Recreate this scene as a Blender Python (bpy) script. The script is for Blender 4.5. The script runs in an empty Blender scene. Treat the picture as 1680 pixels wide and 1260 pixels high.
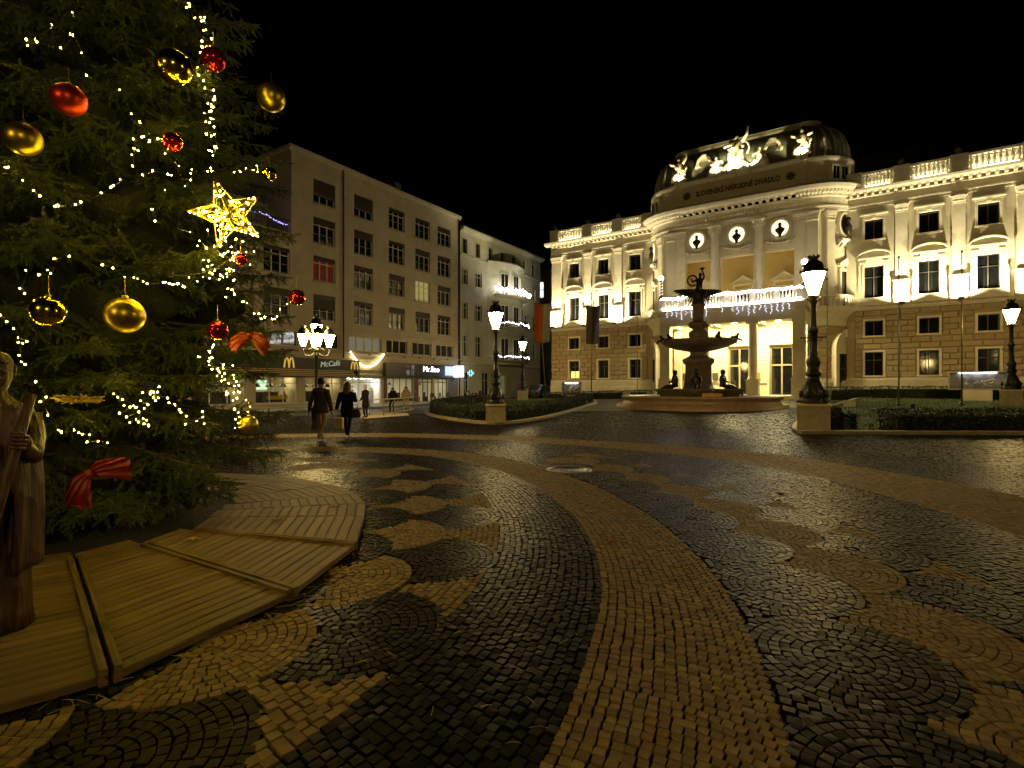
import bpy, bmesh, math, random
import numpy as np
from mathutils import Vector, Matrix, Euler, noise as mnoise
R_ = math.radians
random.seed(7); RNG = np.random.default_rng(11)
S = bpy.context.scene; C = S.collection

# ---------------------------------------------------------------- camera
cd = bpy.data.cameras.new('camera'); cam = bpy.data.objects.new('camera', cd); C.objects.link(cam)
cam.location = (0, 0, 1.6); cam.rotation_euler = (R_(90), 0, 0)
cd.sensor_width = 36; cd.lens = 850 / 1680 * 36; cd.shift_y = 4 / 1680
cd.clip_start = .05; cd.clip_end = 900
S.camera = cam
# ---------------------------------------------------------------- night sky
w = bpy.data.worlds.new('World'); S.world = w; w.use_nodes = True
wn = w.node_tree.nodes; wl = w.node_tree.links
bg = wn['Background']
sky = wn.new('ShaderNodeTexSky'); sky.sky_type = 'NISHITA'; sky.sun_disc = False
sky.sun_elevation = R_(-6); sky.sun_rotation = R_(200)
wl.new(sky.outputs['Color'], bg.inputs['Color']); bg.inputs['Strength'].default_value = .004
# ---------------------------------------------------------------- exposure / render
S.view_settings.view_transform = 'Standard'; S.view_settings.look = 'None'
S.view_settings.exposure = 0; S.view_settings.gamma = 1
S.render.engine = 'CYCLES'
cy = S.cycles
cy.use_denoising = True
try: cy.denoiser = 'OPENIMAGEDENOISE'; cy.denoising_prefilter = 'ACCURATE'
except Exception: pass
cy.max_bounces = 5; cy.diffuse_bounces = 3; cy.glossy_bounces = 3; cy.transmission_bounces = 4
cy.sample_clamp_indirect = 4; cy.caustics_reflective = False; cy.caustics_refractive = False
cy.use_light_tree = True

# ---------------------------------------------------------------- helpers
def gz(x, y):                       # the square rises gently towards the theatre
    r = min(1, max(0, (y - 16) / 29)); r = r * r * (3 - 2 * r) * .35 + r * .65
    return r * (.032 * x + .2)

class MB:
    def __init__(s): s.v = []; s.f = []; s.m = []; s.sm = []
    def add(s, vs, fs, mi=0, smooth=False):
        o = len(s.v); s.v += [tuple(p) for p in vs]
        s.f += [tuple(i + o for i in f) for f in fs]; s.m += [mi] * len(fs); s.sm += [smooth] * len(fs)
        return s
    def box(s, x0, x1, y0, y1, z0, z1, mi=0):
        return s.add([(x0,y0,z0),(x1,y0,z0),(x1,y1,z0),(x0,y1,z0),(x0,y0,z1),(x1,y0,z1),(x1,y1,z1),(x0,y1,z1)],
                     [(3,2,1,0),(4,5,6,7),(0,1,5,4),(1,2,6,5),(2,3,7,6),(3,0,4,7)], mi)
    def frus(s, cx, cy, z0, z1, a0, b0, a1, b1, mi=0):       # box with different half sizes below and above
        return s.add([(cx-a0,cy-b0,z0),(cx+a0,cy-b0,z0),(cx+a0,cy+b0,z0),(cx-a0,cy+b0,z0),
                      (cx-a1,cy-b1,z1),(cx+a1,cy-b1,z1),(cx+a1,cy+b1,z1),(cx-a1,cy+b1,z1)],
                     [(3,2,1,0),(4,5,6,7),(0,1,5,4),(1,2,6,5),(2,3,7,6),(3,0,4,7)], mi)
    def prism(s, pts, y0, y1, mi=0):                         # polygon in x,z (ccw seen from -y) pushed from y0 to y1
        n = len(pts)
        vs = [(x, y0, z) for x, z in pts] + [(x, y1, z) for x, z in pts]
        fs = [tuple(range(n)), tuple(range(2*n-1, n-1, -1))] + [(i+n, (i+1) % n + n, (i+1) % n, i) for i in range(n)]
        return s.add(vs, fs, mi)
    def slab(s, pts, z0, z1, mi=0):                          # polygon in x,y pushed from z0 to z1
        n = len(pts)
        vs = [(x, y, z0) for x, y in pts] + [(x, y, z1) for x, y in pts]
        fs = [tuple(range(n-1, -1, -1)), tuple(range(n, 2*n))] + [(i, (i+1) % n, (i+1) % n + n, i+n) for i in range(n)]
        return s.add(vs, fs, mi)
    def profx(s, prof, x0, x1, mi=0):                        # profile of (off, z) run along x, off towards -y
        n = len(prof)
        vs = [(x0, -o, z) for o, z in prof] + [(x1, -o, z) for o, z in prof]
        fs = [(i, i+n, i+1+n, i+1) for i in range(n-1)]
        fs += [tuple(range(n)), tuple(range(2*n-1, n-1, -1))]
        return s.add(vs, fs, mi)
    def sweep(s, path, nor, prof, mi=0, smooth=False):
        n = len(prof); vs = []
        for (x, y), (a, b) in zip(path, nor):
            for o, z in prof: vs.append((x + a*o, y + b*o, z))
        fs = [(k*n+i, (k+1)*n+i, (k+1)*n+i+1, k*n+i+1) for k in range(len(path)-1) for i in range(n-1)]
        return s.add(vs, fs, mi, smooth)
    def lathe(s, prof, c=(0,0,0), n=16, a0=0, a1=2*math.pi, mi=0, smooth=True, lob=0, nl=8):
        full = abs(a1 - a0 - 2*math.pi) < 1e-6; m = n if full else n + 1; vs = []
        for r, z in prof:
            for k in range(m):
                a = a0 + (a1-a0)*k/n; rr = r*(1 + lob*math.cos(nl*a))
                vs.append((c[0]+rr*math.cos(a), c[1]+rr*math.sin(a), c[2]+z))
        fs = []
        for i in range(len(prof)-1):
            for k in range(n):
                k2 = (k+1) % m if full else k+1
                fs.append((i*m+k, i*m+k2, (i+1)*m+k2, (i+1)*m+k))
        return s.add(vs, fs, mi, smooth)
    def loft(s, secs, n=16, lobes=0, lob=0, mi=0, smooth=True, tw=0):   # secs: (cx,cy,cz,rx,ry)
        vs = []
        for j, (cx, cy_, cz, rx, ry) in enumerate(secs):
            for k in range(n):
                a = 2*math.pi*k/n; q = 1 + lob*math.cos(lobes*a + tw*j)
                vs.append((cx+rx*q*math.cos(a), cy_+ry*q*math.sin(a), cz))
        fs = [(i*n+k, i*n+(k+1) % n, (i+1)*n+(k+1) % n, (i+1)*n+k) for i in range(len(secs)-1) for k in range(n)]
        fs += [tuple(range(n-1, -1, -1)), tuple(range((len(secs)-1)*n, len(secs)*n))]
        return s.add(vs, fs, mi, smooth)
    def tube(s, pts, r, n=6, mi=0, smooth=True):
        pts = [Vector(p) for p in pts]; m = len(pts)
        rs = r if isinstance(r, (list, tuple)) else [r]*m
        vs = []; prev = None
        for i, p in enumerate(pts):
            t = (pts[min(i+1, m-1)] - pts[max(i-1, 0)])
            if t.length < 1e-9: t = Vector((0,0,1))
            t.normalize()
            if prev is None:
                ref = Vector((0,0,1)) if abs(t.z) < .9 else Vector((1,0,0))
                u = t.cross(ref).normalized()
            else:
                u = prev - t*prev.dot(t)
                u = u.normalized() if u.length > 1e-6 else t.orthogonal().normalized()
            prev = u; v = t.cross(u)
            for k in range(n):
                a = 2*math.pi*k/n; vs.append(p + (u*math.cos(a) + v*math.sin(a))*rs[i])
        fs = [(i*n+k, i*n+(k+1) % n, (i+1)*n+(k+1) % n, (i+1)*n+k) for i in range(m-1) for k in range(n)]
        fs += [tuple(range(n-1, -1, -1)), tuple(range((m-1)*n, m*n))]
        return s.add(vs, fs, mi, smooth)
    def ball(s, c, r, n=10, mi=0):
        rx, ry, rz = (r, r, r) if not isinstance(r, (tuple, list)) else r
        h = max(4, n//2 + 1); vs = []
        for i in range(h+1):
            t = math.pi*i/h
            for k in range(n):
                a = 2*math.pi*k/n
                vs.append((c[0]+rx*math.sin(t)*math.cos(a), c[1]+ry*math.sin(t)*math.sin(a), c[2]-rz*math.cos(t)))
        fs = [(i*n+k, i*n+(k+1) % n, (i+1)*n+(k+1) % n, (i+1)*n+k) for i in range(h) for k in range(n)]
        return s.add(vs, fs, mi, True)
    def mesh(s, name, mats):
        me = bpy.data.meshes.new(name); me.from_pydata(s.v, [], s.f)
        for m in (mats if isinstance(mats, (list, tuple)) else [mats]): me.materials.append(m)
        me.polygons.foreach_set('material_index', s.m); me.polygons.foreach_set('use_smooth', s.sm)
        me.update(); return me
    def build(s, name, mats, parent=None, loc=(0,0,0), rot=(0,0,0)):
        return place(name, s.mesh(name, mats), parent, loc, rot)

def place(name, me, parent=None, loc=(0,0,0), rot=(0,0,0), scale=(1,1,1)):
    o = bpy.data.objects.new(name, me); C.objects.link(o)
    o.location = loc; o.rotation_euler = rot; o.scale = scale
    if parent is not None: o.parent = parent
    return o
def tag(o, label=None, cat=None, group=None, kind=None):
    if label: o['label'] = label
    if cat: o['category'] = cat
    if group: o['group'] = group
    if kind: o['kind'] = kind
    return o
def thing(name, label, cat, loc=(0,0,0), rz=0, group=None):
    o = place(name, None, None, loc, (0, 0, rz)); o.empty_display_size = .1
    return tag(o, label, cat, group)
def copy_tree(o, parent=None):
    c = o.copy(); C.objects.link(c); c.parent = parent
    for ch in list(o.children): copy_tree(ch, c)
    return c
def np_mesh(name, V, F, mats, mi=None, smooth=False):        # F: (n,k) array of same-size faces
    me = bpy.data.meshes.new(name); n, k = F.shape
    me.vertices.add(len(V)); me.vertices.foreach_set('co', np.asarray(V, np.float32).ravel())
    me.loops.add(n*k); me.loops.foreach_set('vertex_index', F.astype(np.int32).ravel())
    me.polygons.add(n); me.polygons.foreach_set('loop_start', np.arange(0, n*k, k, dtype=np.int32))
    me.polygons.foreach_set('loop_total', np.full(n, k, np.int32))
    for m in mats: me.materials.append(m)
    if mi is not None: me.polygons.foreach_set('material_index', mi.astype(np.int32))
    me.polygons.foreach_set('use_smooth', np.full(n, smooth, bool))
    me.update(calc_edges=True); return me

# ---------------------------------------------------------------- materials
def _nodes(name):
    m = bpy.data.materials.new(name); m.use_nodes = True
    nt = m.node_tree; return m, nt, nt.nodes['Principled BSDF']
def mat(name, col, rough=.6, var=.18, ns=6., bump=.15, bs=None, metal=0, spec=.5, island=0, bd=.02, rv=.1, coat=0, sub=0):
    m, nt, b = _nodes(name); N = nt.nodes; L = nt.links
    tc = N.new('ShaderNodeTexCoord')
    n1 = N.new('ShaderNodeTexNoise'); n1.inputs['Scale'].default_value = ns; n1.inputs['Detail'].default_value = 5
    n1.inputs['Roughness'].default_value = .65
    L.new(tc.outputs['Object'], n1.inputs['Vector'])
    mx = N.new('ShaderNodeMix'); mx.data_type = 'RGBA'
    mx.inputs['A'].default_value = (*[max(0, c*(1-var)) for c in col], 1)
    mx.inputs['B'].default_value = (*[min(1, c*(1+var)) for c in col], 1)
    fac = n1.outputs['Fac']
    mr = N.new('ShaderNodeMapRange'); mr.inputs[1].default_value = .3; mr.inputs[2].default_value = .7
    L.new(fac, mr.inputs[0]); L.new(mr.outputs[0], mx.inputs['Factor'])
    out = mx.outputs['Result']
    if island:
        ge = N.new('ShaderNodeNewGeometry'); hs = N.new('ShaderNodeHueSaturation')
        m2 = N.new('ShaderNodeMapRange'); m2.inputs[3].default_value = 1-island; m2.inputs[4].default_value = 1+island
        oi = N.new('ShaderNodeObjectInfo'); ad = N.new('ShaderNodeMath'); ad.operation = 'ADD'
        fr = N.new('ShaderNodeMath'); fr.operation = 'FRACT'
        L.new(ge.outputs['Random Per Island'], ad.inputs[0]); L.new(oi.outputs['Random'], ad.inputs[1]); L.new(ad.outputs[0], fr.inputs[0])
        L.new(fr.outputs[0], m2.inputs[0]); L.new(m2.outputs[0], hs.inputs['Value']); L.new(out, hs.inputs['Color'])
        m3 = N.new('ShaderNodeMapRange'); m3.inputs[3].default_value = .5-.06*island; m3.inputs[4].default_value = .5+.06*island
        mu = N.new('ShaderNodeMath'); mu.operation = 'MULTIPLY'; mu.inputs[1].default_value = 7.31
        f2 = N.new('ShaderNodeMath'); f2.operation = 'FRACT'
        L.new(fr.outputs[0], mu.inputs[0]); L.new(mu.outputs[0], f2.inputs[0]); L.new(f2.outputs[0], m3.inputs[0]); L.new(m3.outputs[0], hs.inputs['Hue'])
        out = hs.outputs['Color']
    L.new(out, b.inputs['Base Color'])
    b.inputs['Metallic'].default_value = metal
    b.inputs['Specular IOR Level'].default_value = spec
    if coat: b.inputs['Coat Weight'].default_value = coat
    r2 = N.new('ShaderNodeMapRange'); r2.inputs[3].default_value = max(.02, rough-rv); r2.inputs[4].default_value = min(1, rough+rv)
    L.new(fac, r2.inputs[0]); L.new(r2.outputs[0], b.inputs['Roughness'])
    if bump:
        n2 = N.new('ShaderNodeTexNoise'); n2.inputs['Scale'].default_value = bs or ns*6; n2.inputs['Detail'].default_value = 6
        L.new(tc.outputs['Object'], n2.inputs['Vector'])
        bp = N.new('ShaderNodeBump'); bp.inputs['Strength'].default_value = bump; bp.inputs['Distance'].default_value = bd
        L.new(n2.outputs['Fac'], bp.inputs['Height']); L.new(bp.outputs['Normal'], b.inputs['Normal'])
    return m
def emat(name, col, st, cam_noise=0):
    m, nt, b = _nodes(name)
    b.inputs['Base Color'].default_value = (.02, .02, .02, 1)
    b.inputs['Emission Color'].default_value = (*col, 1); b.inputs['Emission Strength'].default_value = st
    return m
def flat(name, col, rough=.5, metal=0, spec=.5): return mat(name, col, rough, .06, 4, 0, metal=metal, spec=spec, rv=.05)

M = {}
M['cream'] = mat('cream_plaster', (.62,.56,.41), .75, .10, 1.3, .12, 14)
M['creamlt'] = mat('pale_stone_trim', (.68,.62,.48), .7, .10, 2, .12, 18)
M['buff'] = mat('buff_rusticated_stone', (.36,.275,.165), .8, .16, 2.2, .3, 16, island=.08, bd=.03)
M['plinth'] = mat('plinth_stone', (.52,.46,.36), .75, .14, 2, .25, 14)
M['slate'] = mat('dark_roof_metal', (.15,.16,.125), .42, .3, 2, .2, 9)
M['statue'] = mat('white_sculpture_stone', (.62,.56,.42), .7, .15, 5, .4, 22)
M['dark'] = flat('dark_void', (.012,.011,.01), .8)
M['glass'] = flat('window_glass', (.008,.009,.010), .06, spec=.6)
M['sash'] = mat('dark_sash_paint', (.05,.045,.035), .5, .2, 8, .05)
M['wsash'] = mat('white_sash_paint', (.55,.53,.46), .5, .15, 8, .05)
M['iron'] = mat('black_cast_iron', (.012,.012,.011), .35, .3, 12, .25, 60)
M['bronze'] = mat('dark_bronze', (.030,.026,.019), .45, .35, 8, .3, 40, metal=.6)
M['letters'] = mat('bronze_letters', (.055,.040,.022), .5, .2, 20, .1)
M['fstone'] = mat('fountain_stone', (.115,.085,.05), .6, .35, 3, .4, 18)
M['fstone2'] = mat('fountain_basin_stone', (.22,.145,.08), .45, .25, 2.5, .3, 14)
M['pedst'] = mat('pedestal_sandstone', (.46,.37,.24), .75, .22, 4, .35, 30)
M['kerb'] = mat('kerb_granite', (.26,.21,.14), .55, .25, 4, .35, 30, island=.12)
M['water'] = flat('dark_water', (.01,.012,.01), .05)
# ================================================================ theatre
A = R_(33.6); U = (math.cos(A), -math.sin(A)); NV = (-math.sin(A), -math.cos(A))
TC = (4.17 + U[0]*18.45, 54.5 + U[1]*18.45)
def tw(c, off, z=0):                                   # theatre facade coordinates to world
    return Vector((TC[0] + U[0]*c + NV[0]*off, TC[1] + U[1]*c + NV[1]*off, z))
TH = thing('theatre', 'floodlit cream theatre with domed centre, columned porch and lettered attic', 'theatre', (TC[0], TC[1], 0), -A)
WINC = (9.35, 12.6, 15.8)
PILC = (11.0, 14.22, 17.75)
Z0 = .3
def wall_open(mb, x0, x1, z0, z1, y, ops, depth, mi=0):
    xs = sorted({x0, x1, *[v for o in ops for v in o[:2]]}); zs = sorted({z0, z1, *[v for o in ops for v in o[2:4]]})
    for i in range(len(xs)-1):
        for k in range(len(zs)-1):
            cx, cz = (xs[i]+xs[i+1])/2, (zs[k]+zs[k+1])/2
            if any(o[0] < cx < o[1] and o[2] < cz < o[3] for o in ops): continue
            mb.add([(xs[i],y,zs[k]),(xs[i+1],y,zs[k]),(xs[i+1],y,zs[k+1]),(xs[i],y,zs[k+1])], [(0,1,2,3)], mi)
    for a, b, c, d in [o[:4] for o in ops]:
        mb.add([(a,y,c),(b,y,c),(b,y,d),(a,y,d),(a,y+depth,c),(b,y+depth,c),(b,y+depth,d),(a,y+depth,d)],
               [(0,4,5,1),(1,5,6,2),(2,6,7,3),(3,7,4,0)], mi)
def sash(par, x0, x1, z0, z1, y, mt, nx=2, tz=None, t=.05):
    f = MB()
    f.box(x0,x0+t,y-.03,y+.03,z0,z1); f.box(x1-t,x1,y-.03,y+.03,z0,z1)
    f.box(x0+t,x1-t,y-.03,y+.03,z0,z0+t); f.box(x0+t,x1-t,y-.03,y+.03,z1-t,z1)
    for k in range(1, nx):
        x = x0+(x1-x0)*k/nx; f.box(x-t*.55,x+t*.55,y-.034,y+.026,z0+t,z1-t)
    if tz: f.box(x0+t,x1-t,y-.026,y+.02,tz-t*.5,tz+t*.5)
    f.build('sash', mt, par)
def pane(par, x0, x1, z0, z1, y, mt):
    MB().add([(x0,y,z0),(x1,y,z0),(x1,y,z1),(x0,y,z1)], [(0,1,2,3)]).build('pane', mt, par)

M['lit_warm'] = emat('lit_window_amber', (1,.62,.12), 2.2)
M['darklit'] = flat('dim_window_glass', (.03,.028,.02), .12)
# ---- wings
blockme = None
def block_mesh():
    b = .08; v = []
    m = MB()
    # a stone of unit size, its outer face chamfered
    x = .5; y0 = -.5; z = .5; c = .06
    m.add([(-x,.5,-z),(x,.5,-z),(x,.5,z),(-x,.5,z), (-x,-.1,-z),(x,-.1,-z),(x,-.1,z),(-x,-.1,z),
           (-x+c*.8,-.5,-z+c*2),(x-c*.8,-.5,-z+c*2),(x-c*.8,-.5,z-c*2),(-x+c*.8,-.5,z-c*2)],
          [(8,9,10,11),(4,5,9,8),(5,6,10,9),(6,7,11,10),(7,4,8,11),(0,1,5,4),(1,2,6,5),(2,3,7,6),(3,0,4,7)])
    return m.mesh('stone_block', M['buff'])
blockme = block_mesh()
for sd in (-1, 1):
    a, b = (7.6, 18.45)
    X = lambda c: c*sd
    ops = []
    for c in WINC:
        for (z0, z1, hw) in ((2.42,4.2,.57),(5.42,6.56,.57),(8.3,10.7,.6),(12.7,14.2,.57)):
            ops.append((min(X(c-hw),X(c+hw)), max(X(c-hw),X(c+hw)), z0, z1))
    lo, hi = min(X(a),X(b)), max(X(a),X(b))
    wm = MB(); wall_open(wm, lo, hi, 7.4, 16.6, 0, [o for o in ops if o[2] > 7.4], .34)
    # the side of the wing running back
    xs = X(b); wm.add([(xs,0,0),(xs,16,0),(xs,16,16.6),(xs,0,16.6)], [(0,1,2,3)] if sd > 0 else [(3,2,1,0)])
    wm.build('wing_wall', M['cream'], TH)
    lw = MB(); wall_open(lw, lo, hi, 0, 7.4, .0, [o for o in ops if o[2] < 7.4], .34)
    lwo = lw.build('rusticated_wall', M['buff'], TH)
    # separate rusticated stones
    nz = 12; ch = (7.34-2.28)/nz
    for k in range(nz):
        za, zb = 2.28+k*ch, 2.28+(k+1)*ch
        cuts = []
        for o in ops:
            if o[3] < 7.4 and o[2]-.16 < zb-.02 and o[3]+.16 > za+.02:
                cuts.append((abs(o[0]) if sd > 0 else abs(o[1]), abs(o[1]) if sd > 0 else abs(o[0])))
        cuts = sorted((p-.17, q+.17) for p, q in cuts)
        segs = []; p = 8.15
        for q0, q1 in cuts:
            if q0 > p: segs.append((p, q0))
            p = q1
        segs.append((p, 18.4))
        for (p, q) in segs:
            n = max(1, round((q-p)/1.08)); off = .5 if k % 2 else 0
            ed = [p] + [p+(q-p)*(i+off*.9)/n for i in range(1 if not off else 0, n) if p+.3 < p+(q-p)*(i+off*.9)/n < q-.3] + [q]
            for e0, e1 in zip(ed, ed[1:]):
                cx = X((e0+e1)/2)
                place('stone_block', blockme, lwo, (cx, -.05+random.uniform(-.012,.012), (za+zb)/2), (0,0,0), (e1-e0-.022, .17, ch-.022))
    # plinth, water table, pedestal band, entablature, cornice
    t = MB()
    t.profx([(0,.0),(.26,.0),(.26,1.5),(.2,1.62),(.2,2.1),(.12,2.26),(0,2.26)], lo, hi); t.build('plinth', M['plinth'], TH)
    t = MB(); t.profx([(0,7.36),(.12,7.36),(.22,7.46),(.30,7.5),(.30,7.6),(.12,7.66),(0,7.66)], lo, hi+(.2 if sd>0 else 0)); t.build('water_table', M['creamlt'], TH)
    t = MB()
    t.profx([(0,15.12),(.14,15.12),(.14,15.3),(.18,15.32),(.18,15.42),(.10,15.46),(.10,15.92),(.24,15.96),(.24,16.02),(0,16.02)], lo, hi)
    t.profx([(0,16.23),(.62,16.25),(.70,16.34),(.74,16.48),(.74,16.53),(.1,16.6),(0,16.6)], lo-(.5 if sd<0 else 0), hi+(.5 if sd>0 else 0))
    t.build('cornice', M['creamlt'], TH)
    t = MB(); x = lo+.2
    while x < hi:
        t.frus(x+.1, -.33, 16.03, 16.24, .085, .2, .1, .26); x += .46
    t.build('modillions', M['creamlt'], TH)
    # pilasters
    for c in PILC:
        hw = .36 if c < 17 else .55
        q = MB(); x = X(c)
        q.box(x-hw-.12,x+hw+.12,-.30,0,7.66,9.32); q.box(x-hw-.17,x+hw+.17,-.36,0,9.32,9.44); q.box(x-hw-.05,x+hw+.05,-.27,0,9.44,9.62)
        q.box(x-hw,x+hw,-.20,0,9.62,14.42)
        pl = q.build('pilaster', M['creamlt'], TH)
        q = MB(); q.box(x-hw-.03,x+hw+.03,-.24,0,14.42,14.5); q.frus(x,-.12,14.5,14.98,hw*.98,.13,hw*1.22,.25)
        for i in range(6 if hw < .5 else 9):
            xx = x-hw+(2*hw)*(i+.5)/(6 if hw < .5 else 9)
            for zz in (14.55, 14.72): q.ball((xx,-.27-.04*(zz-14.5),zz+.06), (.06,.05,.09), 6)
        for s2 in (-1,1): q.ball((x+s2*hw,-.3,14.93), (.1,.1,.09), 8)
        q.box(x-hw-.12,x+hw+.12,-.34,0,14.98,15.11)
        q.build('capital', M['creamlt'], pl)
        if c < 17 or sd < 0 or True:
            f = MB(); f.box(x-.16,x+.16,-1.2,-1.0,7.56,7.72); f.tube([(x,-1.1,7.58),(x,-.6,7.5),(x,-.2,7.5)], .03); f.box(x-.13,x+.13,-1.17,-1.03,7.72,7.74)
            f.build('floodlight', M['iron'], TH)
    # windows
    for wi, c in enumerate(WINC):
        x = X(c)
        for (z0, z1, hw, kind) in ((2.42,4.2,.57,'g'),(5.42,6.56,.57,'m'),(8.3,10.7,.6,'p'),(12.7,14.2,.57,'u')):
            q = MB(); fw = .13; pr = .12 if kind in 'gm' else .10
            q.box(x-hw-fw,x-hw,-pr,.02,z0,z1+fw); q.box(x+hw,x+hw+fw,-pr,.02,z0,z1+fw); q.box(x-hw,x+hw,-pr,.02,z1,z1+fw)
            q.box(x-hw-fw-.04,x+hw+fw+.04,-pr-.07,.02,z0-.1,z0)
            if kind == 'p':
                q.box(x-hw-.36,x-hw-fw,-.06,.02,z0,z1+fw); q.box(x+hw+fw,x+hw+.36,-.06,.02,z0,z1+fw)
                q.box(x-1.0,x+1.0,-.22,0,7.7,8.18); 
                q.box(x-.92,x+.92,-.10,0,z1+fw+.02,z1+.32); q.box(x-.5,x+.5,-.16,0,z1+.32,z1+.52); q.box(x-.98,x+.98,-.26,0,z1+.52,z1+.64)
                pts = [(x-1.05,z1+.64),(x+1.05,z1+.64)]
                arc = [(x+1.05*math.cos(t), z1+.70+.52*math.sin(t)) for t in [math.pi*i/12 for i in range(13)]]
                q.prism([(x-.98,z1+.64),(x+.98,z1+.64)]+[(x+.9*math.cos(t), z1+.66+.42*math.sin(t)) for t in [math.pi*i/12 for i in range(1,12)]], -.10, 0)
                for i in range(12):
                    (xa,za),(xb,zb) = arc[i], arc[i+1]
                    q.prism([(xb,zb-.11),(xa,za-.11),(xa,za),(xb,zb)], -.34, 0)
            if kind == 'u':
                q.box(x-hw-fw-.02,x+hw+fw+.02,-.12,0,z1+fw+.06,z1+fw+.22); q.box(x-hw-.3,x+hw+.3,-.24,0,z1+fw+.22,z1+fw+.34); q.box(x-.12,x+.12,-.2,0,z1+fw-.04,z1+fw+.22)
            wo = q.build('window', M['creamlt'], TH)
            lit = (sd < 0 and kind == 'g' and wi == 2)
            pane(wo, x-hw, x+hw, z0, z1 if not lit else z1, .28, M['glass'])
            if lit: 
                pane(wo, x-hw+.08, x+hw-.05, z0+.05, z0+.72, .27, M['lit_warm'])
            sash(wo, x-hw, x+hw, z0, z1, .24, M['sash'], 2, z0+(z1-z0)*.66 if kind in 'gp' else None)
    # roof balustrade
    bal = MB(); bal.lathe([(.075,0),(.075,.06),(.05,.1),(.05,.16),(.115,.34),(.085,.52),(.05,.66),(.05,.74),(.08,.78),(.08,.84)], n=8)
    balme = bal.mesh('baluster', M['creamlt'])
    piers = [8.1, 11.0, 14.22, 17.95]
    q = MB(); q.box(lo,hi,-.32,.02,16.6,16.76); q.box(lo,hi,-.34,.04,17.6,17.76); q.add([(lo,.5,16.6),(hi,.5,16.6),(hi,.5,17.7),(lo,.5,17.7)], [(0,1,2,3)])
    q.build('roof_parapet', M['creamlt'], TH)
    for p in piers:
        q = MB(); x = X(p); q.box(x-.5,x+.5,-.38,.06,16.6,17.82); q.box(x-.42,x+.42,-.41,-.3,16.8,17.5)
        q.build('parapet_pier', M['creamlt'], TH)
        if p > 9:
            q = MB(); q.lathe([(.2,0),(.24,.06),(.12,.12),(.22,.28),(.2,.42),(.08,.56),(.0,.62)], (x,-.1,17.82), 10); q.build('finial', M['fstone'], TH)
    for p0, p1 in zip(piers, piers[1:]):
        n = 9
        for i in range(n):
            place('baluster', balme, TH, (X(p0+.5+(p1-p0-1)*(i+.5)/n), -.15, 16.76))
        f = MB(); f.box(min(X(p0+.7),X(p1-.7)), max(X(p0+.7),X(p1-.7)), -.52, -.44, 16.56, 16.62); f.build('light_strip', M['strip'] if 'strip' in M else M.setdefault('strip', emat('parapet_light_strip', (1,.88,.52), 14)), TH)
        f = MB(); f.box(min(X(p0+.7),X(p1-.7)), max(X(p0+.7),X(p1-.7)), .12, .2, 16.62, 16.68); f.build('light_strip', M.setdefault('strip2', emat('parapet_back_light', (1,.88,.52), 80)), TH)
    # roof behind
    q = MB(); q.add([(lo,.6,17.0),(hi,.6,17.0),(hi,6,17.6),(lo,6,17.6),(lo,16,17.6),(hi,16,17.6)], [(0,1,2,3),(3,2,5,4)])
    q.build('wing_roof', M['dark'], TH)

# ---- projecting end block of the right wing
q = MB(); q.box(18.45,22,-.5,10,0,16.6); q.box(18.3,18.5,-.56,-.1,7.7,15.1); q.build('end_block', M['cream'], TH)
q = MB()
q.profx([(.5,16.2),(1.12,16.25),(1.24,16.5),(.5,16.6)], 18.4, 22); q.profx([(.5,15.12),(.7,15.2),(.7,15.45),(.5,15.5)], 18.4, 22)
q.profx([(.5,7.36),(.8,7.46),(.8,7.6),(.5,7.66)], 18.4, 22); q.profx([(.5,9.3),(.72,9.32),(.72,9.5),(.5,9.52)], 18.4, 22)
q.box(18.7,21.7,-.62,-.4,16.6,17.7)
q.build('end_block_trim', M['creamlt'], TH)
q = MB(); q.frus(10.5,11,16,22.2,2.6,3,2.2,2.6); q.build('stage_roof', M['dark'], TH)

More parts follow.
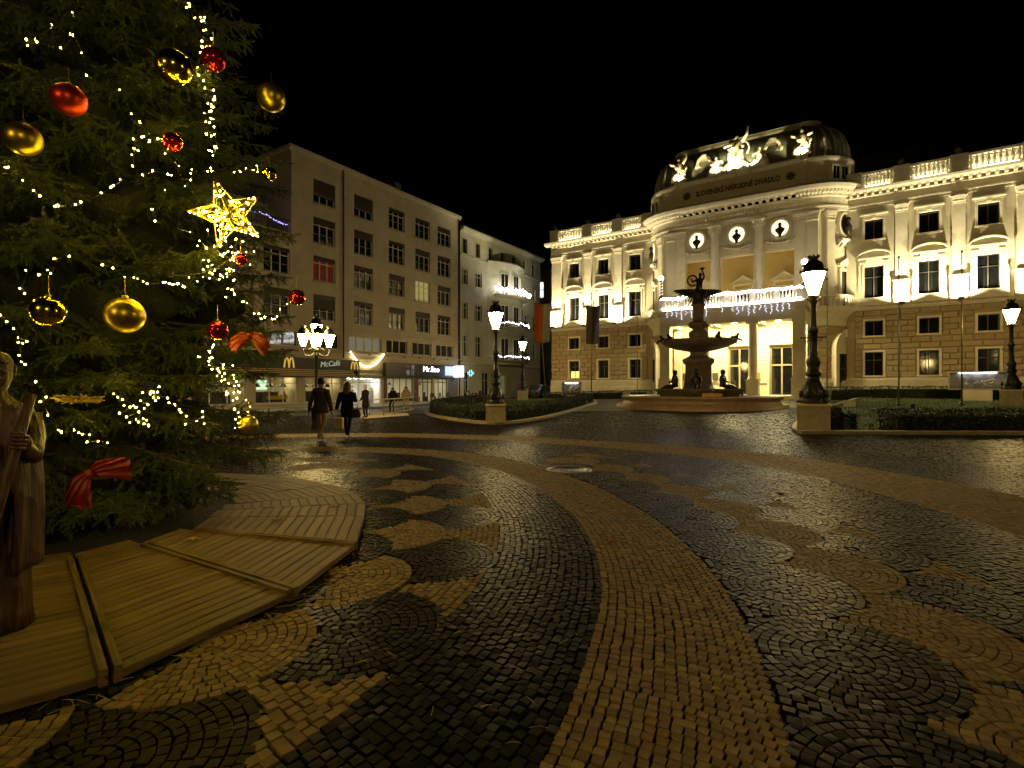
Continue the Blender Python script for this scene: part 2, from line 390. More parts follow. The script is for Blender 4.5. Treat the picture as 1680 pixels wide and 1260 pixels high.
# ---- centre: plan path of the rounded pavilion
DC, DY, DR = 4.7, 1.8, 3.3
def cpath(n=14, r=DR):
    P = []; N = []
    for i in range(n+1):
        a = R_(165 + 105*i/n); P.append((-DC+r*math.cos(a), DY+r*math.sin(a))); N.append((math.cos(a), math.sin(a)))
    for i in range(n+1):
        a = R_(270 + 105*i/n); P.append((DC+r*math.cos(a), DY+r*math.sin(a))); N.append((math.cos(a), math.sin(a)))
    return P, N
P, N = cpath()
YF = DY - DR                                        # -1.5
def drum(sd):                                       # only one rounded corner
    k = len(P)//2
    return (P[:k], N[:k]) if sd < 0 else (P[k:], N[k:])
for sd in (-1, 1):
    p, n = drum(sd)
    q = MB(); q.sweep(p, n, [(0,0),(0,7.4)], 0, True)
    do = q.build('rounded_corner_base', M['buff'], TH)
    q = MB()
    for k in range(9):
        z = 2.3+k*.55; q.sweep(p, n, [(0,z+.02),(.05,z+.06),(.05,z+.49),(0,z+.53)])
    q.build('rusticated_band', M['buff'], TH)
    q = MB(); q.sweep(p, n, [(0,0),(.2,0),(.2,1.9),(.1,2.2),(0,2.24)]); q.build('plinth', M['plinth'], TH)
    q = MB(); q.sweep(p, n, [(0,7.7),(0,15.2)], 0, True); q.build('rounded_corner_wall', M['cream'], TH)
    # curved balcony
    q = MB(); q.sweep(p, n, [(0,6.2),(.12,6.4),(.2,6.9),(.5,7.3),(.62,7.34),(.62,7.62),(0,7.62)]); q.build('curved_balcony', M['creamlt'], TH)
    q = MB(); q.sweep(p, n, [(.42,7.62),(.6,7.62),(.6,7.74),(.42,7.74)]); q.sweep(p, n, [(.40,8.44),(.40,8.6),(.62,8.6),(.62,8.44),(.40,8.44)])
    q.build('balcony_rail', M['creamlt'], TH)
    sb = MB(); sb.lathe([(.06,0),(.06,.06),(.04,.1),(.09,.28),(.06,.45),(.04,.6),(.065,.66),(.065,.7)], n=8)
    sbme = sb.mesh('baluster', M['creamlt'])
    for i in range(22):
        a = R_(172+94*i/21) if sd < 0 else R_(274+94*i/21)
        place('baluster', sbme, TH, (sd*DC+(DR+.51)*math.cos(a), DY+(DR+.51)*math.sin(a), 7.74))
    # pilasters on the drum
    for aa in ((262,236,190) if sd < 0 else (278,304,350)):
        a = R_(aa); q = MB(); q.box(-.28,.28,-.16,.1,8.0,14.3); q.box(-.36,.36,-.24,.1,7.64,8.2)
        q.box(-.3,.3,-.2,.1,9.3,9.42)
        rot = (0,0,a+math.pi/2); lo_ = (sd*DC+DR*math.cos(a), DY+DR*math.sin(a), 0)
        po = q.build('pilaster', M['creamlt'], TH, lo_, rot)
        q = MB(); q.frus(0,-.05,14.3,14.95,.3,.16,.4,.28)
        for i in range(5):
            for zz in (14.42,14.64): q.ball((-.26+.13*i,-.25,zz), (.06,.05,.1), 6)
        q.box(-.42,.42,-.34,.1,14.95,15.1); q.build('capital', M['creamlt'], po)
    # tall door, pediment, oculus with bust, arched door below
    a = R_(213 if sd < 0 else 327); lo_ = (sd*DC+DR*math.cos(a), DY+DR*math.sin(a), 0); rot = (0,0,a+math.pi/2)
    q = MB(); q.box(-.62,-.46,-.12,.2,7.7,10.5); q.box(.46,.62,-.12,.2,7.7,10.5); q.box(-.62,.62,-.12,.2,10.5,10.7); q.box(-.72,.72,-.2,.2,10.9,11.05)
    q.prism([(-.78,11.05),(.78,11.05),(0,11.5)], -.22, .2)
    dr = q.build('balcony_door', M['creamlt'], TH, lo_, rot)
    q = MB(); q.box(-.46,.46,-.05,.1,7.7,10.5); q.build('pane', M['glass'], dr)
    q = MB(); q.profx([(0,12.4),(.25,12.7),(.4,12.8),(.4,12.95),(0,12.95)], -.75, .75); q.ball((-.55,-.1,12.5),(.12,.2,.25),8); q.ball((.55,-.1,12.5),(.12,.2,.25),8)
    q.build('console', M['creamlt'], TH, lo_, rot)
    q = MB()
    for i in range(20):
        t0, t1 = 2*math.pi*i/20, 2*math.pi*(i+1)/20
        q.prism([(.62*math.cos(t0),14.1+.8*math.sin(t0)),(.78*math.cos(t0),14.1+.98*math.sin(t0)),(.78*math.cos(t1),14.1+.98*math.sin(t1)),(.62*math.cos(t1),14.1+.8*math.sin(t1))], -.16, .1)
    oo = q.build('oculus', M['creamlt'], TH, lo_, rot)
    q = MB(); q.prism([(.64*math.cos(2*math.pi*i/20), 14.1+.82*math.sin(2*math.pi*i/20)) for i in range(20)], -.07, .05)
    q.build('glow_plate', M.setdefault('niche_glow', emat('niche_plate_glow', (1,.86,.5), 1.9)), oo) if sd < 0 else q.build('niche', M['sash'], oo)  # plate glows by itself, standing in for light behind the bust
    q = MB(); q.ball((0,-.3,14.45),(.17,.19,.22),10); q.loft([(0,-.3,13.35,.12,.1),(0,-.3,13.5,.2,.15),(0,-.3,13.7,.33,.2),(0,-.3,13.98,.42,.2),(0,-.3,14.12,.2,.14),(0,-.3,14.3,.1,.1)], 10)
    q.build('bust', M['bronze'], oo)
    # arched doorway at the foot
    q = MB()
    for i in range(14):
        t0, t1 = math.pi*i/14, math.pi*(i+1)/14
        q.prism([(.85*math.cos(t0),4.6+.85*math.sin(t0)),(1.2*math.cos(t0),4.6+1.2*math.sin(t0)),(1.2*math.cos(t1),4.6+1.2*math.sin(t1)),(.85*math.cos(t1),4.6+.85*math.sin(t1))], -.2, .3)
    q.box(-1.2,-.85,-.2,.3,.6,4.6); q.box(.85,1.2,-.2,.3,.6,4.6); q.frus(0,-.1,5.4,6.0,.12,.16,.18,.2)
    da = q.build('arched_doorway', M['creamlt'], TH, lo_, rot)
    q = MB(); q.prism([(.85,.6),(.85,4.6)]+[(.85*math.cos(math.pi*i/12),4.6+.85*math.sin(math.pi*i/12)) for i in range(1,12)]+[(-.85,4.6),(-.85,.6)], -.10, .2); q.build('lunette', M['cream'], da)
    q = MB(); q.box(-.8,.8,-.14,.0,.6,4.1); q.build('pane', M['glass'], da)
    q = MB(); q.box(-.8,.8,-.17,-.13,2.9,3.0); q.box(-.04,.04,-.17,-.13,.6,4.1); q.build('sash', M['sash'], da)

# ---- loggia storey
OPN = [(-4.2,-2.05),(-1.3,1.3),(2.05,4.2)]
q = MB(); wall_open(q, -DC, DC, 7.7, 15.2, YF, [(a,b,7.7,12.45) for a, b in OPN]+[], .55)
OC = (-3.2, 0, 3.2)
q.build('loggia_wall', M['cream'], TH)
q = MB(); wall_open(q, -DC, DC, 7.7, 13.0, 1.3, [(c-.62,c+.62,7.7,9.95) for c in OC], .2)
q.add([(-DC,1.3,7.7),(-DC,YF+.5,7.7),(-DC,YF+.5,13),(-DC,1.3,13)], [(0,1,2,3)]); q.add([(DC,1.3,7.7),(DC,YF+.5,7.7),(DC,YF+.5,13),(DC,1.3,13)], [(3,2,1,0)])
q.add([(-DC,YF,13.0),(DC,YF,13.0),(DC,1.3,13.0),(-DC,1.3,13.0)], [(3,2,1,0)])
M['ochre'] = mat('ochre_loggia_plaster', (.60,.46,.20), .75, .10, 1.5, .1, 14)
q.build('loggia_inner_wall', M['ochre'], TH)
q = MB(); q.box(-DC,DC,YF,1.3,7.4,7.7); q.build('loggia_floor', M['plinth'], TH)
for c in OC:
    q = MB(); q.box(c-.8,c-.62,1.18,1.3,7.7,10.1); q.box(c+.62,c+.8,1.18,1.3,7.7,10.1); q.box(c-.8,c+.8,1.18,1.3,9.95,10.15)
    q.box(c-.9,c+.9,1.1,1.3,10.5,10.62); q.box(c-.85,c-.68,1.14,1.3,10.15,10.5); q.box(c+.68,c+.85,1.14,1.3,10.15,10.5)
    q.prism([(c-1.0,10.62),(c+1.0,10.62),(c,11.25)], 1.2, 1.3)
    q.prism([(c-1.05,10.64),(c-.85,10.64),(c,11.2),(c,11.33)], 1.04, 1.3); q.prism([(c+.85,10.64),(c+1.05,10.64),(c,11.33),(c,11.2)], 1.04, 1.3)
    wo = q.build('loggia_door', M['creamlt'], TH)
    pane(wo, c-.62, c+.62, 7.7, 9.95, 1.48, M['glass']); sash(wo, c-.62, c+.62, 7.7, 9.95, 1.44, M['sash'], 2, 9.1)
    # oculus with bust
    q = MB(); 
    for i in range(24):
        t0, t1 = 2*math.pi*i/24, 2*math.pi*(i+1)/24
        q.prism([(c+.62*math.cos(t0),14.15+.66*math.sin(t0)),(c+.80*math.cos(t0),14.15+.84*math.sin(t0)),(c+.80*math.cos(t1),14.15+.84*math.sin(t1)),(c+.62*math.cos(t1),14.15+.66*math.sin(t1))], YF-.34, YF)
    oo = q.build('oculus', M['creamlt'], TH)
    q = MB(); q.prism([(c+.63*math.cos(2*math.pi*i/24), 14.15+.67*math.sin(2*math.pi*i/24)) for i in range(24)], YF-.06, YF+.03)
    q.build('glow_plate', M.setdefault('niche_glow', emat('niche_plate_glow', (1,.86,.5), 1.9)), oo)  # emissive plate stands in for light inside the niche
    q = MB(); y = YF-.30
    q.ball((c,y,14.42),(.14,.15,.18),10); q.loft([(c,y,13.42,.16,.1),(c,y,13.55,.1,.1),(c,y,13.7,.15,.12),(c,y,13.92,.33,.14),(c,y,14.08,.36,.14),(c,y,14.2,.16,.12),(c,y,14.3,.08,.08)], 10)
    q.build('bust', M['bronze'], oo)
    # carved swag over the opening
    q = MB(); q.box(c-1.0,c+1.0,YF-.12,YF,12.55,12.95)
    for i in range(13):
        t = -1+2*i/12; q.ball((c+t*1.0, YF-.18, 13.25-.22*(1-t*t)), (.13,.1,.11), 6)
    q.build('carved_swag', M['cream'], TH)
# giant columns and pilaster pairs
for c in (-1.68, 1.68):
    q = MB(); q.lathe([(.42,7.7),(.42,7.9),(.46,7.95),(.46,8.05),(.37,8.15),(.365,10.5),(.33,14.35)], (c,YF-.42,0), 18); q.box(c-.5,c+.5,YF-.92,YF,7.7,7.92)
    co = q.build('column', M['creamlt'], TH)
    q = MB(); q.lathe([(.34,14.35),(.38,14.42),(.34,14.46),(.38,14.7),(.5,14.95)], (c,YF-.42,0), 14)
    for i in range(14):
        a = 2*math.pi*i/14
        for zz, rr in ((14.55,.4),(14.75,.45)): q.ball((c+rr*math.cos(a),YF-.42+rr*math.sin(a),zz), (.07,.07,.1), 6)
    q.box(c-.5,c+.5,YF-.92,YF+.08,14.95,15.12); q.build('capital', M['creamlt'], co)
for sd in (-1, 1):
    for c in (4.55, 5.45):
        q = MB(); x = sd*c; y = YF-.02
        q.box(x-.36,x+.36,y-.2,y+.3,8.1,14.35); q.box(x-.44,x+.44,y-.3,y+.3,7.66,8.3); q.box(x-.38,x+.38,y-.24,y+.3,9.35,9.5)
        po = q.build('pilaster', M['creamlt'], TH)
        q = MB(); q.frus(x,y+.02,14.35,14.97,.37,.24,.48,.36)
        for i in range(6):
            for zz in (14.45,14.68): q.ball((x-.32+.128*i,y-.28,zz), (.06,.06,.1), 6)
        q.box(x-.5,x+.5,y-.42,y+.3,14.97,15.11); q.build('capital', M['creamlt'], po)
# entablature and cornice over the pavilion
q = MB()
q.sweep(P, N, [(0,15.12),(.30,15.12),(.30,15.38),(.36,15.4),(.36,15.5),(.26,15.54),(.26,16.15),(.42,16.2),(.42,16.3)])
q.sweep(P, N, [(.42,16.52),(.95,16.54),(1.05,16.66),(1.12,16.86),(1.12,16.92),(.2,17.05),(0,17.05)])
q.build('pavilion_cornice', M['creamlt'], TH)
q = MB()
for (x, y), (a, b) in zip(*cpath(28)):
    an = math.atan2(b, a)
    for s_ in (0,):
        vs = []
        for (o, t, z) in ((.3,-.09,16.3),(.3,.09,16.3),(.85,.1,16.36),(.85,-.1,16.36),(.3,-.09,16.53),(.3,.09,16.53),(.92,.1,16.53),(.92,-.1,16.53)):
            vs.append((x+a*o-b*t, y+b*o+a*t, z))
        q.add(vs, [(0,1,2,3),(4,7,6,5),(0,4,5,1),(1,5,6,2),(2,6,7,3),(3,7,4,0)])
x = -4.4
while x < 4.5:
    q.frus(x, YF-.58, 16.3, 16.53, .09, .26, .11, .33); x += .52
q.build('modillions', M['creamlt'], TH)
q = MB()                                             # leaf frieze
for i in range(34):
    x = -4.6+9.2*i/33; q.ball((x, YF-.28, 15.85), (.1,.06,.16), 6)
q.build('carved_frieze', M['creamlt'], TH)
# attic
q = MB(); q.sweep(P, N, [(0,17.0),(.1,17.05),(.1,17.3),(0,17.36),(0,19.0),(.12,19.06),(.2,19.14),(.2,19.3),(.1,19.36),(-.3,19.42)])
q.build('attic', M['cream'], TH)
q = MB(); q.profx([(-YF-.1,17.0),(-YF+.22,17.05),(-YF+.22,17.32),(-YF+.14,17.38),(-YF+.14,19.0),(-YF+.26,19.08),(-YF+.36,19.2),(-YF+.36,19.36),(-YF-.3,19.46)], -4.95, 4.95)
for sd in (-1,1): q.box(min(sd*4.4,sd*5.0),max(sd*4.4,sd*5.0),YF-.24,YF,17.4,19.06); q.box(min(sd*4.3,sd*5.1),max(sd*4.3,sd*5.1),YF-.5,YF+.2,19.1,19.62)
q.build('attic_panel', M['cream'], TH)
for sd in (-1, 1):
    a = R_(222 if sd < 0 else 318); lo_ = (sd*DC+DR*math.cos(a), DY+DR*math.sin(a), 0); rot = (0,0,a+math.pi/2)
    q = MB(); q.box(-.85,-.7,-.16,.2,17.5,18.7); q.box(.7,.85,-.16,.2,17.5,18.7); q.box(-.85,.85,-.16,.2,18.55,18.72); q.box(-.9,.9,-.2,.2,17.4,17.55); q.box(-.1,.1,-.16,.2,17.55,18.55)
    wo = q.build('attic_window', M['creamlt'], TH, lo_, rot)
    for s2 in (-1,1):
        pane(wo, min(s2*.1,s2*.7), max(s2*.1,s2*.7), 17.55, 18.55, -.1, M['glass']); 
    q = MB(); q.box(-.42,-.38,-.13,-.09,17.55,18.55); q.box(.38,.42,-.13,-.09,17.55,18.55); q.build('sash', M['wsash'], wo)
    a = R_(188 if sd < 0 else 352); lo_ = (sd*DC+DR*math.cos(a), DY+DR*math.sin(a), 0); rot = (0,0,a+math.pi/2)
    q = MB(); q.lathe([(.42,-.06),(.42,.1),(.3,.16),(0,.2)], n=16); o = q.build('roundel', M['creamlt'], TH, (lo_[0],lo_[1],18.7), (R_(90),0,a+math.pi/2))

def text(body, size, mt, parent, loc, rot, ext=.02, name='lettering', align='CENTER', shear=0, sx=1, bold=0):
    cu = bpy.data.curves.new('txt', 'FONT'); cu.body = body; cu.size = size; cu.extrude = ext
    cu.align_x = align; cu.align_y = 'CENTER'; cu.shear = shear; cu.resolution_u = 3; cu.offset = bold
    o = bpy.data.objects.new('txt', cu); C.objects.link(o)
    dg = bpy.context.evaluated_depsgraph_get(); me = bpy.data.meshes.new_from_object(o.evaluated_get(dg))
    bpy.data.objects.remove(o); me.materials.clear(); me.materials.append(mt)
    return place(name, me, parent, loc, rot, (sx,1,1))
ATX = text('SLOVENSKÉ NÁRODNÉ DIVADLO', .60, M['letters'], TH, (-.05, YF-.16, 18.15), (R_(90),0,0), .03, 'inscription', bold=.016)
wd = ATX.dimensions.x or 6.5
bpy.context.view_layer.update(); ATX.scale.x = 6.5/max(1, max(v.co.x for v in ATX.data.vertices)-min(v.co.x for v in ATX.data.vertices))
for c in (-4.05, 3.95):
    q = MB()
    for i in range(8):
        a = math.pi*i/4; q.prism([(c+.05*math.cos(a+.7),18.15+.05*math.sin(a+.7)),(c+.05*math.cos(a-.7),18.15+.05*math.sin(a-.7)),(c+.3*math.cos(a-.25),18.15+.3*math.sin(a-.25)),(c+.36*math.cos(a),18.15+.36*math.sin(a)),(c+.3*math.cos(a+.25),18.15+.3*math.sin(a+.25))][::-1], YF-.2, YF-.14)
    q.build('rosette', M['letters'], TH)
# ---- domed mansard roof
M['ridge'] = mat('pale_lit_ridge_metal', (.30,.28,.21), .4, .3, 3, .1)  # paler than the roof: lit edges put into the metal colour
q = MB(); q.sweep(P, N, [(-.2,19.4),(-.22,20.1),(-.36,20.9),(-.72,21.7),(-1.35,22.3),(-2.1,22.62),(-2.6,22.7)], 0, True); q.build('mansard_roof', M['slate'], TH)
q = MB()
pp, nn = cpath(7)
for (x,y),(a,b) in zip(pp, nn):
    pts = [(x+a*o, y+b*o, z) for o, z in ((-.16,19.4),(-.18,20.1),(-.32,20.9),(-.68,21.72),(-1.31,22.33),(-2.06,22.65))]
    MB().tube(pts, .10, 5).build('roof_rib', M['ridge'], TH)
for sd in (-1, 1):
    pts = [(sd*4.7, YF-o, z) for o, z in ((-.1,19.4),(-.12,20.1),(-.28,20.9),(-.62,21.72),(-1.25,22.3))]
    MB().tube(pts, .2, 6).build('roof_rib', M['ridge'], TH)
q = MB(); r0 = .55
path = []; nor = []
for i in range(9):
    a = R_(90+180*i/8); path.append((-4.6+.9*math.cos(a), .9+.9*math.sin(a))); nor.append((math.cos(a), math.sin(a)))
for i in range(9):
    a = R_(-90+180*i/8); path.append((4.8+.9*math.cos(a), .9+.9*math.sin(a))); nor.append((math.cos(a), math.sin(a)))
path.append(path[0]); nor.append(nor[0])
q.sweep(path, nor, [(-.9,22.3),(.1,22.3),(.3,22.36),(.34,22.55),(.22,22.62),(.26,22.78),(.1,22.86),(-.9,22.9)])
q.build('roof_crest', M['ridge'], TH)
for c in (-2.75, 2.6):
    q = MB(); y = -.95
    for i in range(18):
        t0, t1 = 2*math.pi*i/18, 2*math.pi*(i+1)/18
        q.prism([(c+.42*math.cos(t0),20.95+.42*math.sin(t0)),(c+.62*math.cos(t0),20.95+.62*math.sin(t0)),(c+.62*math.cos(t1),20.95+.62*math.sin(t1)),(c+.42*math.cos(t1),20.95+.42*math.sin(t1))], y-.25, y+1.2)
    q.frus(c,y+.2,19.5,20.5,.95,.32,.6,.3); q.ball((c,y-.2,21.55),(.3,.14,.2),8); q.ball((c-.6,y-.2,20.7),(.2,.14,.25),8); q.ball((c+.6,y-.2,20.7),(.2,.14,.25),8)
    do = q.build('roof_dormer', M['statue'], TH)
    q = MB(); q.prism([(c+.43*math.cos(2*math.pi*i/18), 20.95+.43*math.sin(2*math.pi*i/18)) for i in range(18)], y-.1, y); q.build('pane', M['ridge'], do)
# ---- roof sculpture
def figure(q, x, y, z, h, lean=0, arms=((.5,.2,.3),(-.4,.1,-.2)), robe=True, sit=False):
    hw = h*.175
    if sit:
        q.loft([(x,y,z,hw*1.9,hw*1.7),(x+lean*.1,y,z+h*.18,hw*2.0,hw*1.9),(x+lean*.3,y,z+h*.34,hw*1.6,hw*1.4),(x+lean*.5,y,z+h*.5,hw*1.1,hw*.9),(x+lean*.8,y,z+h*.68,hw*1.25,hw*.8),(x+lean,y,z+h*.78,hw*.5,hw*.45),(x+lean,y,z+h*.84,hw*.36,hw*.36)], 12, 5, .09)
    else:
        q.loft([(x,y,z,hw*1.5,hw*1.2),(x,y,z+h*.15,hw*1.25,hw*1.1),(x+lean*.3,y,z+h*.4,hw*1.1,hw*.95),(x+lean*.6,y,z+h*.58,hw*.8,hw*.65),(x+lean*.8,y,z+h*.74,hw*1.1,hw*.7),(x+lean,y,z+h*.8,hw*.6,hw*.45),(x+lean,y,z+h*.86,hw*.34,hw*.34)], 12, 5, .10)
    q.ball((x+lean,y-.02,z+h*.92), (h*.07,h*.075,h*.09), 8)
    for i in range(9):
        a = i*2.4; q.ball((x+hw*1.1*math.cos(a), y+hw*.8*math.sin(a)-.05, z+h*(.06+.07*i)), (hw*.5,hw*.4,h*.07), 7)
    for (dx, dy, dz) in arms:
        sx = x+lean+math.copysign(hw*.95, dx); sz = z+h*.74
        q.tube([(sx,y,sz),(sx+dx*h*.4,y+dy*h*.3,sz+dz*h*.35),(sx+dx*h*.5,y+dy*h*.5,sz+dz*h*.8)], [hw*.36,hw*.30,hw*.2], 6)
q = MB(); y = YF-.12
q.loft([(-.05,y,19.4,1.2,.5),(-.05,y,19.8,1.0,.45),(-.05,y,20.3,.6,.4)], 14, 7, .12)
figure(q, -.05, y, 20.0, 2.35, .05, ((.38,-.1,.62),(-.5,-.1,-.1)))
for i in range(9):
    a = R_(-60+150*i/8); q.tube([(.5+.42*math.cos(a),y+.1,21.25+.55*math.sin(a)),(.5+.42*math.cos(a+.3),y+.1,21.25+.55*math.sin(a+.3))], .075, 6)
for i in range(7):
    q.ball((-.55+.06*math.sin(i*3), y-.1, 20.2+.19*i), (.17-.01*i,.14,.12), 7)
q.build('roof_sculpture', M['statue'], TH)
for sd, cx in ((-1,-1.55),(1,1.65)):
    q = MB(); q.loft([(cx,y,19.42,.75,.4),(cx+sd*.05,y,19.75,.65,.38),(cx-sd*.1,y,20.0,.4,.3)], 12, 6, .13)
    figure(q, cx+sd*.25, y, 19.55, 1.45, -sd*.15, ((.5*sd,-.1,.35),(-.4*sd,-.1,-.25)), sit=True)
    q.tube([(cx-sd*.2,y,19.7),(cx-sd*.7,y-.05,19.65),(cx-sd*1.0,y-.05,19.5)], [.2,.16,.08], 7)
    for i in range(6): q.ball((cx-sd*(.3+.12*i), y-.22, 19.6+.06*math.sin(i*2)), (.12,.1,.11), 6)
    q.build('roof_sculpture', M['statue'], TH)
for sd, cx in ((-1,-4.7),(1,4.7)):
    q = MB(); figure(q, cx, y, 19.6, 2.0, .06*sd, ((.35,-.1,.5 if sd < 0 else .1),(-.45,-.1,.15)))
    q.loft([(cx-.15,y-.1,19.6,.5,.36),(cx-.2,y-.1,20.0,.42,.32),(cx-.15,y-.1,20.4,.25,.22)], 10, 4, .12)
    figure(q, cx+.32, y-.1, 19.6, 1.15, 0, ((.3,-.2,.3),(-.3,-.2,.1)))
    q.build('roof_sculpture', M['statue'], TH)
M['spotem'] = emat('attic_spot_face', (1,.85,.5), 40)
for c in (-1.6,-.65,0,1.1,-4.7,4.7):
    q = MB(); q.box(c-.07,c+.07,YF-1.02,YF-.9,19.3,19.42); q.tube([(c,YF-.96,19.32),(c,YF-.7,19.2),(c,YF-.36,18.95)], .016, 5); q.build('attic_spotlight', M['iron'], TH)
for c, h in ((-1.6,3.0),(3.3,3.4)):
    q = MB(); q.tube([(c,1.5,22.8),(c,1.5,22.8+h)], [.035,.01], 5); q.build('lightning_rod', M['iron'], TH)

# ---- porch
PY = -5.5
for sd in (-1, 1):
    q = MB(); x0, x1 = sorted((sd*4.42, sd*5.2))
    q.box(x0,x1,PY,PY+.8,2.2,6.5); q.box(x0-.08,x1+.08,PY-.08,PY+.88,.3,2.1); q.box(x0-.12,x1+.12,PY-.12,PY+.92,2.1,2.24); q.box(x0-.06,x1+.06,PY-.06,PY+.86,6.3,6.5)
    q.build('porch_pier', M['cream'], TH)
    q = MB(); q.box(x0+.1,x1-.1,-1.9,-1.4,.3,6.5); q.build('porch_pilaster', M['cream'], TH)
for c in (-1.7, 1.75):
    q = MB(); q.box(c-.42,c+.42,PY,PY+.84,.3,2.0); q.box(c-.48,c+.48,PY-.06,PY+.9,2.0,2.12)
    q.lathe([(.4,2.12),(.4,2.22),(.36,2.28),(.33,2.36),(.32,3.8),(.275,6.1),(.32,6.16),(.28,6.22),(.36,6.34)], (c,PY+.42,0), 18); q.box(c-.42,c+.42,PY,PY+.84,6.34,6.5)
    q.build('column', M['creamlt'], TH)
q = MB()
q.box(-5.2,5.2,PY,PY+.8,6.5,7.3)
q.box(-5.2,-4.42,PY+.8,-1.4,6.5,7.3); q.box(4.42,5.2,PY+.8,-1.4,6.5,7.3); q.box(-4.42,4.42,PY+.8,-.6,6.86,7.3)
q.profx([(5.5,7.3),(5.62,7.34),(5.78,7.5),(5.82,7.6),(5.82,7.68),(5.3,7.72)], -5.45, 5.45); q.box(-5.42,5.42,PY,-1.3,7.3,7.69)
q.build('porch_entablature', M['cream'], TH)
for c in (-4.85,-1.7,1.75,4.85):
    q = MB(); q.box(c-.36,c+.36,PY+.8,-.6,6.56,6.9); q.build('ceiling_beam', M['cream'], TH)
DO = [(-4.15,-2.35),(-.9,.9),(2.3,4.1)]
q = MB(); wall_open(q, -DC, DC, .3, 7.3, -.6, [(a,b,.5,4.95) for a, b in DO], .3); q.build('porch_back_wall', M['cream'], TH)
for a, b in DO:
    c = (a+b)/2
    q = MB()
    for i in range(14):
        t0, t1 = math.pi*i/14, math.pi*(i+1)/14
        q.prism([(c+.98*math.cos(t0),5.15+.98*math.sin(t0)),(c+1.2*math.cos(t0),5.15+1.2*math.sin(t0)),(c+1.2*math.cos(t1),5.15+1.2*math.sin(t1)),(c+.98*math.cos(t1),5.15+.98*math.sin(t1))], -.74, -.6)
    q.box(c-1.2,c+1.2,-.78,-.6,5.0,5.15); q.box(a-.16,a,-.7,-.58,.5,5.0); q.box(b,b+.16,-.7,-.58,.5,5.0)
    do = q.build('entrance_door', M['creamlt'], TH)
    pane(do, a, b, .5, 4.95, -.36, M['glass'])
    f = MB(); f.box(a,a+.16,-.46,-.38,.5,4.95); f.box(b-.16,b,-.46,-.38,.5,4.95); f.box(c-.06,c+.06,-.45,-.38,.5,4.95); f.box(a+.16,b-.16,-.46,-.38,4.72,4.95); f.box(a+.16,b-.16,-.47,-.38,3.28,3.42); f.box(a+.16,b-.16,-.45,-.38,.5,.7)
    f.build('door_frame', mat('oak_door_paint', (.34,.28,.16), .5, .15, 5, .1), do)
for x0, x1 in ((-2.2,-1.1),(1.1,2.15)):
    for k in range(10):
        q = MB(); q.box(x0,x1,-.70,-.6,1.9+k*.31,1.9+k*.31+.26); q.build('rusticated_stone', M['creamlt'], TH)
q = MB(); q.box(1.2,1.62,-.76,-.71,2.3,2.75); q.build('wall_plaque', flat('brass_plaque', (.5,.36,.10), .4, metal=.6), TH)
for c in (-4.45, -1.9):
    q = MB(); q.box(c-.22,c+.22,-.8,-.72,2.1,2.75); q.build('poster_case', M['sash'], TH)
q = MB()
for k in range(3): q.box(-5.6-.35*k,5.6+.35*k,-6.0-.35*k,-.6,.3,.92-.14*k)
q.build('porch_step', M['plinth'], TH)
# ceiling lanterns in the porch
M['porchlamp'] = emat('porch_lamp_glass', (1,.84,.38), 680)
for c in (-3.2, 0, 3.2):
    q = MB(); q.lathe([(.0,0),(.26,.02),(.3,.1),(.3,.16)], (c,-3.0,6.69), 12); q.build('ceiling_lamp', M['porchlamp'], TH)
# balcony balustrade over the porch
bb = MB(); bb.lathe([(.075,0),(.075,.06),(.05,.1),(.11,.3),(.075,.48),(.05,.62),(.08,.68),(.08,.74)], n=8)
bbme = bb.mesh('baluster', M['statue'])
q = MB()
q.box(-5.3,5.3,PY-.02,PY+.3,7.72,7.84); q.box(-5.34,5.34,PY-.06,PY+.34,8.6,8.76)
for sd in (-1,1):
    x0, x1 = sorted((sd*5.02, sd*5.3)); q.box(x0,x1,PY+.3,-1.6,7.72,7.84); q.box(x0-.03,x1+.03,PY+.34,-1.6,8.6,8.76)
q.build('balcony_rail', M['statue'], TH)
PB = [-5.05,-3.4,-1.7,0,1.75,3.4,5.05]
for c in PB:
    q = MB(); hw = .3 if abs(c) > 4.5 else .2; q.box(c-hw,c+hw,PY-.05,PY+.33,7.84,8.6); q.build('balcony_pier', M['statue'], TH)
for p0, p1 in zip(PB, PB[1:]):
    for i in range(5): place('baluster', bbme, TH, (p0+.25+(p1-p0-.5)*(i+.5)/5, PY+.14, 7.84))
for sd in (-1, 1):
    for i in range(10): place('baluster', bbme, TH, (sd*5.16, PY+.6+.36*i, 7.84))
# ---- theatre lights: the lamps inside the floodlight fittings, plus side fills without one
def lamp(kind, name, parent, loc, power, col, target=None, size=.05, angle=120, blend=.6):
    ld = bpy.data.lights.new(name, kind); ld.energy = power; ld.color = col
    ld.shadow_soft_size = size
    if kind == 'SPOT': ld.spot_size = R_(angle); ld.spot_blend = blend
    o = bpy.data.objects.new(name, ld); C.objects.link(o); o.location = loc
    if parent is not None: o.parent = parent
    if target is not None:
        d = Vector(target)-Vector(loc); o.rotation_euler = d.to_track_quat('-Z', 'Y').to_euler()
    return o
FL = (1, .86, .50)
for sd in (-1, 1):
    for c in PILC:
        x = sd*c; lamp('SPOT', 'flood_spot', TH, (x,-1.1,7.78), 3000, FL, (x,-.02,10.3), .06, 140, .5)
    lamp('SPOT', 'flood_spot', TH, (sd*7.9,-1.2,7.9), 150, FL, (sd*8.6,0,12), .06, 140, .6)  # fill spot with no fitting, added to brighten the wing
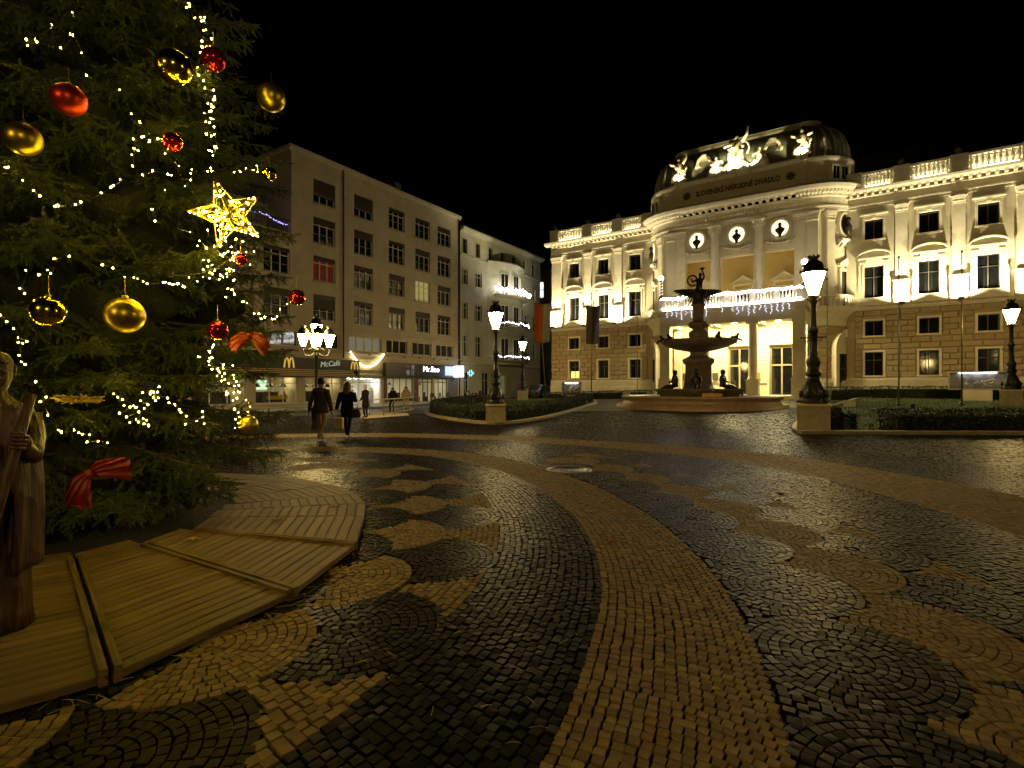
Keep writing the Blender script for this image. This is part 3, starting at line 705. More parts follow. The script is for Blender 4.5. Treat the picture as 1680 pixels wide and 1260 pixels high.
for c in (-3.2, 0, 3.2):                               # fittings on the loggia floor and on the porch roof
    q = MB(); q.box(c-.2,c+.2,-.25,-.05,7.7,7.82); q.build('floodlight', M['iron'], TH)
    lamp('SPOT', 'flood_spot', TH, (c,-.15,7.86), 130, (1,.78,.28), (c,1.0,11.5), .08, 150, .5)
for c in (-4.5,-2.5, 0, 2.5,4.5):
    q = MB(); q.box(c-.2,c+.2,-5.0,-4.8,7.7,7.84); q.build('floodlight', M['iron'], TH)
    lamp('SPOT', 'flood_spot', TH, (c,-4.9,7.9), 75, (1,.85,.48), (c*1.05,-1.5,14.0), .1, 110, .8)
for c, p in ((-1.6,600),(-.6,700),(.1,700),(1.1,600),(-4.7,420),(4.7,520)):
    lamp('SPOT', 'attic_spot_bulb', TH, (c,YF-.96,19.46), p*1.1, (1,.84,.42), (c*.98,YF-.1,21.2), .04, 120, .6)

# ---- globe lamps on the balcony corners, wound with lights
def garland(name, label, pts, col, st, n, r=.03, jit=.05, group=None, wire=True, seed=0):
    rg = random.Random(seed); pts = [Vector(p) for p in pts]
    seg = [(b-a).length for a, b in zip(pts, pts[1:])]; tot = sum(seg)
    def at(t):
        d = t*tot
        for (a, b), l in zip(zip(pts, pts[1:]), seg):
            if d <= l or l == seg[-1] and b == pts[-1]: return a+(b-a)*min(1, d/max(l,1e-6))
            d -= l
        return pts[-1]
    o = thing(name, label, 'string lights', pts[0], 0, group)
    base = pts[0]
    if wire: MB().tube([p-base for p in pts], .008, 4).build('wire', M['iron'], o)
    q = MB()
    for i in range(n):
        p = at((i+.5)/n)-base+Vector((rg.uniform(-jit,jit),rg.uniform(-jit,jit),rg.uniform(-jit,jit)))
        q.ball(p, r, 5)
    b = q.build('bulbs', emat(name+'_bulb', col, st), o); b['kind'] = 'stuff'
    return o
M['globe'] = emat('globe_lamp_glass', (1,.86,.52), 85)
for sd, lb in ((-1,'lit globe lamp on the balcony corner near the dark drooping flag'),(1,'lit globe lamp on the balcony corner behind the big iron street lamp')):
    p = tw(sd*5.16, 5.34, 8.76)
    g = thing('globe_lamp', lb, 'lamp', p, -A, 'globe lamps on the balcony')
    q = MB(); q.lathe([(.26,0),(.26,.08),(.16,.14),(.1,.3),(.075,.5),(.06,1.4),(.08,1.5),(.12,1.56)], n=10); q.build('post', M['iron'], g)
    q = MB(); q.ball((0,0,1.74), .19, 14); q.build('globe', M['globe'], g)
    q = MB()
    for i in range(40):
        a = i*.8; q.ball((.11*math.cos(a),.11*math.sin(a),.2+1.25*i/40), .017, 5)
    q.build('spiral_lights', M.setdefault('spiral', emat('spiral_bulb', (1,.88,.6), 7)), g)
# icicle lights on the balcony
for k, (y0, c0, c1, n, lb) in enumerate(((5.58,-5.1,5.1,210,'white string lights wound along the porch balcony balustrade'),)):
    garland('string_lights', lb, [tw(c0+(c1-c0)*i/24, y0, 8.70+.05*math.sin(i*1.7)) for i in range(25)], (.97,.95,1), 95, 330, .022, .09, seed=k)
garland('string_lights', 'white string lights along the foot of the balcony balustrade', [tw(-5.0+10*i/20, 5.60, 7.86) for i in range(21)], (1,.94,.86), 85, 300, .022, .08, seed=5)
rg = random.Random(3); o = thing('icicle_lights', 'bluish white icicle lights dangling below the balcony edge', 'string lights', tw(0,5.9,7.6), -A)
q = MB(); q2 = MB()
for c in [-4.5+.38*i for i in range(24)]:
    if -3.0 < c < .5 and rg.random() < .4: continue
    n = rg.randint(3, 6)
    q2.tube([(c,0,0),(c+.02,0,-.13*n)], .004, 4)
    for i in range(n): q.ball((c+rg.uniform(-.06,.06),0,-.12*(i+.5)), .021, 5)
q.build('bulbs', emat('icicle_bulb', (.72,.75,1), 9), o)['kind'] = 'stuff'; q2.build('wire', M['iron'], o)

# ================================================================ house with the restaurants
V = (math.sin(A), math.cos(A)); NM = (math.cos(A), -math.sin(A))
def mw(s, off, z=0): return Vector((-16.9+V[0]*s+NM[0]*off, 39.7+V[1]*s+NM[1]*off, z))
B1 = thing('apartment_building', 'tall plain apartment block with restaurants and striped awning at street level', 'building', mw(0,0,0), R_(90)-A)
M['stucco'] = mat('grey_tan_stucco', (.42,.37,.275), .85, .16, .7, .25, 9)
M['stucco2'] = mat('grey_stucco', (.38,.37,.285), .85, .18, .6, .25, 9)
M['shutter'] = mat('brown_roller_shutter', (.035,.022,.015), .6, .2, 6, .1)
M['metalr'] = mat('grey_rail_metal', (.22,.21,.18), .4, .2, 9, .05, metal=.3)
M['yellowlit'] = emat('lit_window_pale', (.75,.62,.2), .4)
M['redcur'] = mat('red_curtain', (.35,.04,.03), .8, .3, 12, .3)
COLS = [(1.92,4.02),(5.95,8.05),(9.94,11.96),(13.4,15.5),(16.65,18.7)]
ROWS = [(16.3,18.25),(13.1,15.2),(10.1,12.1),(6.95,9.0)]
LEFT = [(-2.25,-.12),(-6.4,-4.3),(-10.6,-8.5)]
MEZ = [(-1.75,.58),(2.0,4.45),(5.4,9.05),(9.64,12.3),(13.0,15.72),(16.4,19.2),(-5.6,-3.2),(-9.6,-7.2)]
SHOP = [(-2.85,.5,.35,2.35),(1.2,4.62,.35,2.35),(5.2,9.05,-.05,2.35),(9.75,13.1,.3,2.4),(13.9,15.9,-.1,2.4),(16.2,18.2,.3,2.4),(-7.2,-3.6,.35,2.35)]
ops = [(a,b,c,d) for a, b in COLS for c, d in ROWS] + [(a,b,c,d) for a, b in LEFT for c, d in ROWS[2:]] + [(a,b,4.7,5.95) for a, b in MEZ] + SHOP
q = MB()
wall_open(q, -16, 20.1, -1, 6.45, 0, [o for o in ops if o[3] < 6.45], .3)
wall_open(q, -16, 0, 6.45, 13.35, 0, [o for o in ops if o[3] > 6.45 and o[1] < .05], .3)
wall_open(q, 0, 20.1, 6.45, 20.05, 0, [o for o in ops if o[3] > 6.45 and o[0] > -.05], .3)
# wall piece that straddles the corner is cut at zero: close the openings there
q.add([(0,0,13.35),(0,14,13.35),(0,14,20.05),(0,0,20.05)], [(3,2,1,0)])
q.add([(20.1,0,-1),(20.1,14,-1),(20.1,14,20.05),(20.1,0,20.05)], [(0,1,2,3)])
q.add([(0,0,20.05),(20.1,0,20.05),(20.1,14,20.05),(0,14,20.05)], [(0,1,2,3)])
q.add([(-16,.35,13.3),(0,.35,13.3),(0,14,13.3),(-16,14,13.3)], [(0,1,2,3)]); q.box(-16,0,0.001,.3,12.9,13.3)
q.build('wall', M['stucco'], B1)
q = MB(); q.profx([(0,19.7),(.12,19.75),(.3,19.9),(.3,20.08),(0,20.15)], -.25, 20.2); q.box(-.3,0,-.25,14,19.9,20.1); q.build('eaves', M['stucco'], B1)
q = MB(); q.profx([(0,6.38),(.1,6.4),(.1,6.5),(0,6.52)], -16, 20.1); q.profx([(0,4.42),(.14,4.44),(.14,4.54),(0,4.56)], -16, 20.1); q.box(-16,20.1,-.06,0,3.98,4.03); q.build('string_course', M['stucco'], B1)
q = MB()
for x in [-3+2.1*i for i in range(12)]: q.box(x-.09,x+.09,-.3,-.14,4.36,4.44)
q.build('ledge_lamps', M['iron'], B1)
for x in (4.75, 19.9):
    q = MB(); q.tube([(x,-.12,20),(x,-.12,4)], .06, 6); q.build('drainpipe', M['shutter'], B1)
# set-back storey with balcony on the lower block
q = MB(); q.box(-16,0,3.2,10,13.3,16.2); q.build('setback_storey', M['stucco2'], B1)
q = MB(); q.add([(-16.3,2.7,15.9),(0,2.7,16.2),(0,7,18.2),(-16.3,7,18.2)], [(0,1,2,3)]); q.build('setback_roof', M['slate'], B1)
q = MB()
q.box(-16,-.02,.1,.14,14.25,14.3)
for i in range(40): q.box(-15.9+.4*i,-15.87+.4*i,.1,.13,13.3,14.25)
q.build('terrace_rail', M['iron'], B1)
def awin(b, x0, x1, z0, z1, sh, litm=None, rail=True, nx=3, mt=None, shut=True, idx=0):
    w = MB(); w.box(x0-.1,x1+.1,-.14,.02,z0-.12,z0-.02)
    wo = w.build('window', M['stucco'], b)
    pane(wo, x0, x1, z0, z1, .26, litm or M['glass'])
    sash(wo, x0, x1, z0, z1, .2, mt or M['wsash'], nx, z0+(z1-z0)*.72 if shut else None, .07)
    if shut and sh > .05:
        s = MB(); n = max(2, int(sh/.12))
        for k in range(n):
            za, zb = z1-sh*(k+1)/n, z1-sh*k/n; s.frus((x0+x1)/2,.12,za,zb-.008,(x1-x0)/2-.01,.03,(x1-x0)/2-.01,.022)
        s.build('roller_shutter', M['shutter'], wo)
    if rail:
        s = MB(); s.box(x0,x1,.02,.05,z0+.72,z0+.76); s.box(x0,x1,.02,.05,z0+.1,z0+.13)
        s.build('window_rail', M['metalr'], wo)
    return wo
SH = {(0,0):1.3,(0,1):.5,(0,2):.35,(0,3):1.15,(1,0):1.25,(1,1):.7,(1,2):.35,(1,3):.35}
for ci, (a, b) in enumerate(COLS):
    for ri, (c, d) in enumerate(ROWS):
        lm = M['yellowlit'] if (ci, ri) == (3, 2) else M['redcur'] if (ci, ri) == (0, 2) else None
        awin(B1, a, b, c, d, 0.05 if (ci, ri) == (3, 2) else SH.get((ci, ri), random.uniform(.3,.6)), lm)
for ci, (a, b) in enumerate(LEFT):
    for ri, (c, d) in enumerate(ROWS[2:]): awin(B1, a, b, c, d, random.uniform(.3,.5))
M['mezlit'] = emat('mezzanine_glow', (.7,.62,.42), .18)
for i, (a, b) in enumerate(MEZ):
    awin(B1, a, b, 4.7, 5.95, 0, M['mezlit'] if i in (2,) else M['darklit'] if i in (4,5) else None, False, 4 if b-a > 3 else 3 if i > 2 else 2, shut=False)
# ---- restaurant fascia, awning, shop fronts
M['fascia'] = mat('dark_green_fascia', (.016,.022,.014), .5, .2, 3, .05)
M['arch'] = emat('golden_yellow_sign', (1,.62,.08), .55)
M['arch_em'] = M['arch']
M['cream_sign'] = emat('cream_sign_letters', (.85,.8,.62), .4)
q = MB(); q.box(-12,6.1,-.5,.02,2.95,3.82); fa = q.build('sign_fascia', M['fascia'], B1)
def arches(par, x, z, h, y, mt):
    q = MB(); w_ = h*.29
    for s_ in (-1, 1):
        cx = x+s_*w_*.92; pts = []
        for i in range(17):
            t = -1+2*i/16; pts.append((cx+w_*t, z+h*(1-abs(t)**2.6)))
        for (xa,za),(xb,zb) in zip(pts, pts[1:]):
            tx, tz = xb-xa, zb-za; l = math.hypot(tx, tz); nx_, nz_ = -tz/l, tx/l; t_ = h*.075
            q.add([(xa-nx_*t_,y,za-nz_*t_),(xb-nx_*t_,y,zb-nz_*t_),(xb+nx_*t_,y,zb+nz_*t_),(xa+nx_*t_,y,za+nz_*t_),
                   (xa-nx_*t_,y+.06,za-nz_*t_),(xb-nx_*t_,y+.06,zb-nz_*t_),(xb+nx_*t_,y+.06,zb+nz_*t_),(xa+nx_*t_,y+.06,za+nz_*t_)], [(0,1,2,3),(4,7,6,5),(3,2,6,7),(0,4,5,1)])
    q.build('arches_emblem', mt, par)
arches(fa, -.55, 3.02, .72, -.57, M['arch'])
arches(fa, 5.55, 3.05, .62, -.57, M['arch'])
text('McCafé', .62, M['cream_sign'], fa, (3.1,-.53,3.42), (R_(90),R_(-6),0), .015, 'lettering', shear=.25)
# striped awning
M['awn_a'] = mat('cream_awning_stripe', (.70,.56,.32), .8, .1, 6, .1); M['awn_b'] = mat('brown_awning_stripe', (.10,.035,.02), .8, .1, 6, .1)
q = MB(); n = 7
for k in range(n):
    z0, z1 = 2.92-.5*k/n, 2.92-.5*(k+1)/n; o0, o1 = .5+.55*k/n, .5+.55*(k+1)/n
    q.add([(-12,-o1,z1),(5.6,-o1,z1),(5.6,-o0,z0),(-12,-o0,z0)], [(0,1,2,3)], k % 2)
q.box(5.4,5.65,-1.05,0,2.38,2.9, 2)
q.build('striped_awning', [M['awn_a'], M['awn_b'], M['fascia']], B1)
# interiors behind the shop windows
M['room_warm'] = mat('warm_room_wall', (.42,.36,.22), .8, .2, 2, .1)
M['room_white'] = mat('white_room_wall', (.75,.74,.68), .7, .1, 2, .05)
M['roomlamp'] = emat('room_lamp', (1,.88,.52), 42)
M['roomlampw'] = emat('shop_lamp_white', (1,.95,.80), 75)
M['screen'] = emat('menu_screen', (.55,.9,.5), 1.6)
M['clear'] = None
m, nt, b = _nodes('shop_glass'); b.inputs['Base Color'].default_value = (1,1,1,1); b.inputs['Roughness'].default_value = .02
tr = nt.nodes.new('ShaderNodeBsdfTransparent'); mxs = nt.nodes.new('ShaderNodeMixShader'); mxs.inputs[0].default_value = .10; nt.links.new(tr.outputs[0], mxs.inputs[1]); nt.links.new(b.outputs[0], mxs.inputs[2]); b.inputs['Base Color'].default_value = (.02,.02,.02,1); nt.links.new(mxs.outputs[0], nt.nodes['Material Output'].inputs[0]); M['clear'] = m
def room(par, x0, x1, z0, z1, dep, wallm, name='shop_interior'):
    q = MB(); y0, y1 = .32, .32+dep
    q.add([(x0,y0,z0),(x1,y0,z0),(x1,y0,z1),(x0,y0,z1),(x0,y1,z0),(x1,y1,z0),(x1,y1,z1),(x0,y1,z1)], [(0,1,5,4),(4,5,6,7),(3,7,6,2),(0,4,7,3),(1,2,6,5)])
    return q.build(name, wallm, par)
def shop_win(x0, x1, z0, z1, nx, mt, tz=None):
    w = MB(); w.box(x0-.06,x1+.06,-.06,.06,z0-.08,z0); wo = w.build('shop_window', mt, B1)
    MB().box(x0,x1,.14,.155,z0,z1).build('pane', M['clear'], wo)
    sash(wo, x0, x1, z0, z1, .12, mt, nx, tz, .06); return wo
for (x0,x1,z0,z1), nm in ((SHOP[0],'a'),(SHOP[1],'b'),(SHOP[6],'c')):
    shop_win(x0,x1,z0,z1,3 if nm != 'b' else 4,M['wsash'],1.85)
    ro = room(B1, x0-.3, x1+.3, z0-.3, z1+.1, 3.2, M['room_warm'])
    q = MB()
    for i in range(4): q.box(x0+.4+.85*i,x0+.75+.85*i,1.4,1.75,2.36,2.40)
    q.build('ceiling_lights', M['roomlamp'], ro)
    q = MB()
    for i in range(3): q.lathe([(.02,.5),(.05,.34),(.2,.24),(.3,.06),(.31,0)], (x0+.8+1.05*i, 1.3, 1.55), 12); q.tube([(x0+.8+1.05*i,1.3,2.0),(x0+.8+1.05*i,1.3,2.4)], .012, 4)
    q.build('pendant_shades', M['iron'], ro)
    q = MB(); q.box(x0+.2,x1-.4,1.9,2.5,z0-.3,1.15); q.box(x0+.1,x1-.3,1.8,2.5,1.15,1.2); q.build('counter', mat('shop_counter_'+nm, (.10,.08,.05), .5, .2, 4, .1), ro)
    q = MB()
    for i in range(9): q.box(x0+.3+.32*i,x0+.5+.32*i,1.0,1.2,z0-.3,.5+.25*(i % 3)); q.ball((x0+.4+.32*i,1.1,.62+.25*(i % 3)), .09, 6)
    q.build('tables', M['sash'], ro)
    if nm == 'a':
        q = MB(); q.box(x1-1.3,x1-.45,3.4,3.44,1.35,2.1); q.build('menu_board', M['screen'], ro)
        q = MB(); q.box(x0+1.2,x1-.5,.5,.52,.62,.9); q.build('yellow_lettering_panel', mat('yellow_panel', (.55,.4,.02), .6, .3, 14, 0), ro)
# white bakery shop
shop_win(*SHOP[2], 3, M['wsash'], 1.95)
ro = room(B1, 5.0, 9.2, -.1, 2.4, 3.0, M['room_white'])
q = MB()
for i in range(5): q.box(5.4+.75*i,5.7+.75*i,.9,1.2,2.30,2.36)
q.build('ceiling_lights', M['roomlampw'], ro)
q = MB()
for k in range(5): q.box(5.8,8.2,2.6,3.0,.35+.38*k,.39+.38*k)
q.build('shelves', M['room_warm'], ro)
q = MB()
for k in range(5):
    for i in range(9): q.ball((5.95+.26*i, 2.7, .47+.38*k), (.11,.1,.07+.03*random.random()), 6)
q.build('loaves', mat('bread_crust', (.40,.22,.08), .7, .3, 8, .2), ro)
q = MB(); q.box(5.6,8.4,1.5,2.1,-.1,.9); q.box(8.5,8.9,1.2,1.6,-.1,1.7); q.build('counter', M['wsash'], ro)
text('KÁVA | KOLÁČE', .2, M['sash'], B1, (6.9,.02,2.17), (R_(90),0,0), .01) if False else None
q = MB(); q.profx([(0,2.55),(.1,2.57),(.1,2.64),(0,2.66)], 5.7, 9.15); q.profx([(0,3.0),(.1,3.02),(.1,3.09),(0,3.11)], 6.15, 9.15); q.build('fascia_moulding', M['stucco'], B1)
# Mr.Bao front
M['black_sign'] = flat('black_sign_board', (.010,.010,.012), .4)
q = MB(); q.box(9.2,18.95,-.42,.02,2.5,3.8); sg = q.build('sign_fascia', M['black_sign'], B1)
M['neon'] = emat('white_lit_letters', (.86,.86,1), 3); M['chars'] = emat('dim_white_characters', (.8,.8,.72), .22)
text('Mr.Bao', .78, M['neon'], sg, (15.2,-.46,3.3), (R_(90),0,0), .02, 'lit_lettering', sx=1.05)
text('一 家', .52, M['chars'], sg, (12.3,-.44,3.42), (R_(90),0,0), .01); text('餐 厅', .52, M['chars'], sg, (12.3,-.44,2.88), (R_(90),0,0), .01)
text('ASIAN RESTAURANT', .13, M['chars'], sg, (15.2,-.44,2.74), (R_(90),0,0), .005) if False else None
q = MB(); q.box(17.3,18.6,-.5,-.43,2.75,3.7); q.build('light_box_poster', emat('pale_blue_lightbox', (.5,.62,1), 1.3), sg)
q = MB(); q.box(18.7,18.95,-1.6,-.44,2.6,3.75); q.build('projecting_light_box', emat('white_lightbox', (.85,.88,1), 5), sg)
shop_win(*SHOP[3], 4, M['sash']); shop_win(*SHOP[4], 3, M['sash'], 2.0); shop_win(*SHOP[5], 3, M['sash'], 2.0)
ro = room(B1, 9.5, 18.6, -.1, 2.45, 3.5, M['room_white'])
q = MB()
for i in range(7): q.box(10+1.2*i,10.4+1.2*i,1.2,1.5,2.40,2.44)
q.build('ceiling_lights', M['roomlamp'], ro)
q = MB()
for x in (10.9, 14.9): q.lathe([(.03,.35),(.06,.25),(.2,.08),(.22,0)], (x, 1.0, 1.75), 10); q.tube([(x,1,2.1),(x,1,2.45)], .012, 4)
q.build('pendant_shades', M['iron'], ro)
q = MB()
for i in range(14): q.box(9.9+.6*i,10.2+.6*i,1.0+.5*(i % 2),1.4+.5*(i % 2),-.1,.55); q.box(9.9+.6*i,10.2+.6*i,1.35+.5*(i % 2),1.4+.5*(i % 2),.55,1.0)
q.build('chairs_inside', M['sash'], ro)
q = MB(); q.box(9.3,9.7,-.03,.02,.1,2.4); q.box(13.2,13.8,-.03,.02,.1,2.4); q.build('poster_panels', mat('brown_poster', (.10,.04,.035), .6, .8, 3, 0), B1)
# planters in front of Mr.Bao windows (on the sill)
q = MB(); q.box(18.25,19.9,-.02,.0,-.2,2.5); q.build('grey_pier_panel', mat('blue_grey_panel', (.13,.13,.15), .6, .1, 3, .05), B1)
q = MB(); q.box(-16,20.1,-.05,0,-1,.1); q.build('base_course', M['plinth'], B1)
q = MB(); q.box(-1.9,-.4,-.02,.03,-.06,.14); q.build('cellar_vent', M['metalr'], B1)
# roof behind, chimneys
q = MB(); q.add([(15.5,2,20),(20.1,2,20),(20.1,6,23.3),(15.5,6,23.3),(15.5,14,20),(20.1,14,20)], [(0,1,2,3),(3,2,5,4),(0,3,4),(1,5,2)]); q.box(14.6,15.4,4,5,20,23.0); q.build('rear_roof', M['slate'], B1)
q = MB(); q.tube([(3.2,4,20),(3.2,4,24.2)], .05, 5); q.tube([(2.6,4,23.8),(3.8,4,23.8)], .03, 4); q.tube([(2.8,4,23.2),(3.6,4,23.2)], .03, 4); q.build('aerial', M['iron'], B1)
# light swag over the bakery
sw = [mw(5.35+3.75*t, .25, 4.55-(1.22)*(1-(2*t-1)**2)) for t in [i/16 for i in range(17)]]
garland('light_swag', 'glowing warm white light swag hanging over the bakery shop front', sw, (1,.82,.42), 26, 90, .035, .01, wire=True, seed=2)
# blue lights on the terrace
garland('terrace_lights', 'blue string lights along the set-back roof terrace rail', [mw(-6+5.7*i/12, -.05, 14.35-.35*(i/12)+.12*math.sin(i)) for i in range(13)], (.35,.3,1), 9, 55, .025, .05, seed=9)

# ================================================================ corner house further along
B2 = thing('corner_building', 'dim grey apartment house with curved bay window and lit balconies', 'building', mw(20.3,0,0), R_(90)-A)
X2 = 17.2; ops = []
tw_ = [(.35,1.2),(2.75,3.55),(5.2,6.0),(7.7,8.5),(10.2,11.0),(12.7,13.5),(14.95,15.75)]
for a, b in tw_: ops.append((a,b,16.3,17.95))
for a, b in ((.4,1.3),(2.7,3.9)):
    for c, d in ((12.95,14.6),(9.1,10.9),(4.95,7.3)): ops.append((a,b,c,d))
for a, b in ((13.0,14.0),(15.1,16.0)):
    for c, d in ((12.95,14.6),(9.1,10.9),(5.2,7.3)): ops.append((a,b,c,d))
ops += [(.6,1.6,.2,3.2),(3.9,5.4,.2,3.2),(7.3,8.9,.2,3.0)]
q = MB(); wall_open(q, 0, X2, -1, 19.0, 0, ops, .3); q.add([(X2,0,-1),(X2,14,-1),(X2,14,19),(X2,0,19)], [(0,1,2,3)]); q.build('wall', M['stucco2'], B2)
q = MB(); q.profx([(0,18.6),(.2,18.7),(.55,18.9),(.55,19.08),(0,19.2)], 0, X2+.4); q.build('cornice', M['stucco2'], B2)
for pr_, xa, xb in (([(0,16.0),(.14,16.04),(.14,16.16),(0,16.2)],0,5),([(0,16.0),(.14,16.04),(.14,16.16),(0,16.2)],12.6,X2),([(0,4.0),(.18,4.05),(.18,4.2),(0,4.25)],0,X2)): MB().profx(pr_, xa, xb).build('string_course', M['stucco2'], B2)
q = MB(); q.add([(0,-.4,19.1),(X2+.4,-.4,19.1),(X2+.4,6,23),(0,6,23)], [(0,1,2,3)]); q.build('roof', M['slate'], B2)
for (a,b,c,d) in ops:
    w_ = MB(); w_.box(a-.12,b+.12,-.1,.02,c-.12,c); w_.box(a-.12,a,-.05,.02,c,d+.12); w_.box(b,b+.12,-.05,.02,c,d+.12); w_.box(a,b,-.05,.02,d,d+.12)
    wo = w_.build('window', M['stucco2'], B2); pane(wo, a, b, c, d, .24, M['glass'] if a != 7.3 else M.setdefault('hall', emat('lit_hall_glass', (.55,.62,.25), .16))); sash(wo, a, b, c, d, .2, M['wsash'] if c < 16 else M['sash'], 2, c+(d-c)*.7, .06)
# curved bay
bp = []; bn = []
for i in range(13):
    t = i/12; x = 5.0+7.6*t; h = 1.5*math.sin(math.pi*t)**.8; bp.append((x, -h))
for i in range(13):
    a_ = bp[max(0,i-1)]; b_ = bp[min(12,i+1)]; tx, ty = b_[0]-a_[0], b_[1]-a_[1]; l = math.hypot(tx, ty); bn.append((ty/l, -tx/l))
q = MB(); q.sweep(bp, bn, [(0,4.2),(0,16.1),(.25,16.2),(.25,16.4),(-.6,16.5)], 0, True); q.build('curved_bay', M['stucco2'], B2)
for zz in (12.45, 8.7, 4.75):
    q = MB(); q.sweep(bp[1:-1], bn[1:-1], [(0,zz-.3),(.7,zz-.15),(.8,zz),(0,zz+.02)]); q.build('balcony_slab', M['stucco2'], B2)
    q = MB(); q.sweep(bp[1:-1], bn[1:-1], [(.74,zz+.86),(.78,zz+.86),(.78,zz+.9),(.74,zz+.9)])
    for i in range(1, 12):
        for k in range(4):
            t = k/4; j = min(i+1, 12); x = bp[i][0]*(1-t)+bp[j][0]*t+bn[i][0]*.76; y = bp[i][1]*(1-t)+bp[j][1]*t+bn[i][1]*.76; q.box(x-.012,x+.012,y-.012,y+.012,zz,zz+.88)
    q.build('balcony_rail', M['iron'], B2)
    for i in (3, 6, 9):
        an = math.atan2(bn[i][1], bn[i][0])+math.pi/2; lo_ = (bp[i][0], bp[i][1], 0)
        w_ = MB(); w_.box(-.62,-.5,-.08,.1,zz+.02,zz+2.5); w_.box(.5,.62,-.08,.1,zz+.02,zz+2.5); w_.box(-.62,.62,-.08,.1,zz+2.5,zz+2.62); wo = w_.build('balcony_door', M['wsash'], B2, lo_, (0,0,an))
        MB().box(-.5,.5,-.05,.05,zz+.02,zz+2.5).build('pane', M['glass'], wo)
        MB().box(-.03,.03,-.07,-.04,zz+.02,zz+2.5).build('sash', M['wsash'], wo)
for zz, st, n, r_, lb in ((13.0,60,170,.045,'bright white string lights along the topmost balcony of the curved bay'),(9.15,16,70,.035,'small white string lights along the middle balcony of the curved bay'),(5.15,14,70,.035,'small white string lights along the lowest balcony of the curved bay')):
    pts = []
    for i in range(1, 12): 
        p = mw(20.3+bp[i][0]+bn[i][0]*.8, -(bp[i][1]+bn[i][1]*.8), zz+.12*math.sin(i*2.3)); pts.append(p)
    garland('balcony_lights', lb, pts, (1,.95,.85), st, n, r_, .24 if zz > 10 else .08, 'lit balconies of the corner house', seed=int(zz))
# pharmacy cross
px = thing('pharmacy_cross', 'small glowing green pharmacy cross on a wall bracket', 'sign', mw(20.9,1.0,3.05), R_(90)-A)
q = MB()
q.box(-.07,.07,-.05,.05,-.35,.35); q.box(-.35,-.07,-.05,.05,-.12,.12); q.box(.07,.35,-.05,.05,-.12,.12)
q.build('cross', M['iron'], px, rot=(0,0,R_(-60)))
q = MB()
for a in range(4):
    an = math.pi/2*a
    for k in (.13,.22,.31):
        for s_ in (-1,1): q.ball((math.cos(an)*k-math.sin(an)*.09*s_, -.06, math.sin(an)*k+math.cos(an)*.09*s_), .035, 5)
q.build('led_outline', emat('cyan_led', (.25,.9,.8), 5), px, rot=(0,0,R_(-60)))
q = MB(); q.tube([(0,.05,0),(0,1.0,0)], .03, 5); q.build('bracket', M['iron'], px)
# far dark house at the end of the side street
B3 = thing('far_building', 'dark house at the end of the side street with one lit stair window', 'building', (9.5, 92, 0), R_(-10))
q = MB(); wall_open(q, -16, 22, -1, 22.5, 0, [(-5.0,-3.8,17.4,20.4)], .2); q.box(-16,22,.4,8,22.5,22.9); q.build('wall', M['stucco2'], B3)
q = MB(); q.add([(-16,0,22.6),(22,0,22.6),(22,6,25),(-16,6,25)], [(0,1,2,3)]); q.build('roof', M['slate'], B3)
w_ = MB(); w_.box(-5.1,-3.7,-.1,.0,17.2,17.4); wo = w_.build('window', M['stucco2'], B3)
pane(wo, -5.0, -3.8, 17.4, 20.4, .15, emat('stair_window', (.85,.95,1), 1.6)); sash(wo, -5.0, -3.8, 17.4, 20.4, .1, M['sash'], 1, 18.9, .14)
# ================================================================ ground sheet, pavement, kerbs, lawns
M['mortar'] = mat('dark_joint_sand', (.020,.016,.011), .8, .3, 9, .4, 60)
def ground_mat():
    m, nt, b = _nodes('far_cobbles'); N = nt.nodes; L = nt.links
    tc = N.new('ShaderNodeTexCoord'); vo = N.new('ShaderNodeTexVoronoi'); vo.inputs['Scale'].default_value = 8.5; vo.inputs['Randomness'].default_value = .55
    L.new(tc.outputs['Object'], vo.inputs['Vector'])
    ve = N.new('ShaderNodeTexVoronoi'); ve.feature = 'DISTANCE_TO_EDGE'; ve.inputs['Scale'].default_value = 8.5; ve.inputs['Randomness'].default_value = .55
    L.new(tc.outputs['Object'], ve.inputs['Vector'])
    cr = N.new('ShaderNodeMapRange'); cr.inputs[1].default_value = 0; cr.inputs[2].default_value = .12
    L.new(ve.outputs['Distance'], cr.inputs[0])
    hs = N.new('ShaderNodeHueSaturation'); hs.inputs['Color'].default_value = (.036,.033,.027,1)
    sp = N.new('ShaderNodeSeparateColor'); L.new(vo.outputs['Color'], sp.inputs[0])
    m2 = N.new('ShaderNodeMapRange'); m2.inputs[3].default_value = .6; m2.inputs[4].default_value = 1.5; L.new(sp.outputs[0], m2.inputs[0]); L.new(m2.outputs[0], hs.inputs['Value'])
    mx = N.new('ShaderNodeMix'); mx.data_type = 'RGBA'; mx.inputs['A'].default_value = (.015,.012,.009,1); L.new(hs.outputs[0], mx.inputs['B']); L.new(cr.outputs[0], mx.inputs['Factor'])
    L.new(mx.outputs['Result'], b.inputs['Base Color']); b.inputs['Roughness'].default_value = .40; b.inputs['Specular IOR Level'].default_value = .14
    # each far stone tilts a little: bump from a slope of random direction
    bp = N.new('ShaderNodeBump'); bp.inputs['Strength'].default_value = .7; bp.inputs['Distance'].default_value = .03
    no = N.new('ShaderNodeTexNoise'); no.inputs['Scale'].default_value = 7; L.new(tc.outputs['Object'], no.inputs['Vector'])
    ad = N.new('ShaderNodeMath'); ad.operation = 'MULTIPLY_ADD'; ad.inputs[1].default_value = .6; L.new(cr.outputs[0], ad.inputs[0]); L.new(no.outputs['Fac'], ad.inputs[2])
    L.new(ad.outputs[0], bp.inputs['Height']); L.new(bp.outputs['Normal'], b.inputs['Normal'])
    return m
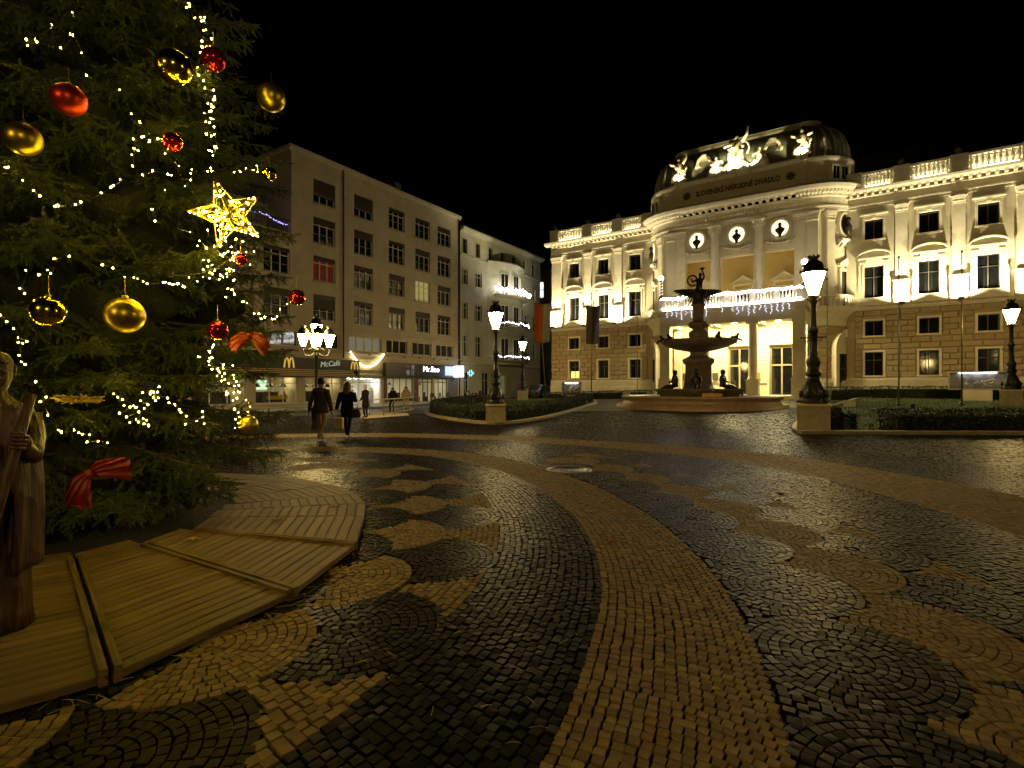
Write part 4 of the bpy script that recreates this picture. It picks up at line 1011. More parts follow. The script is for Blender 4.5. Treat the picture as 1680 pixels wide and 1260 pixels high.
xs = np.arange(-90, 111, 1.5); ys = np.arange(-40, 131, 1.5)
VV = np.array([(x, y, gz(x, y)-.022) for y in ys for x in xs]); nx = len(xs); ny = len(ys)
FF = np.array([(j*nx+i, j*nx+i+1, (j+1)*nx+i+1, (j+1)*nx+i) for j in range(ny-1) for i in range(nx-1)])
GROUND = place('ground', np_mesh('ground', VV, FF, [ground_mat()], smooth=True)); tag(GROUND, kind='structure')
def gzv(x, y):
    r = np.clip((y-16)/29, 0, 1); r = r*r*(3-2*r)*.35+r*.65; return r*(.032*x+.2)
def drape(mb, poly, h0, h1, mi=0):                        # closed outline, raised prism that follows the ground
    n = len(poly); vs = [(x,y,gz(x,y)+h0) for x,y in poly]+[(x,y,gz(x,y)+h1) for x,y in poly]
    cx = sum(p[0] for p in poly)/n; cy_ = sum(p[1] for p in poly)/n
    K = 8; vs += [(x+(cx-x)*k/K, y+(cy_-y)*k/K, gz(x+(cx-x)*k/K, y+(cy_-y)*k/K)+h1) for k in range(1, K+1) for x, y in poly]
    return mb.add(vs, [(k*n+i,k*n+(i+1)%n,(k+1)*n+(i+1)%n,(k+1)*n+i) for k in range(K+1) for i in range(n)], mi)
def smooth_poly(pts, k=5):
    out = []; n = len(pts)
    for i in range(n):
        p0,p1,p2,p3 = [np.array(pts[(i+j-1) % n], float) for j in range(4)]
        for s_ in range(k):
            t = s_/k; out.append(tuple(.5*((2*p1)+(-p0+p2)*t+(2*p0-5*p1+4*p2-p3)*t*t+(-p0+3*p1-3*p2+p3)*t**3)))
    return out
def inset(poly, d):
    n = len(poly); out = []
    for i in range(n):
        a = np.array(poly[i-1]); b = np.array(poly[i]); c = np.array(poly[(i+1) % n]); t = c-a; t = t/np.hypot(*t)
        out.append(tuple(b+np.array((-t[1], t[0]))*d))
    return out
LISL = smooth_poly([(-4.6,28.2),(-2.7,23.7),(-.7,21.3),(1.0,23.3),(2.7,27.6),(5.0,34.5),(6.6,40),(6.2,45),(2,50.5),(-3.5,49),(-5.2,40),(-5.4,33)])
RISL = smooth_poly([(9.7,17.9),(10.6,17.15),(14,17.0),(20,16.7),(28,16.3),(36,17),(39,24),(35,31.5),(28,35.2),(24.6,36.4),(21.5,33.5),(17,28.6),(13.2,23.6)])
M['soil'] = mat('lawn_soil', (.035,.06,.012), .9, .4, 3, .5, 30)
M['grass'] = mat('grass_blades', (.05,.095,.016), .6, .3, 2, 0, island=.3)
for k, isl in enumerate((LISL, RISL)):
    n = len(isl); inn = inset(isl, .26)
    # kerb: one stone after another
    ke = place('kerb', None); tag(ke, kind='structure'); ke.empty_display_size = .1
    step = 2
    for i in range(0, n, step):
        j = (i+step) % n; m_ = (i+1) % n
        o_ = [isl[i], isl[m_], isl[j]]; p_ = [inn[i], inn[m_], inn[j]]
        vs = []
        for (x,y),(x2,y2) in zip(o_, p_):
            vs += [(x,y,gz(x,y)-.05),(x,y,gz(x,y)+.10),(x*.96+x2*.04,y*.96+y2*.04,gz(x,y)+.12),(x2,y2,gz(x2,y2)+.12),(x2,y2,gz(x2,y2)-.05)]
        fs = [(a*5+b_, a*5+5+b_, a*5+6+b_, a*5+b_+1) for a in range(2) for b_ in range(4)]+[(0,1,2,3,4),(14,13,12,11,10)]
        MB().add(vs, fs).build('kerb_stone', M['kerb'], ke)
    q = MB(); drape(q, inset(isl, .28), -.05, .06); lw = q.build('lawn', M['soil']); tag(lw, kind='structure')
    # grass blades
    pts = np.array(inset(isl, .35)); bb_ = (pts[:,0].min(), pts[:,0].max(), pts[:,1].min(), pts[:,1].max())
    nb = 60000; rx = RNG.uniform(bb_[0], bb_[1], nb); ry = RNG.uniform(bb_[2], bb_[3], nb)
    ins = np.zeros(nb, bool); m_ = len(pts)
    for i in range(m_):
        x1,y1 = pts[i]; x2,y2 = pts[(i+1) % m_]
        c_ = ((y1 > ry) != (y2 > ry)) & (rx < (x2-x1)*(ry-y1)/(y2-y1+1e-12)+x1); ins ^= c_
    ins &= np.abs(rx) < ry*1.05+1
    rx, ry = rx[ins], ry[ins]; nb = len(rx); an = RNG.uniform(0, 6.28, nb); hh = RNG.uniform(.05,.11, nb); w2 = .012
    zz = np.array([gz(a,b_)+.05 for a,b_ in zip(rx,ry)])
    B0 = np.stack([rx-np.cos(an)*w2, ry-np.sin(an)*w2, zz],1); B1_ = np.stack([rx+np.cos(an)*w2, ry+np.sin(an)*w2, zz],1)
    TT = np.stack([rx+RNG.normal(0,.025,nb), ry+RNG.normal(0,.025,nb), zz+hh],1)
    Vg = np.stack([B0,B1_,TT],1).reshape(-1,3); Fg = np.arange(nb*3).reshape(-1,3)
    go = place('grass', np_mesh('grass', Vg, Fg, [M['grass']])); tag(go, ['short mown grass on the island with the flagpoles','short mown grass on the island beside the display case'][k], 'grass', kind='stuff')
# pavement slab in front of the restaurants
pv = [mw(-16,0), mw(-16,4.6), mw(-2,4.4), mw(6,4.6), mw(14,5.2), mw(20,4.2), mw(20,0)]
q = MB(); drape(q, [(p.x,p.y) for p in pv], -.3, .12); pvo = q.build('pavement', mat('grey_pavement_slabs', (.15,.135,.105), .6, .2, 1.4, .2, 20)); tag(pvo, kind='structure')

# ================================================================ fountain
FX, FY = 11.95, 33.2; FZ = gz(FX, FY)
FO = thing('fountain', 'stone fountain with tall central column, round bowl and bronze eagle on top', 'fountain', (FX,FY,FZ))
q = MB(); q.lathe([(5.15,-.4),(5.15,.14),(5.1,.17),(4.75,.17)], n=48); q.build('step', M['fstone2'], FO)
q = MB(); q.lathe([(4.78,.1),(4.78,.22),(4.7,.26),(4.66,.42),(4.82,.50),(4.86,.6),(4.8,.66),(4.45,.66),(4.4,.5),(4.4,.1)], n=48); q.build('basin', M['fstone2'], FO)
q = MB(); q.lathe([(0,.42),(4.42,.42)], n=32); q.build('water', M['water'], FO)
q = MB()
q.lathe([(1.5,.1),(1.5,.8),(1.35,.95),(1.3,1.0),(.95,1.1),(.82,1.6),(.8,2.6),(.95,2.75),(1.0,2.95),(.85,3.05),(.62,3.15),(.5,3.3),(.52,3.42)], n=16, lob=.05, nl=8)
q.build('pedestal', M['fstone'], FO)
for i in range(4):
    a = R_(45+90*i+20); c = (1.75*math.cos(a), 1.75*math.sin(a))
    q = MB(); q.lathe([(.35,.1),(.4,.4),(.7,.75),(.95,1.0),(.98,1.1),(.85,1.08),(.4,.9)], (c[0],c[1],0), 18, lob=.05, nl=9); q.build('shell_basin', M['fstone'], FO)
    # putto riding a fish
    q = MB(); cx, cy_ = 1.45*math.cos(a), 1.45*math.sin(a); ox, oy = math.cos(a), math.sin(a)
    q.loft([(cx,cy_,1.2,.22,.2),(cx,cy_,1.45,.2,.18),(cx,cy_,1.7,.24,.2),(cx,cy_,1.9,.17,.15),(cx,cy_,1.97,.09,.09)], 10)
    q.ball((cx,cy_,2.12), (.16,.16,.18), 10); q.ball((cx,cy_+.02,2.2),(.17,.17,.13),8)
    for s_ in (-1,1):
        px_, py_ = -oy*.2*s_, ox*.2*s_
        q.tube([(cx+px_,cy_+py_,1.82),(cx+px_*1.6+ox*.1,cy_+py_*1.6+oy*.1,1.6),(cx+px_+ox*.35,cy_+py_+oy*.35,1.5)], [.08,.065,.05], 6)
        q.tube([(cx+px_*.7,cy_+py_*.7,1.25),(cx+px_*1.2+ox*.4,cy_+py_*1.2+oy*.4,1.28),(cx+px_+ox*.55,cy_+py_+oy*.55,.98)], [.11,.09,.05], 6)
    q.tube([(cx+ox*.1,cy_+oy*.1,1.15),(cx+ox*.5,cy_+oy*.5,1.2),(cx+ox*.9,cy_+oy*.9,1.0),(cx+ox*1.15,cy_+oy*1.15,.72)], [.24,.2,.13,.05], 8)
    q.build('putto', M['bronze'], FO)
q = MB(); q.lathe([(.5,3.42),(.7,3.5),(1.35,3.62),(1.95,3.82),(2.12,3.92),(2.12,3.97),(2.25,4.0),(2.3,4.12),(2.26,4.2),(2.0,4.14),(1.2,4.0),(.4,3.95)], n=40, lob=.012, nl=20); q.build('bowl', M['fstone'], FO)
for i, a in enumerate((8, 95, 170, 200, 280, 330)):
    q = MB(); r = 2.2; x, y = r*math.cos(R_(a)), r*math.sin(R_(a)); ox, oy = math.cos(R_(a)), math.sin(R_(a))
    q.loft([(x,y,4.18,.16,.14),(x,y,4.3,.18,.15),(x+ox*.06,y+oy*.06,4.42,.1,.1)], 8); q.ball((x+ox*.12,y+oy*.12,4.46), .1, 8); q.tube([(x-ox*.1,y-oy*.1,4.25),(x+ox*.3,y+oy*.3,4.15),(x+ox*.42,y+oy*.42,4.0)], [.1,.07,.03], 6)
    q.build('bowl_creature', M['bronze'], FO)
q = MB(); q.lathe([(.45,3.95),(.5,4.2),(.62,4.5),(.6,4.7),(.42,4.85),(.36,4.95),(.55,5.02),(.62,5.12),(.66,5.25),(.5,5.36),(.36,5.42),(.34,5.5),(.33,6.2),(.38,6.26),(.42,6.4),(.44,6.48),(.3,6.5),(0,6.5)], n=20, lob=.03, nl=8)
for i in range(4):
    a = math.pi/2*i+.3; q.ball((.58*math.cos(a),.58*math.sin(a),5.2), (.13,.13,.14), 7)
q.build('column', M['fstone'], FO)
# eagle with spread wings
q = MB()
q.loft([(0,0,6.45,.42,.4),(0,0,6.62,.36,.36),(.02,0,6.85,.3,.3),(0,0,7.1,.36,.34),(-.03,0,7.35,.34,.3),(-.05,0,7.5,.18,.18)], 12, 6, .06)
for s_ in (-1, 1):
    for k in range(9):
        t = k/8
        x0 = s_*(.15+.75*t); z0 = 7.28+.10*t
        x1 = s_*(.35+1.22*t); z1 = 6.52+.70*t+.14*t*t
        q.tube([(x0,.05*s_,z0),((x0+x1)/2,.1,(z0+z1)/2-.01),(x1,.16,z1)], [.09,.08,.02], 5)
    q.tube([(0,0,7.2),(s_*.5,.0,7.36),(s_*.95,.05,7.4),(s_*1.5,.12,7.42)], [.2,.13,.09,.03], 7)
for k in range(7): q.tube([(-.2+.07*k,.1,6.75),(-.42+.14*k,.3,6.35)], [.07,.03], 5)
q.tube([(0,-.1,7.35),(-.1,-.28,7.6),(-.2,-.34,7.62)], [.14,.1,.03], 7)
q.build('eagle', M['bronze'], FO)
# boy seated on the eagle
q = MB()
q.loft([(.05,.05,7.28,.3,.26),(.05,.05,7.55,.22,.18),(.08,.05,7.85,.2,.15),(.1,.05,8.1,.26,.15),(.12,.05,8.2,.09,.08),(.12,.05,8.28,.07,.07)], 10)
q.ball((.13,.04,8.4), (.12,.13,.15), 10)
q.tube([(.3,.05,8.08),(.36,0,8.3),(.24,-.05,8.62)], [.08,.065,.045], 6); q.lathe([(.04,0),(.05,.08),(.16,.2),(.17,.22)], (.22,-.05,8.6), 8)
q.tube([(-.1,.05,8.08),(-.38,0,7.95),(-.5,-.05,8.15)], [.08,.06,.05], 6)
for k in range(11):
    a = R_(20+260*k/10); q.tube([(-.38+.32*math.cos(a),.02,8.02+.34*math.sin(a)),(-.38+.32*math.cos(a+.5),.02,8.02+.34*math.sin(a+.5))], .055, 6)
for s_ in (-1,1): q.tube([(.05+s_*.12,0,7.4),(.05+s_*.3,-.25,7.35),(.0+s_*.34,-.35,7.0)], [.13,.1,.05], 6)
q.tube([(-.5,0,7.25),(-.75,-.05,7.35)], [.05,.03], 5)
q.build('boy_figure', M['bronze'], FO)
q = MB(); q.box(-.42,.62,-4.55,-4.46,.66,.86); q.build('plaque', mat('orange_stone_plaque', (.42,.2,.08), .6, .1, 6, .1), FO, rot=(0,0,R_(-12)))

# ================================================================ street lamps
M['lampglass'] = emat('street_lamp_glass', (1,.70,.24), 210)
M['lampglass_far'] = emat('far_street_lamp_glass', (1,.66,.26), 150)
def lantern(par, z, s_=1, gm=None, n=8, off=(0,0)):
    q = MB(); ox, oy = off
    gp = [(.13*s_,z),(.36*s_,z+.78*s_)]
    g = MB(); g.lathe(gp, (ox,oy,0), n, smooth=False); g.build('lantern_glass', gm or M['lampglass'], par)
    for k in range(n):
        a = 2*math.pi*k/n; q.tube([(ox+.133*s_*math.cos(a),oy+.133*s_*math.sin(a),z),(ox+.366*s_*math.cos(a),oy+.366*s_*math.sin(a),z+.78*s_)], .014*s_, 4)
    q.lathe([(.0,z-.16*s_),(.06*s_,z-.14*s_),(.12*s_,z-.06*s_),(.17*s_,z-.02*s_),(.15*s_,z),(0,z+.005)], (ox,oy,0), 12)
    q.lathe([(.40*s_,z+.76*s_),(.42*s_,z+.80*s_),(.38*s_,z+.86*s_),(.31*s_,z+.92*s_),(.32*s_,z+1.0*s_),(.26*s_,z+1.12*s_),(.16*s_,z+1.2*s_),(.12*s_,z+1.22*s_),(.15*s_,z+1.26*s_),(.17*s_,z+1.33*s_),(.12*s_,z+1.30*s_),(0,z+1.28*s_)], (ox,oy,0), 14)
    for k in range(n):
        a = 2*math.pi*k/n; q.ball((ox+.40*s_*math.cos(a),oy+.40*s_*math.sin(a),z+.84*s_), (.04*s_,.04*s_,.07*s_), 5); q.ball((ox+.16*s_*math.cos(a),oy+.16*s_*math.sin(a),z+1.35*s_), (.028*s_,.028*s_,.05*s_), 5)
    q.build('lantern_frame', M['iron'], par)
def street_lamp(x, y, label, s_=1., z=None, name='street_lamp'):
    t = thing(name, label, 'street lamp', (x, y, gz(x,y) if z is None else z), -math.atan2(x, abs(y)), 'iron street lamps on stone pedestals')
    q = MB(); q.frus(0,0,-.2,.9,.50,.50,.48,.48); q.frus(0,0,.9,.98,.52,.52,.50,.50); q.build('stone_pedestal', M['pedst'], t)
    q = MB(); q.lathe([(.40,.98),(.43,1.06),(.40,1.18),(.34,1.26),(.36,1.4),(.30,1.62),(.22,1.78),(.17,1.9),(.22,1.96),(.24,2.04),(.19,2.12),(.17,2.24),(.21,2.36),(.22,2.46),(.16,2.56),(.13,2.64)], n=12, lob=.05, nl=6)
    for k in range(6):
        a = math.pi/3*k; q.ball((.36*math.cos(a),.36*math.sin(a),1.3), (.1,.1,.17), 6)
    q.build('cast_base', M['iron'], t)
    q = MB(); q.lathe([(.13,2.6),(.15,2.7),(.125,2.8),(.115,3.4),(.16,3.46),(.17,3.54),(.12,3.6),(.095,3.7),(.085,4.4),(.11,4.44),(.12,4.52),(.09,4.58),(.14,4.64),(.1,4.7)], n=10)
    for k in range(4):
        a = math.pi/2*k+.4; q.tube([(.1*math.cos(a),.1*math.sin(a),4.5),(.22*math.cos(a),.22*math.sin(a),4.6),(.2*math.cos(a),.2*math.sin(a),4.7)], .02, 4)
    q.build('shaft', M['iron'], t)
    q = MB(); q.tube([(-.36,0,3.27),(.36,0,3.27)], .022, 5)
    for s2 in (-1,1): q.ball((s2*.37,0,3.27), .04, 6); q.tube([(s2*.12,0,3.2),(s2*.2,0,3.12),(s2*.28,0,3.24)], .014, 4)
    q.build('ladder_bar', M['iron'], t)
    lantern(t, 4.72)
    t.scale = (s_, s_, s_); return t
street_lamp(10.42, 17.9, 'tall black iron street lamp standing in front of the right porch pier')
street_lamp(-.69, 21.95, 'lit iron street lamp on a stone pedestal at the tip of the flagpole island', .85)
street_lamp(1.0, 48.2, 'distant lit iron street lamp beside the orange and white flag', 1.0)
street_lamp(27.75, 28.8, 'lit iron street lamp standing beside the wide display case', .98)
# lamps of the same row behind the photographer, with one added behind the tree
street_lamp(4.6, -9.5, 'iron street lamp on the side of the square away from the theatre')
street_lamp(-7.5, -6.5, 'iron street lamp on the far side of the decorated tree')
street_lamp(-19.5, 24.0, 'added iron street lamp hidden by the decorated tree to light the apartment facade')  # unseen lamp added to light the apartment facade
street_lamp(19.5, 3.0, 'iron street lamp by the cobbles away from the lawn island')
# three-armed candelabra lamp
CX, CY = -7.55, 20.0
t = thing('candelabra_lamp', 'black lamp post with a cluster of lit lanterns near the walking couple', 'street lamp', (CX,CY,gz(CX,CY)), R_(8))
q = MB(); q.lathe([(.24,0),(.24,.1),(.2,.16),(.19,.7),(.22,.74),(.17,.84),(.1,.92),(.08,1.2),(.1,1.24),(.07,1.3),(.055,2.9),(.09,2.95),(.1,3.05),(.06,3.15),(.05,3.5)], n=10, lob=.03, nl=8); q.build('post', M['iron'], t)
q = MB()
for k in range(4):
    a = math.pi/2*k+.35; c_, s2 = math.cos(a), math.sin(a)
    q.tube([(0,0,2.95),(.2*c_,.2*s2,2.78),(.42*c_,.42*s2,2.8),(.5*c_,.5*s2,2.98),(.46*c_,.46*s2,3.08)], .028, 6); q.tube([(.1*c_,.1*s2,3.1),(.26*c_,.26*s2,3.04),(.3*c_,.3*s2,2.9)], .018, 5)
q.build('bracket', M['iron'], t)
for k in range(4):
    a = math.pi/2*k+.35; lantern(t, 3.14, .58, None, 6, (.47*math.cos(a), .47*math.sin(a)))
lantern(t, 3.52, .6, None, 6)

# ================================================================ flagpoles and flags
M['pole'] = mat('grey_pole_metal', (.16,.15,.12), .4, .2, 6, .05, metal=.4)
def pole(x, y, h, label, lean=0, r=.05):
    t = thing('flagpole', label, 'flagpole', (x, y, gz(x,y)), 0, 'flagpoles on the lawns')
    q = MB(); q.tube([(0,0,-.1),(lean,0,h)], [r, r*.6], 8); q.build('shaft', M['pole'], t)
    q = MB(); q.ball((lean,0,h+.05), .07, 8); q.build('finial', M['pole'], t)
    q = MB(); q.lathe([(.14,0),(.14,.12),(.07,.2)], n=8); q.build('foot', M['iron'], t); return t
def flag(label, p, w_, h, mats, widths, rz, droop=.0, seed=0):
    q = MB(); rg = random.Random(seed); nx_, nz_ = 18, 10; vs = []
    for j in range(nz_+1):
        for i in range(nx_+1):
            u, v = i/nx_, j/nz_
            vs.append((w_*u*(1-.12*v)-w_*.5+droop*v*.1, .12*math.sin(u*9+v*1.5+seed)*(.4+.6*v), -h*v - .08*math.sin(u*3)))
    fs = []; mi = []
    for j in range(nz_):
        for i in range(nx_):
            fs.append((j*(nx_+1)+i, j*(nx_+1)+i+1, (j+1)*(nx_+1)+i+1, (j+1)*(nx_+1)+i))
            u = (i+.5)/nx_; k = 0; acc = 0
            for kk, wv in enumerate(widths):
                acc += wv
                if u < acc: k = kk; break
            q.m.append(k); q.sm.append(True)
    q.v = vs; q.f = fs
    me = q.mesh('flag', mats); o = place('flag', me, None, p, (0,0,rz))
    sm = o.modifiers.new('thick', 'SOLIDIFY'); sm.thickness = .006
    tag(o, label, 'flag'); return o
pp_ = pole(2.75, 41.5, 8.5, 'leaning flagpole carrying the orange and white flag', -.6)
M['fl_or'] = mat('orange_flag_cloth', (.55,.12,.02), .8, .1, 5, .1); M['fl_wh'] = mat('white_flag_cloth', (.45,.42,.34), .8, .1, 5, .1); M['fl_dk'] = mat('dark_flag_cloth', (.07,.05,.06), .8, .3, 5, .1); M['fl_gr'] = mat('grey_flag_cloth', (.16,.13,.13), .8, .3, 5, .1)
flag('limp orange and white flag hanging from the leaning pole', (2.45,41.3,8.25), 1.35, 3.1, [M['fl_or'],M['fl_wh']], (.55,.45), R_(0), 0, 1)
pole(6.5, 42.4, 8.8, 'flagpole carrying the dark drooping flag')
flag('dark grey drooping flag in front of the left wing', (6.6,42.2,8.2), 1.15, 3.1, [M['fl_gr'],M['fl_dk']], (.45,.55), R_(-10), 0, 4)
pole(10.3, 42.6, 7.9, 'bare thin flagpole between the dark flag and the fountain', 0, .035)
pole(18.25, 30.0, 7.4, 'bare thin flagpole right beside the curved balcony corner', 0, .035)
pole(22.4, 30.0, 8.6, 'bare flagpole before the first window bay of the lit wing', 0, .045)
pole(25.7, 29.6, 8.8, 'bare flagpole beside the wide display case', 0, .045)

# ================================================================ hedges and shrubs
M['hedge'] = mat('hedge_leaf', (.016,.028,.008), .55, .3, 3, 0, island=.35)
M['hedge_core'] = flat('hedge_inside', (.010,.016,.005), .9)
def hedge(label, path, w_, h, n, base=.08, leaf=.05, name='hedge', cat='hedge', core=True, seed=0):
    rg = np.random.default_rng(seed); P_ = np.array(path, float); seg = np.hypot(*(P_[1:]-P_[:-1]).T); cs = np.concatenate([[0], np.cumsum(seg)])
    o = thing(name, label, cat, (P_[0][0], P_[0][1], gz(*P_[0])))
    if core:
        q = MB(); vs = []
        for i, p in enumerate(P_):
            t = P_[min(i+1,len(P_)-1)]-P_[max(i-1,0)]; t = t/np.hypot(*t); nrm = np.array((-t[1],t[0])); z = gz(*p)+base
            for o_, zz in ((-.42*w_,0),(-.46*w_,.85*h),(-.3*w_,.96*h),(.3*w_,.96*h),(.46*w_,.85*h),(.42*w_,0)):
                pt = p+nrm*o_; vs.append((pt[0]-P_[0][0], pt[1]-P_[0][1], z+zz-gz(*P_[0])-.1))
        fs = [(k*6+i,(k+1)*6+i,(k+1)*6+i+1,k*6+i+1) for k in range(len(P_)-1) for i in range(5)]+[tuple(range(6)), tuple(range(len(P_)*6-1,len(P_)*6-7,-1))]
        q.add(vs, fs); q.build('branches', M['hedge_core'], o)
    d = rg.uniform(0, cs[-1], n); idx = np.clip(np.searchsorted(cs, d)-1, 0, len(seg)-1); f = (d-cs[idx])/seg[idx]
    ctr = P_[idx]+(P_[idx+1]-P_[idx])*f[:,None]; tn = (P_[idx+1]-P_[idx])/seg[idx][:,None]; nr = np.stack([-tn[:,1],tn[:,0]],1)
    a = rg.uniform(0, 1, n); side = np.where(a < .36, -1., np.where(a < .72, 1., 0)); top = side == 0
    off = np.where(top, rg.uniform(-.5,.5,n), side*(.5+rg.normal(0,.03,n)))*w_
    hz = np.where(top, h*(1+rg.normal(0,.035,n)), rg.uniform(0,1,n)*h)
    wob = .06*np.sin(d*2.1)+.04*np.sin(d*5.3+1); off = off*(1+wob); hz = hz*(1+.5*wob)
    ends = (rg.uniform(0,1,n) < .06); 
    pos = np.stack([ctr[:,0]+nr[:,0]*off, ctr[:,1]+nr[:,1]*off],1)
    pos[ends] = np.where(rg.uniform(0,1,(ends.sum(),1)) < .5, P_[0], P_[-1])+rg.uniform(-.5,.5,(ends.sum(),2))*w_
    z = np.array([gz(*p) for p in pos])+base+hz
    ce = np.column_stack([pos, z])-np.array([P_[0][0],P_[0][1],gz(*P_[0])])
    A1 = rg.normal(0,1,(n,3)); A1 /= np.linalg.norm(A1,axis=1)[:,None]; A2 = np.cross(A1, rg.normal(0,1,(n,3))); A2 /= np.linalg.norm(A2,axis=1)[:,None]
    L_ = rg.uniform(.6,1.3,(n,1))*leaf
    Vh = np.stack([ce-A1*L_, ce+A2*L_*.55, ce+A1*L_, ce-A2*L_*.55],1).reshape(-1,3)
    fo = place('foliage', np_mesh('foliage', Vh, np.arange(n*4).reshape(-1,4), [M['hedge']]), o); fo['kind'] = 'stuff'
    return o
def arc_path(isl, i0, i1, d): 
    inn = inset(isl, d); n = len(isl); return [inn[i % n] for i in range(i0, i1+1)]
hedge('low clipped hedge curving round the restaurant side of the flagpole island', arc_path(LISL,-5,7,.75), .8, .55, 9000, seed=1)
hedge('long low hedge along the fountain side of the flagpole island', arc_path(LISL,12,31,.8), .8, .6, 12000, seed=2)
hedge('low hedge closing the restaurant end of the flagpole island', [(-4.6,33),(-4.8,38),(-3.6,45),(-1,49)], .8, .6, 7000, seed=3)
hedge('wide dark hedge along the kerb of the display case island', [(12.9,17.75),(16,17.7),(20,17.5),(25,17.2),(32,17.1)], 1.0, .68, 15000, seed=4)
hedge('trimmed hedge at the foot of the lit right wing', [tw(6.6,4.6)[:2], tw(9.0,3.3)[:2], tw(13,2.9)[:2], tw(16.5,2.8)[:2], tw(21,2.8)[:2]], .8, .75, 8000, seed=5)
hedge('trimmed hedge between the porch and the flag poles', [tw(-17.5,2.6)[:2], tw(-13,2.6)[:2], tw(-9,2.8)[:2], tw(-6.8,3.4)[:2]], .8, .6, 6000, seed=6)
for (x,y,r,h,lb) in ((11.35,18.2,.42,.55,'round dark shrub touching the stone lamp pedestal'),(12.1,18.6,.34,.45,'small yellowish shrub in the gap beside the round shrub'),(14.6,25.2,.7,.62,'broad rounded bush on the lawn behind the white plaque'),(13.2,21.5,.55,.55,'low dark bush behind the tall lamp pedestal'),(-1.9,23.4,.34,.42,'little flowering shrub at the hedge end by the lamp pedestal')):
    hedge(lb, [(x-r*.5,y),(x,y+.05),(x+r*.5,y)], r*1.5, h, 1500, name='shrub', cat='shrub', seed=abs(int(x*10)))
# ---- display cases, plaques, bollard
M['case'] = mat('grey_case_metal', (.30,.29,.26), .45, .15, 5, .05, metal=.3)
M['tube_em'] = emat('case_tube_light', (.95,.95,1), 26)
def display(p, rz, w_, h, z0, label, seed):
    t = thing('display_case', label, 'display case', p, rz, 'lit display cases')
    q = MB(); q.box(-w_/2,w_/2,-.12,.12,z0,z0+.07); q.box(-w_/2,w_/2,-.12,.12,z0+h-.07,z0+h); q.box(-w_/2,-w_/2+.07,-.12,.12,z0+.07,z0+h-.07); q.box(w_/2-.07,w_/2,-.12,.12,z0+.07,z0+h-.07); q.build('frame', M['case'], t)
    q = MB(); q.box(-w_/2+.07,w_/2-.07,.06,.1,z0+.07,z0+h-.07); q.build('back_panel', mat('poster_grey_%d' % seed, (.10,.10,.10), .7, .8, 2.2, 0), t)
    q = MB()
    rg = random.Random(seed)
    for i in range(12):
        x = rg.uniform(-w_*.3,w_*.3); zz = z0+h*rg.uniform(.2,.6); q.tube([(x,.05,zz),(x+rg.uniform(-.2,.2),.05,zz+rg.uniform(-.2,.2)),(x+rg.uniform(-.3,.3),.05,zz+rg.uniform(-.2,.2))], .022, 4)
    q.build('poster_drawing', flat('pale_poster_ink_%d' % seed, (.4,.38,.34), .7), t)
    q = MB(); q.box(-w_*.32,w_*.32,-.06,-.02,z0+h-.12,z0+h-.085); q.build('tube_light', M['tube_em'], t)
    q = MB(); q.box(-w_*.25,w_*.25,-.1,.1,-.2,z0); q.build('foot', M['plinth'], t)
display((29.0,32.3,gz(29,32.3)), -A, 2.8, 1.15, .75, 'wide lit display case standing behind the hedge beside a street lamp', 1)
display((5.75,50.0,gz(5.75,50)), -A, 2.1, 1.3, .35, 'small lit display case at the corner of the left wing', 2)
for (x,y,lb) in ((16.6,25.5,'small white plaque on the lawn next to the rounded bush'),(14.6,19.0,'small white plaque at the end of the wide dark hedge'),(9.3,42.0,'small white plaque in the grass near the fountain')):
    t = thing('lawn_plaque', lb, 'plaque', (x,y,gz(x,y)+.06)); q = MB(); q.box(-.3,.3,-.02,.02,.32,.62); q.build('plate', M['fl_wh'], t); q = MB(); q.box(-.02,.02,0.02,.05,-.05,.5); q.build('stake', M['iron'], t)
t = thing('marker_post', 'short black post on the lawn beside a white plaque', 'post', (15.7,20.3,gz(15.7,20.3)+.05)); q = MB(); q.lathe([(.06,-.1),(.06,.7),(.075,.72),(.075,.8),(0,.82)], n=8); q.build('shaft', M['iron'], t)
# ================================================================ patterned cobble paving
PC = np.array((-5.3, 6.1))
ST = np.array([-180,-60,-45,-36,-27,-14,-4,10,25,42,60,75,180.]); SV = np.array([1.14,1.16,1.14,1.095,1.06,1.025,1.003,.987,1.0,1.04,1.1,1.1,1.1])
def SS(th): return np.interp(th, ST, SV)
DT = np.array([-180,-60,-44.7,-31,-15,1.5,24,40,72,120,180.]); DV = np.array([4.6,4.65,4.56,4.25,3.9,3.54,3.35,3.2,3.1,3.3,4.4])
def deck_r(th): return np.interp(th, DT, DV)
B2I = (np.array([-60,-10,0,15,27,38,53,70,180.]), np.array([10.3,10.5,10.8,11.2,11.2,10.5,9.8,9.4,9.4]))
B2O = (np.array([-60,-10,10,27,40,52,70,180.]), np.array([12.4,12.5,13,13,12.1,11.1,10.6,10.6]))
F1 = np.array([-89,-73,-56.5,-40.3,-24.2,-6.5,13.5,33,52,70]); H1 = (F1[1:]+F1[:-1])/2
F2 = np.array([-51,-43,-35,-26.9,-18.8,-10.6,-2.6,5.4,13.4,21.4,29.4,37.4]); H2 = (F2[1:]+F2[:-1])/2
CIR = []                                             # (x, y, radius, rank, tan?) lower rank overlaps higher
def addrow(ths, s_, R__, rank, tan):
    for t in ths:
        r = s_*SS(t); CIR.append((PC[0]+r*math.cos(R_(t)), PC[1]+r*math.sin(R_(t)), R__*float(SS(t)), rank, tan))
addrow(H1, 3.53, .58, 0, 0); addrow(F1, 4.0, .575, 1, 1); addrow(H1, 4.6, .60, 2, 0)
addrow(H2, 7.5, .55, 0, 0); addrow(F2, 8.07, .57, 1, 1); addrow(H2, 8.63, .60, 2, 0)
CA = np.array(CIR)
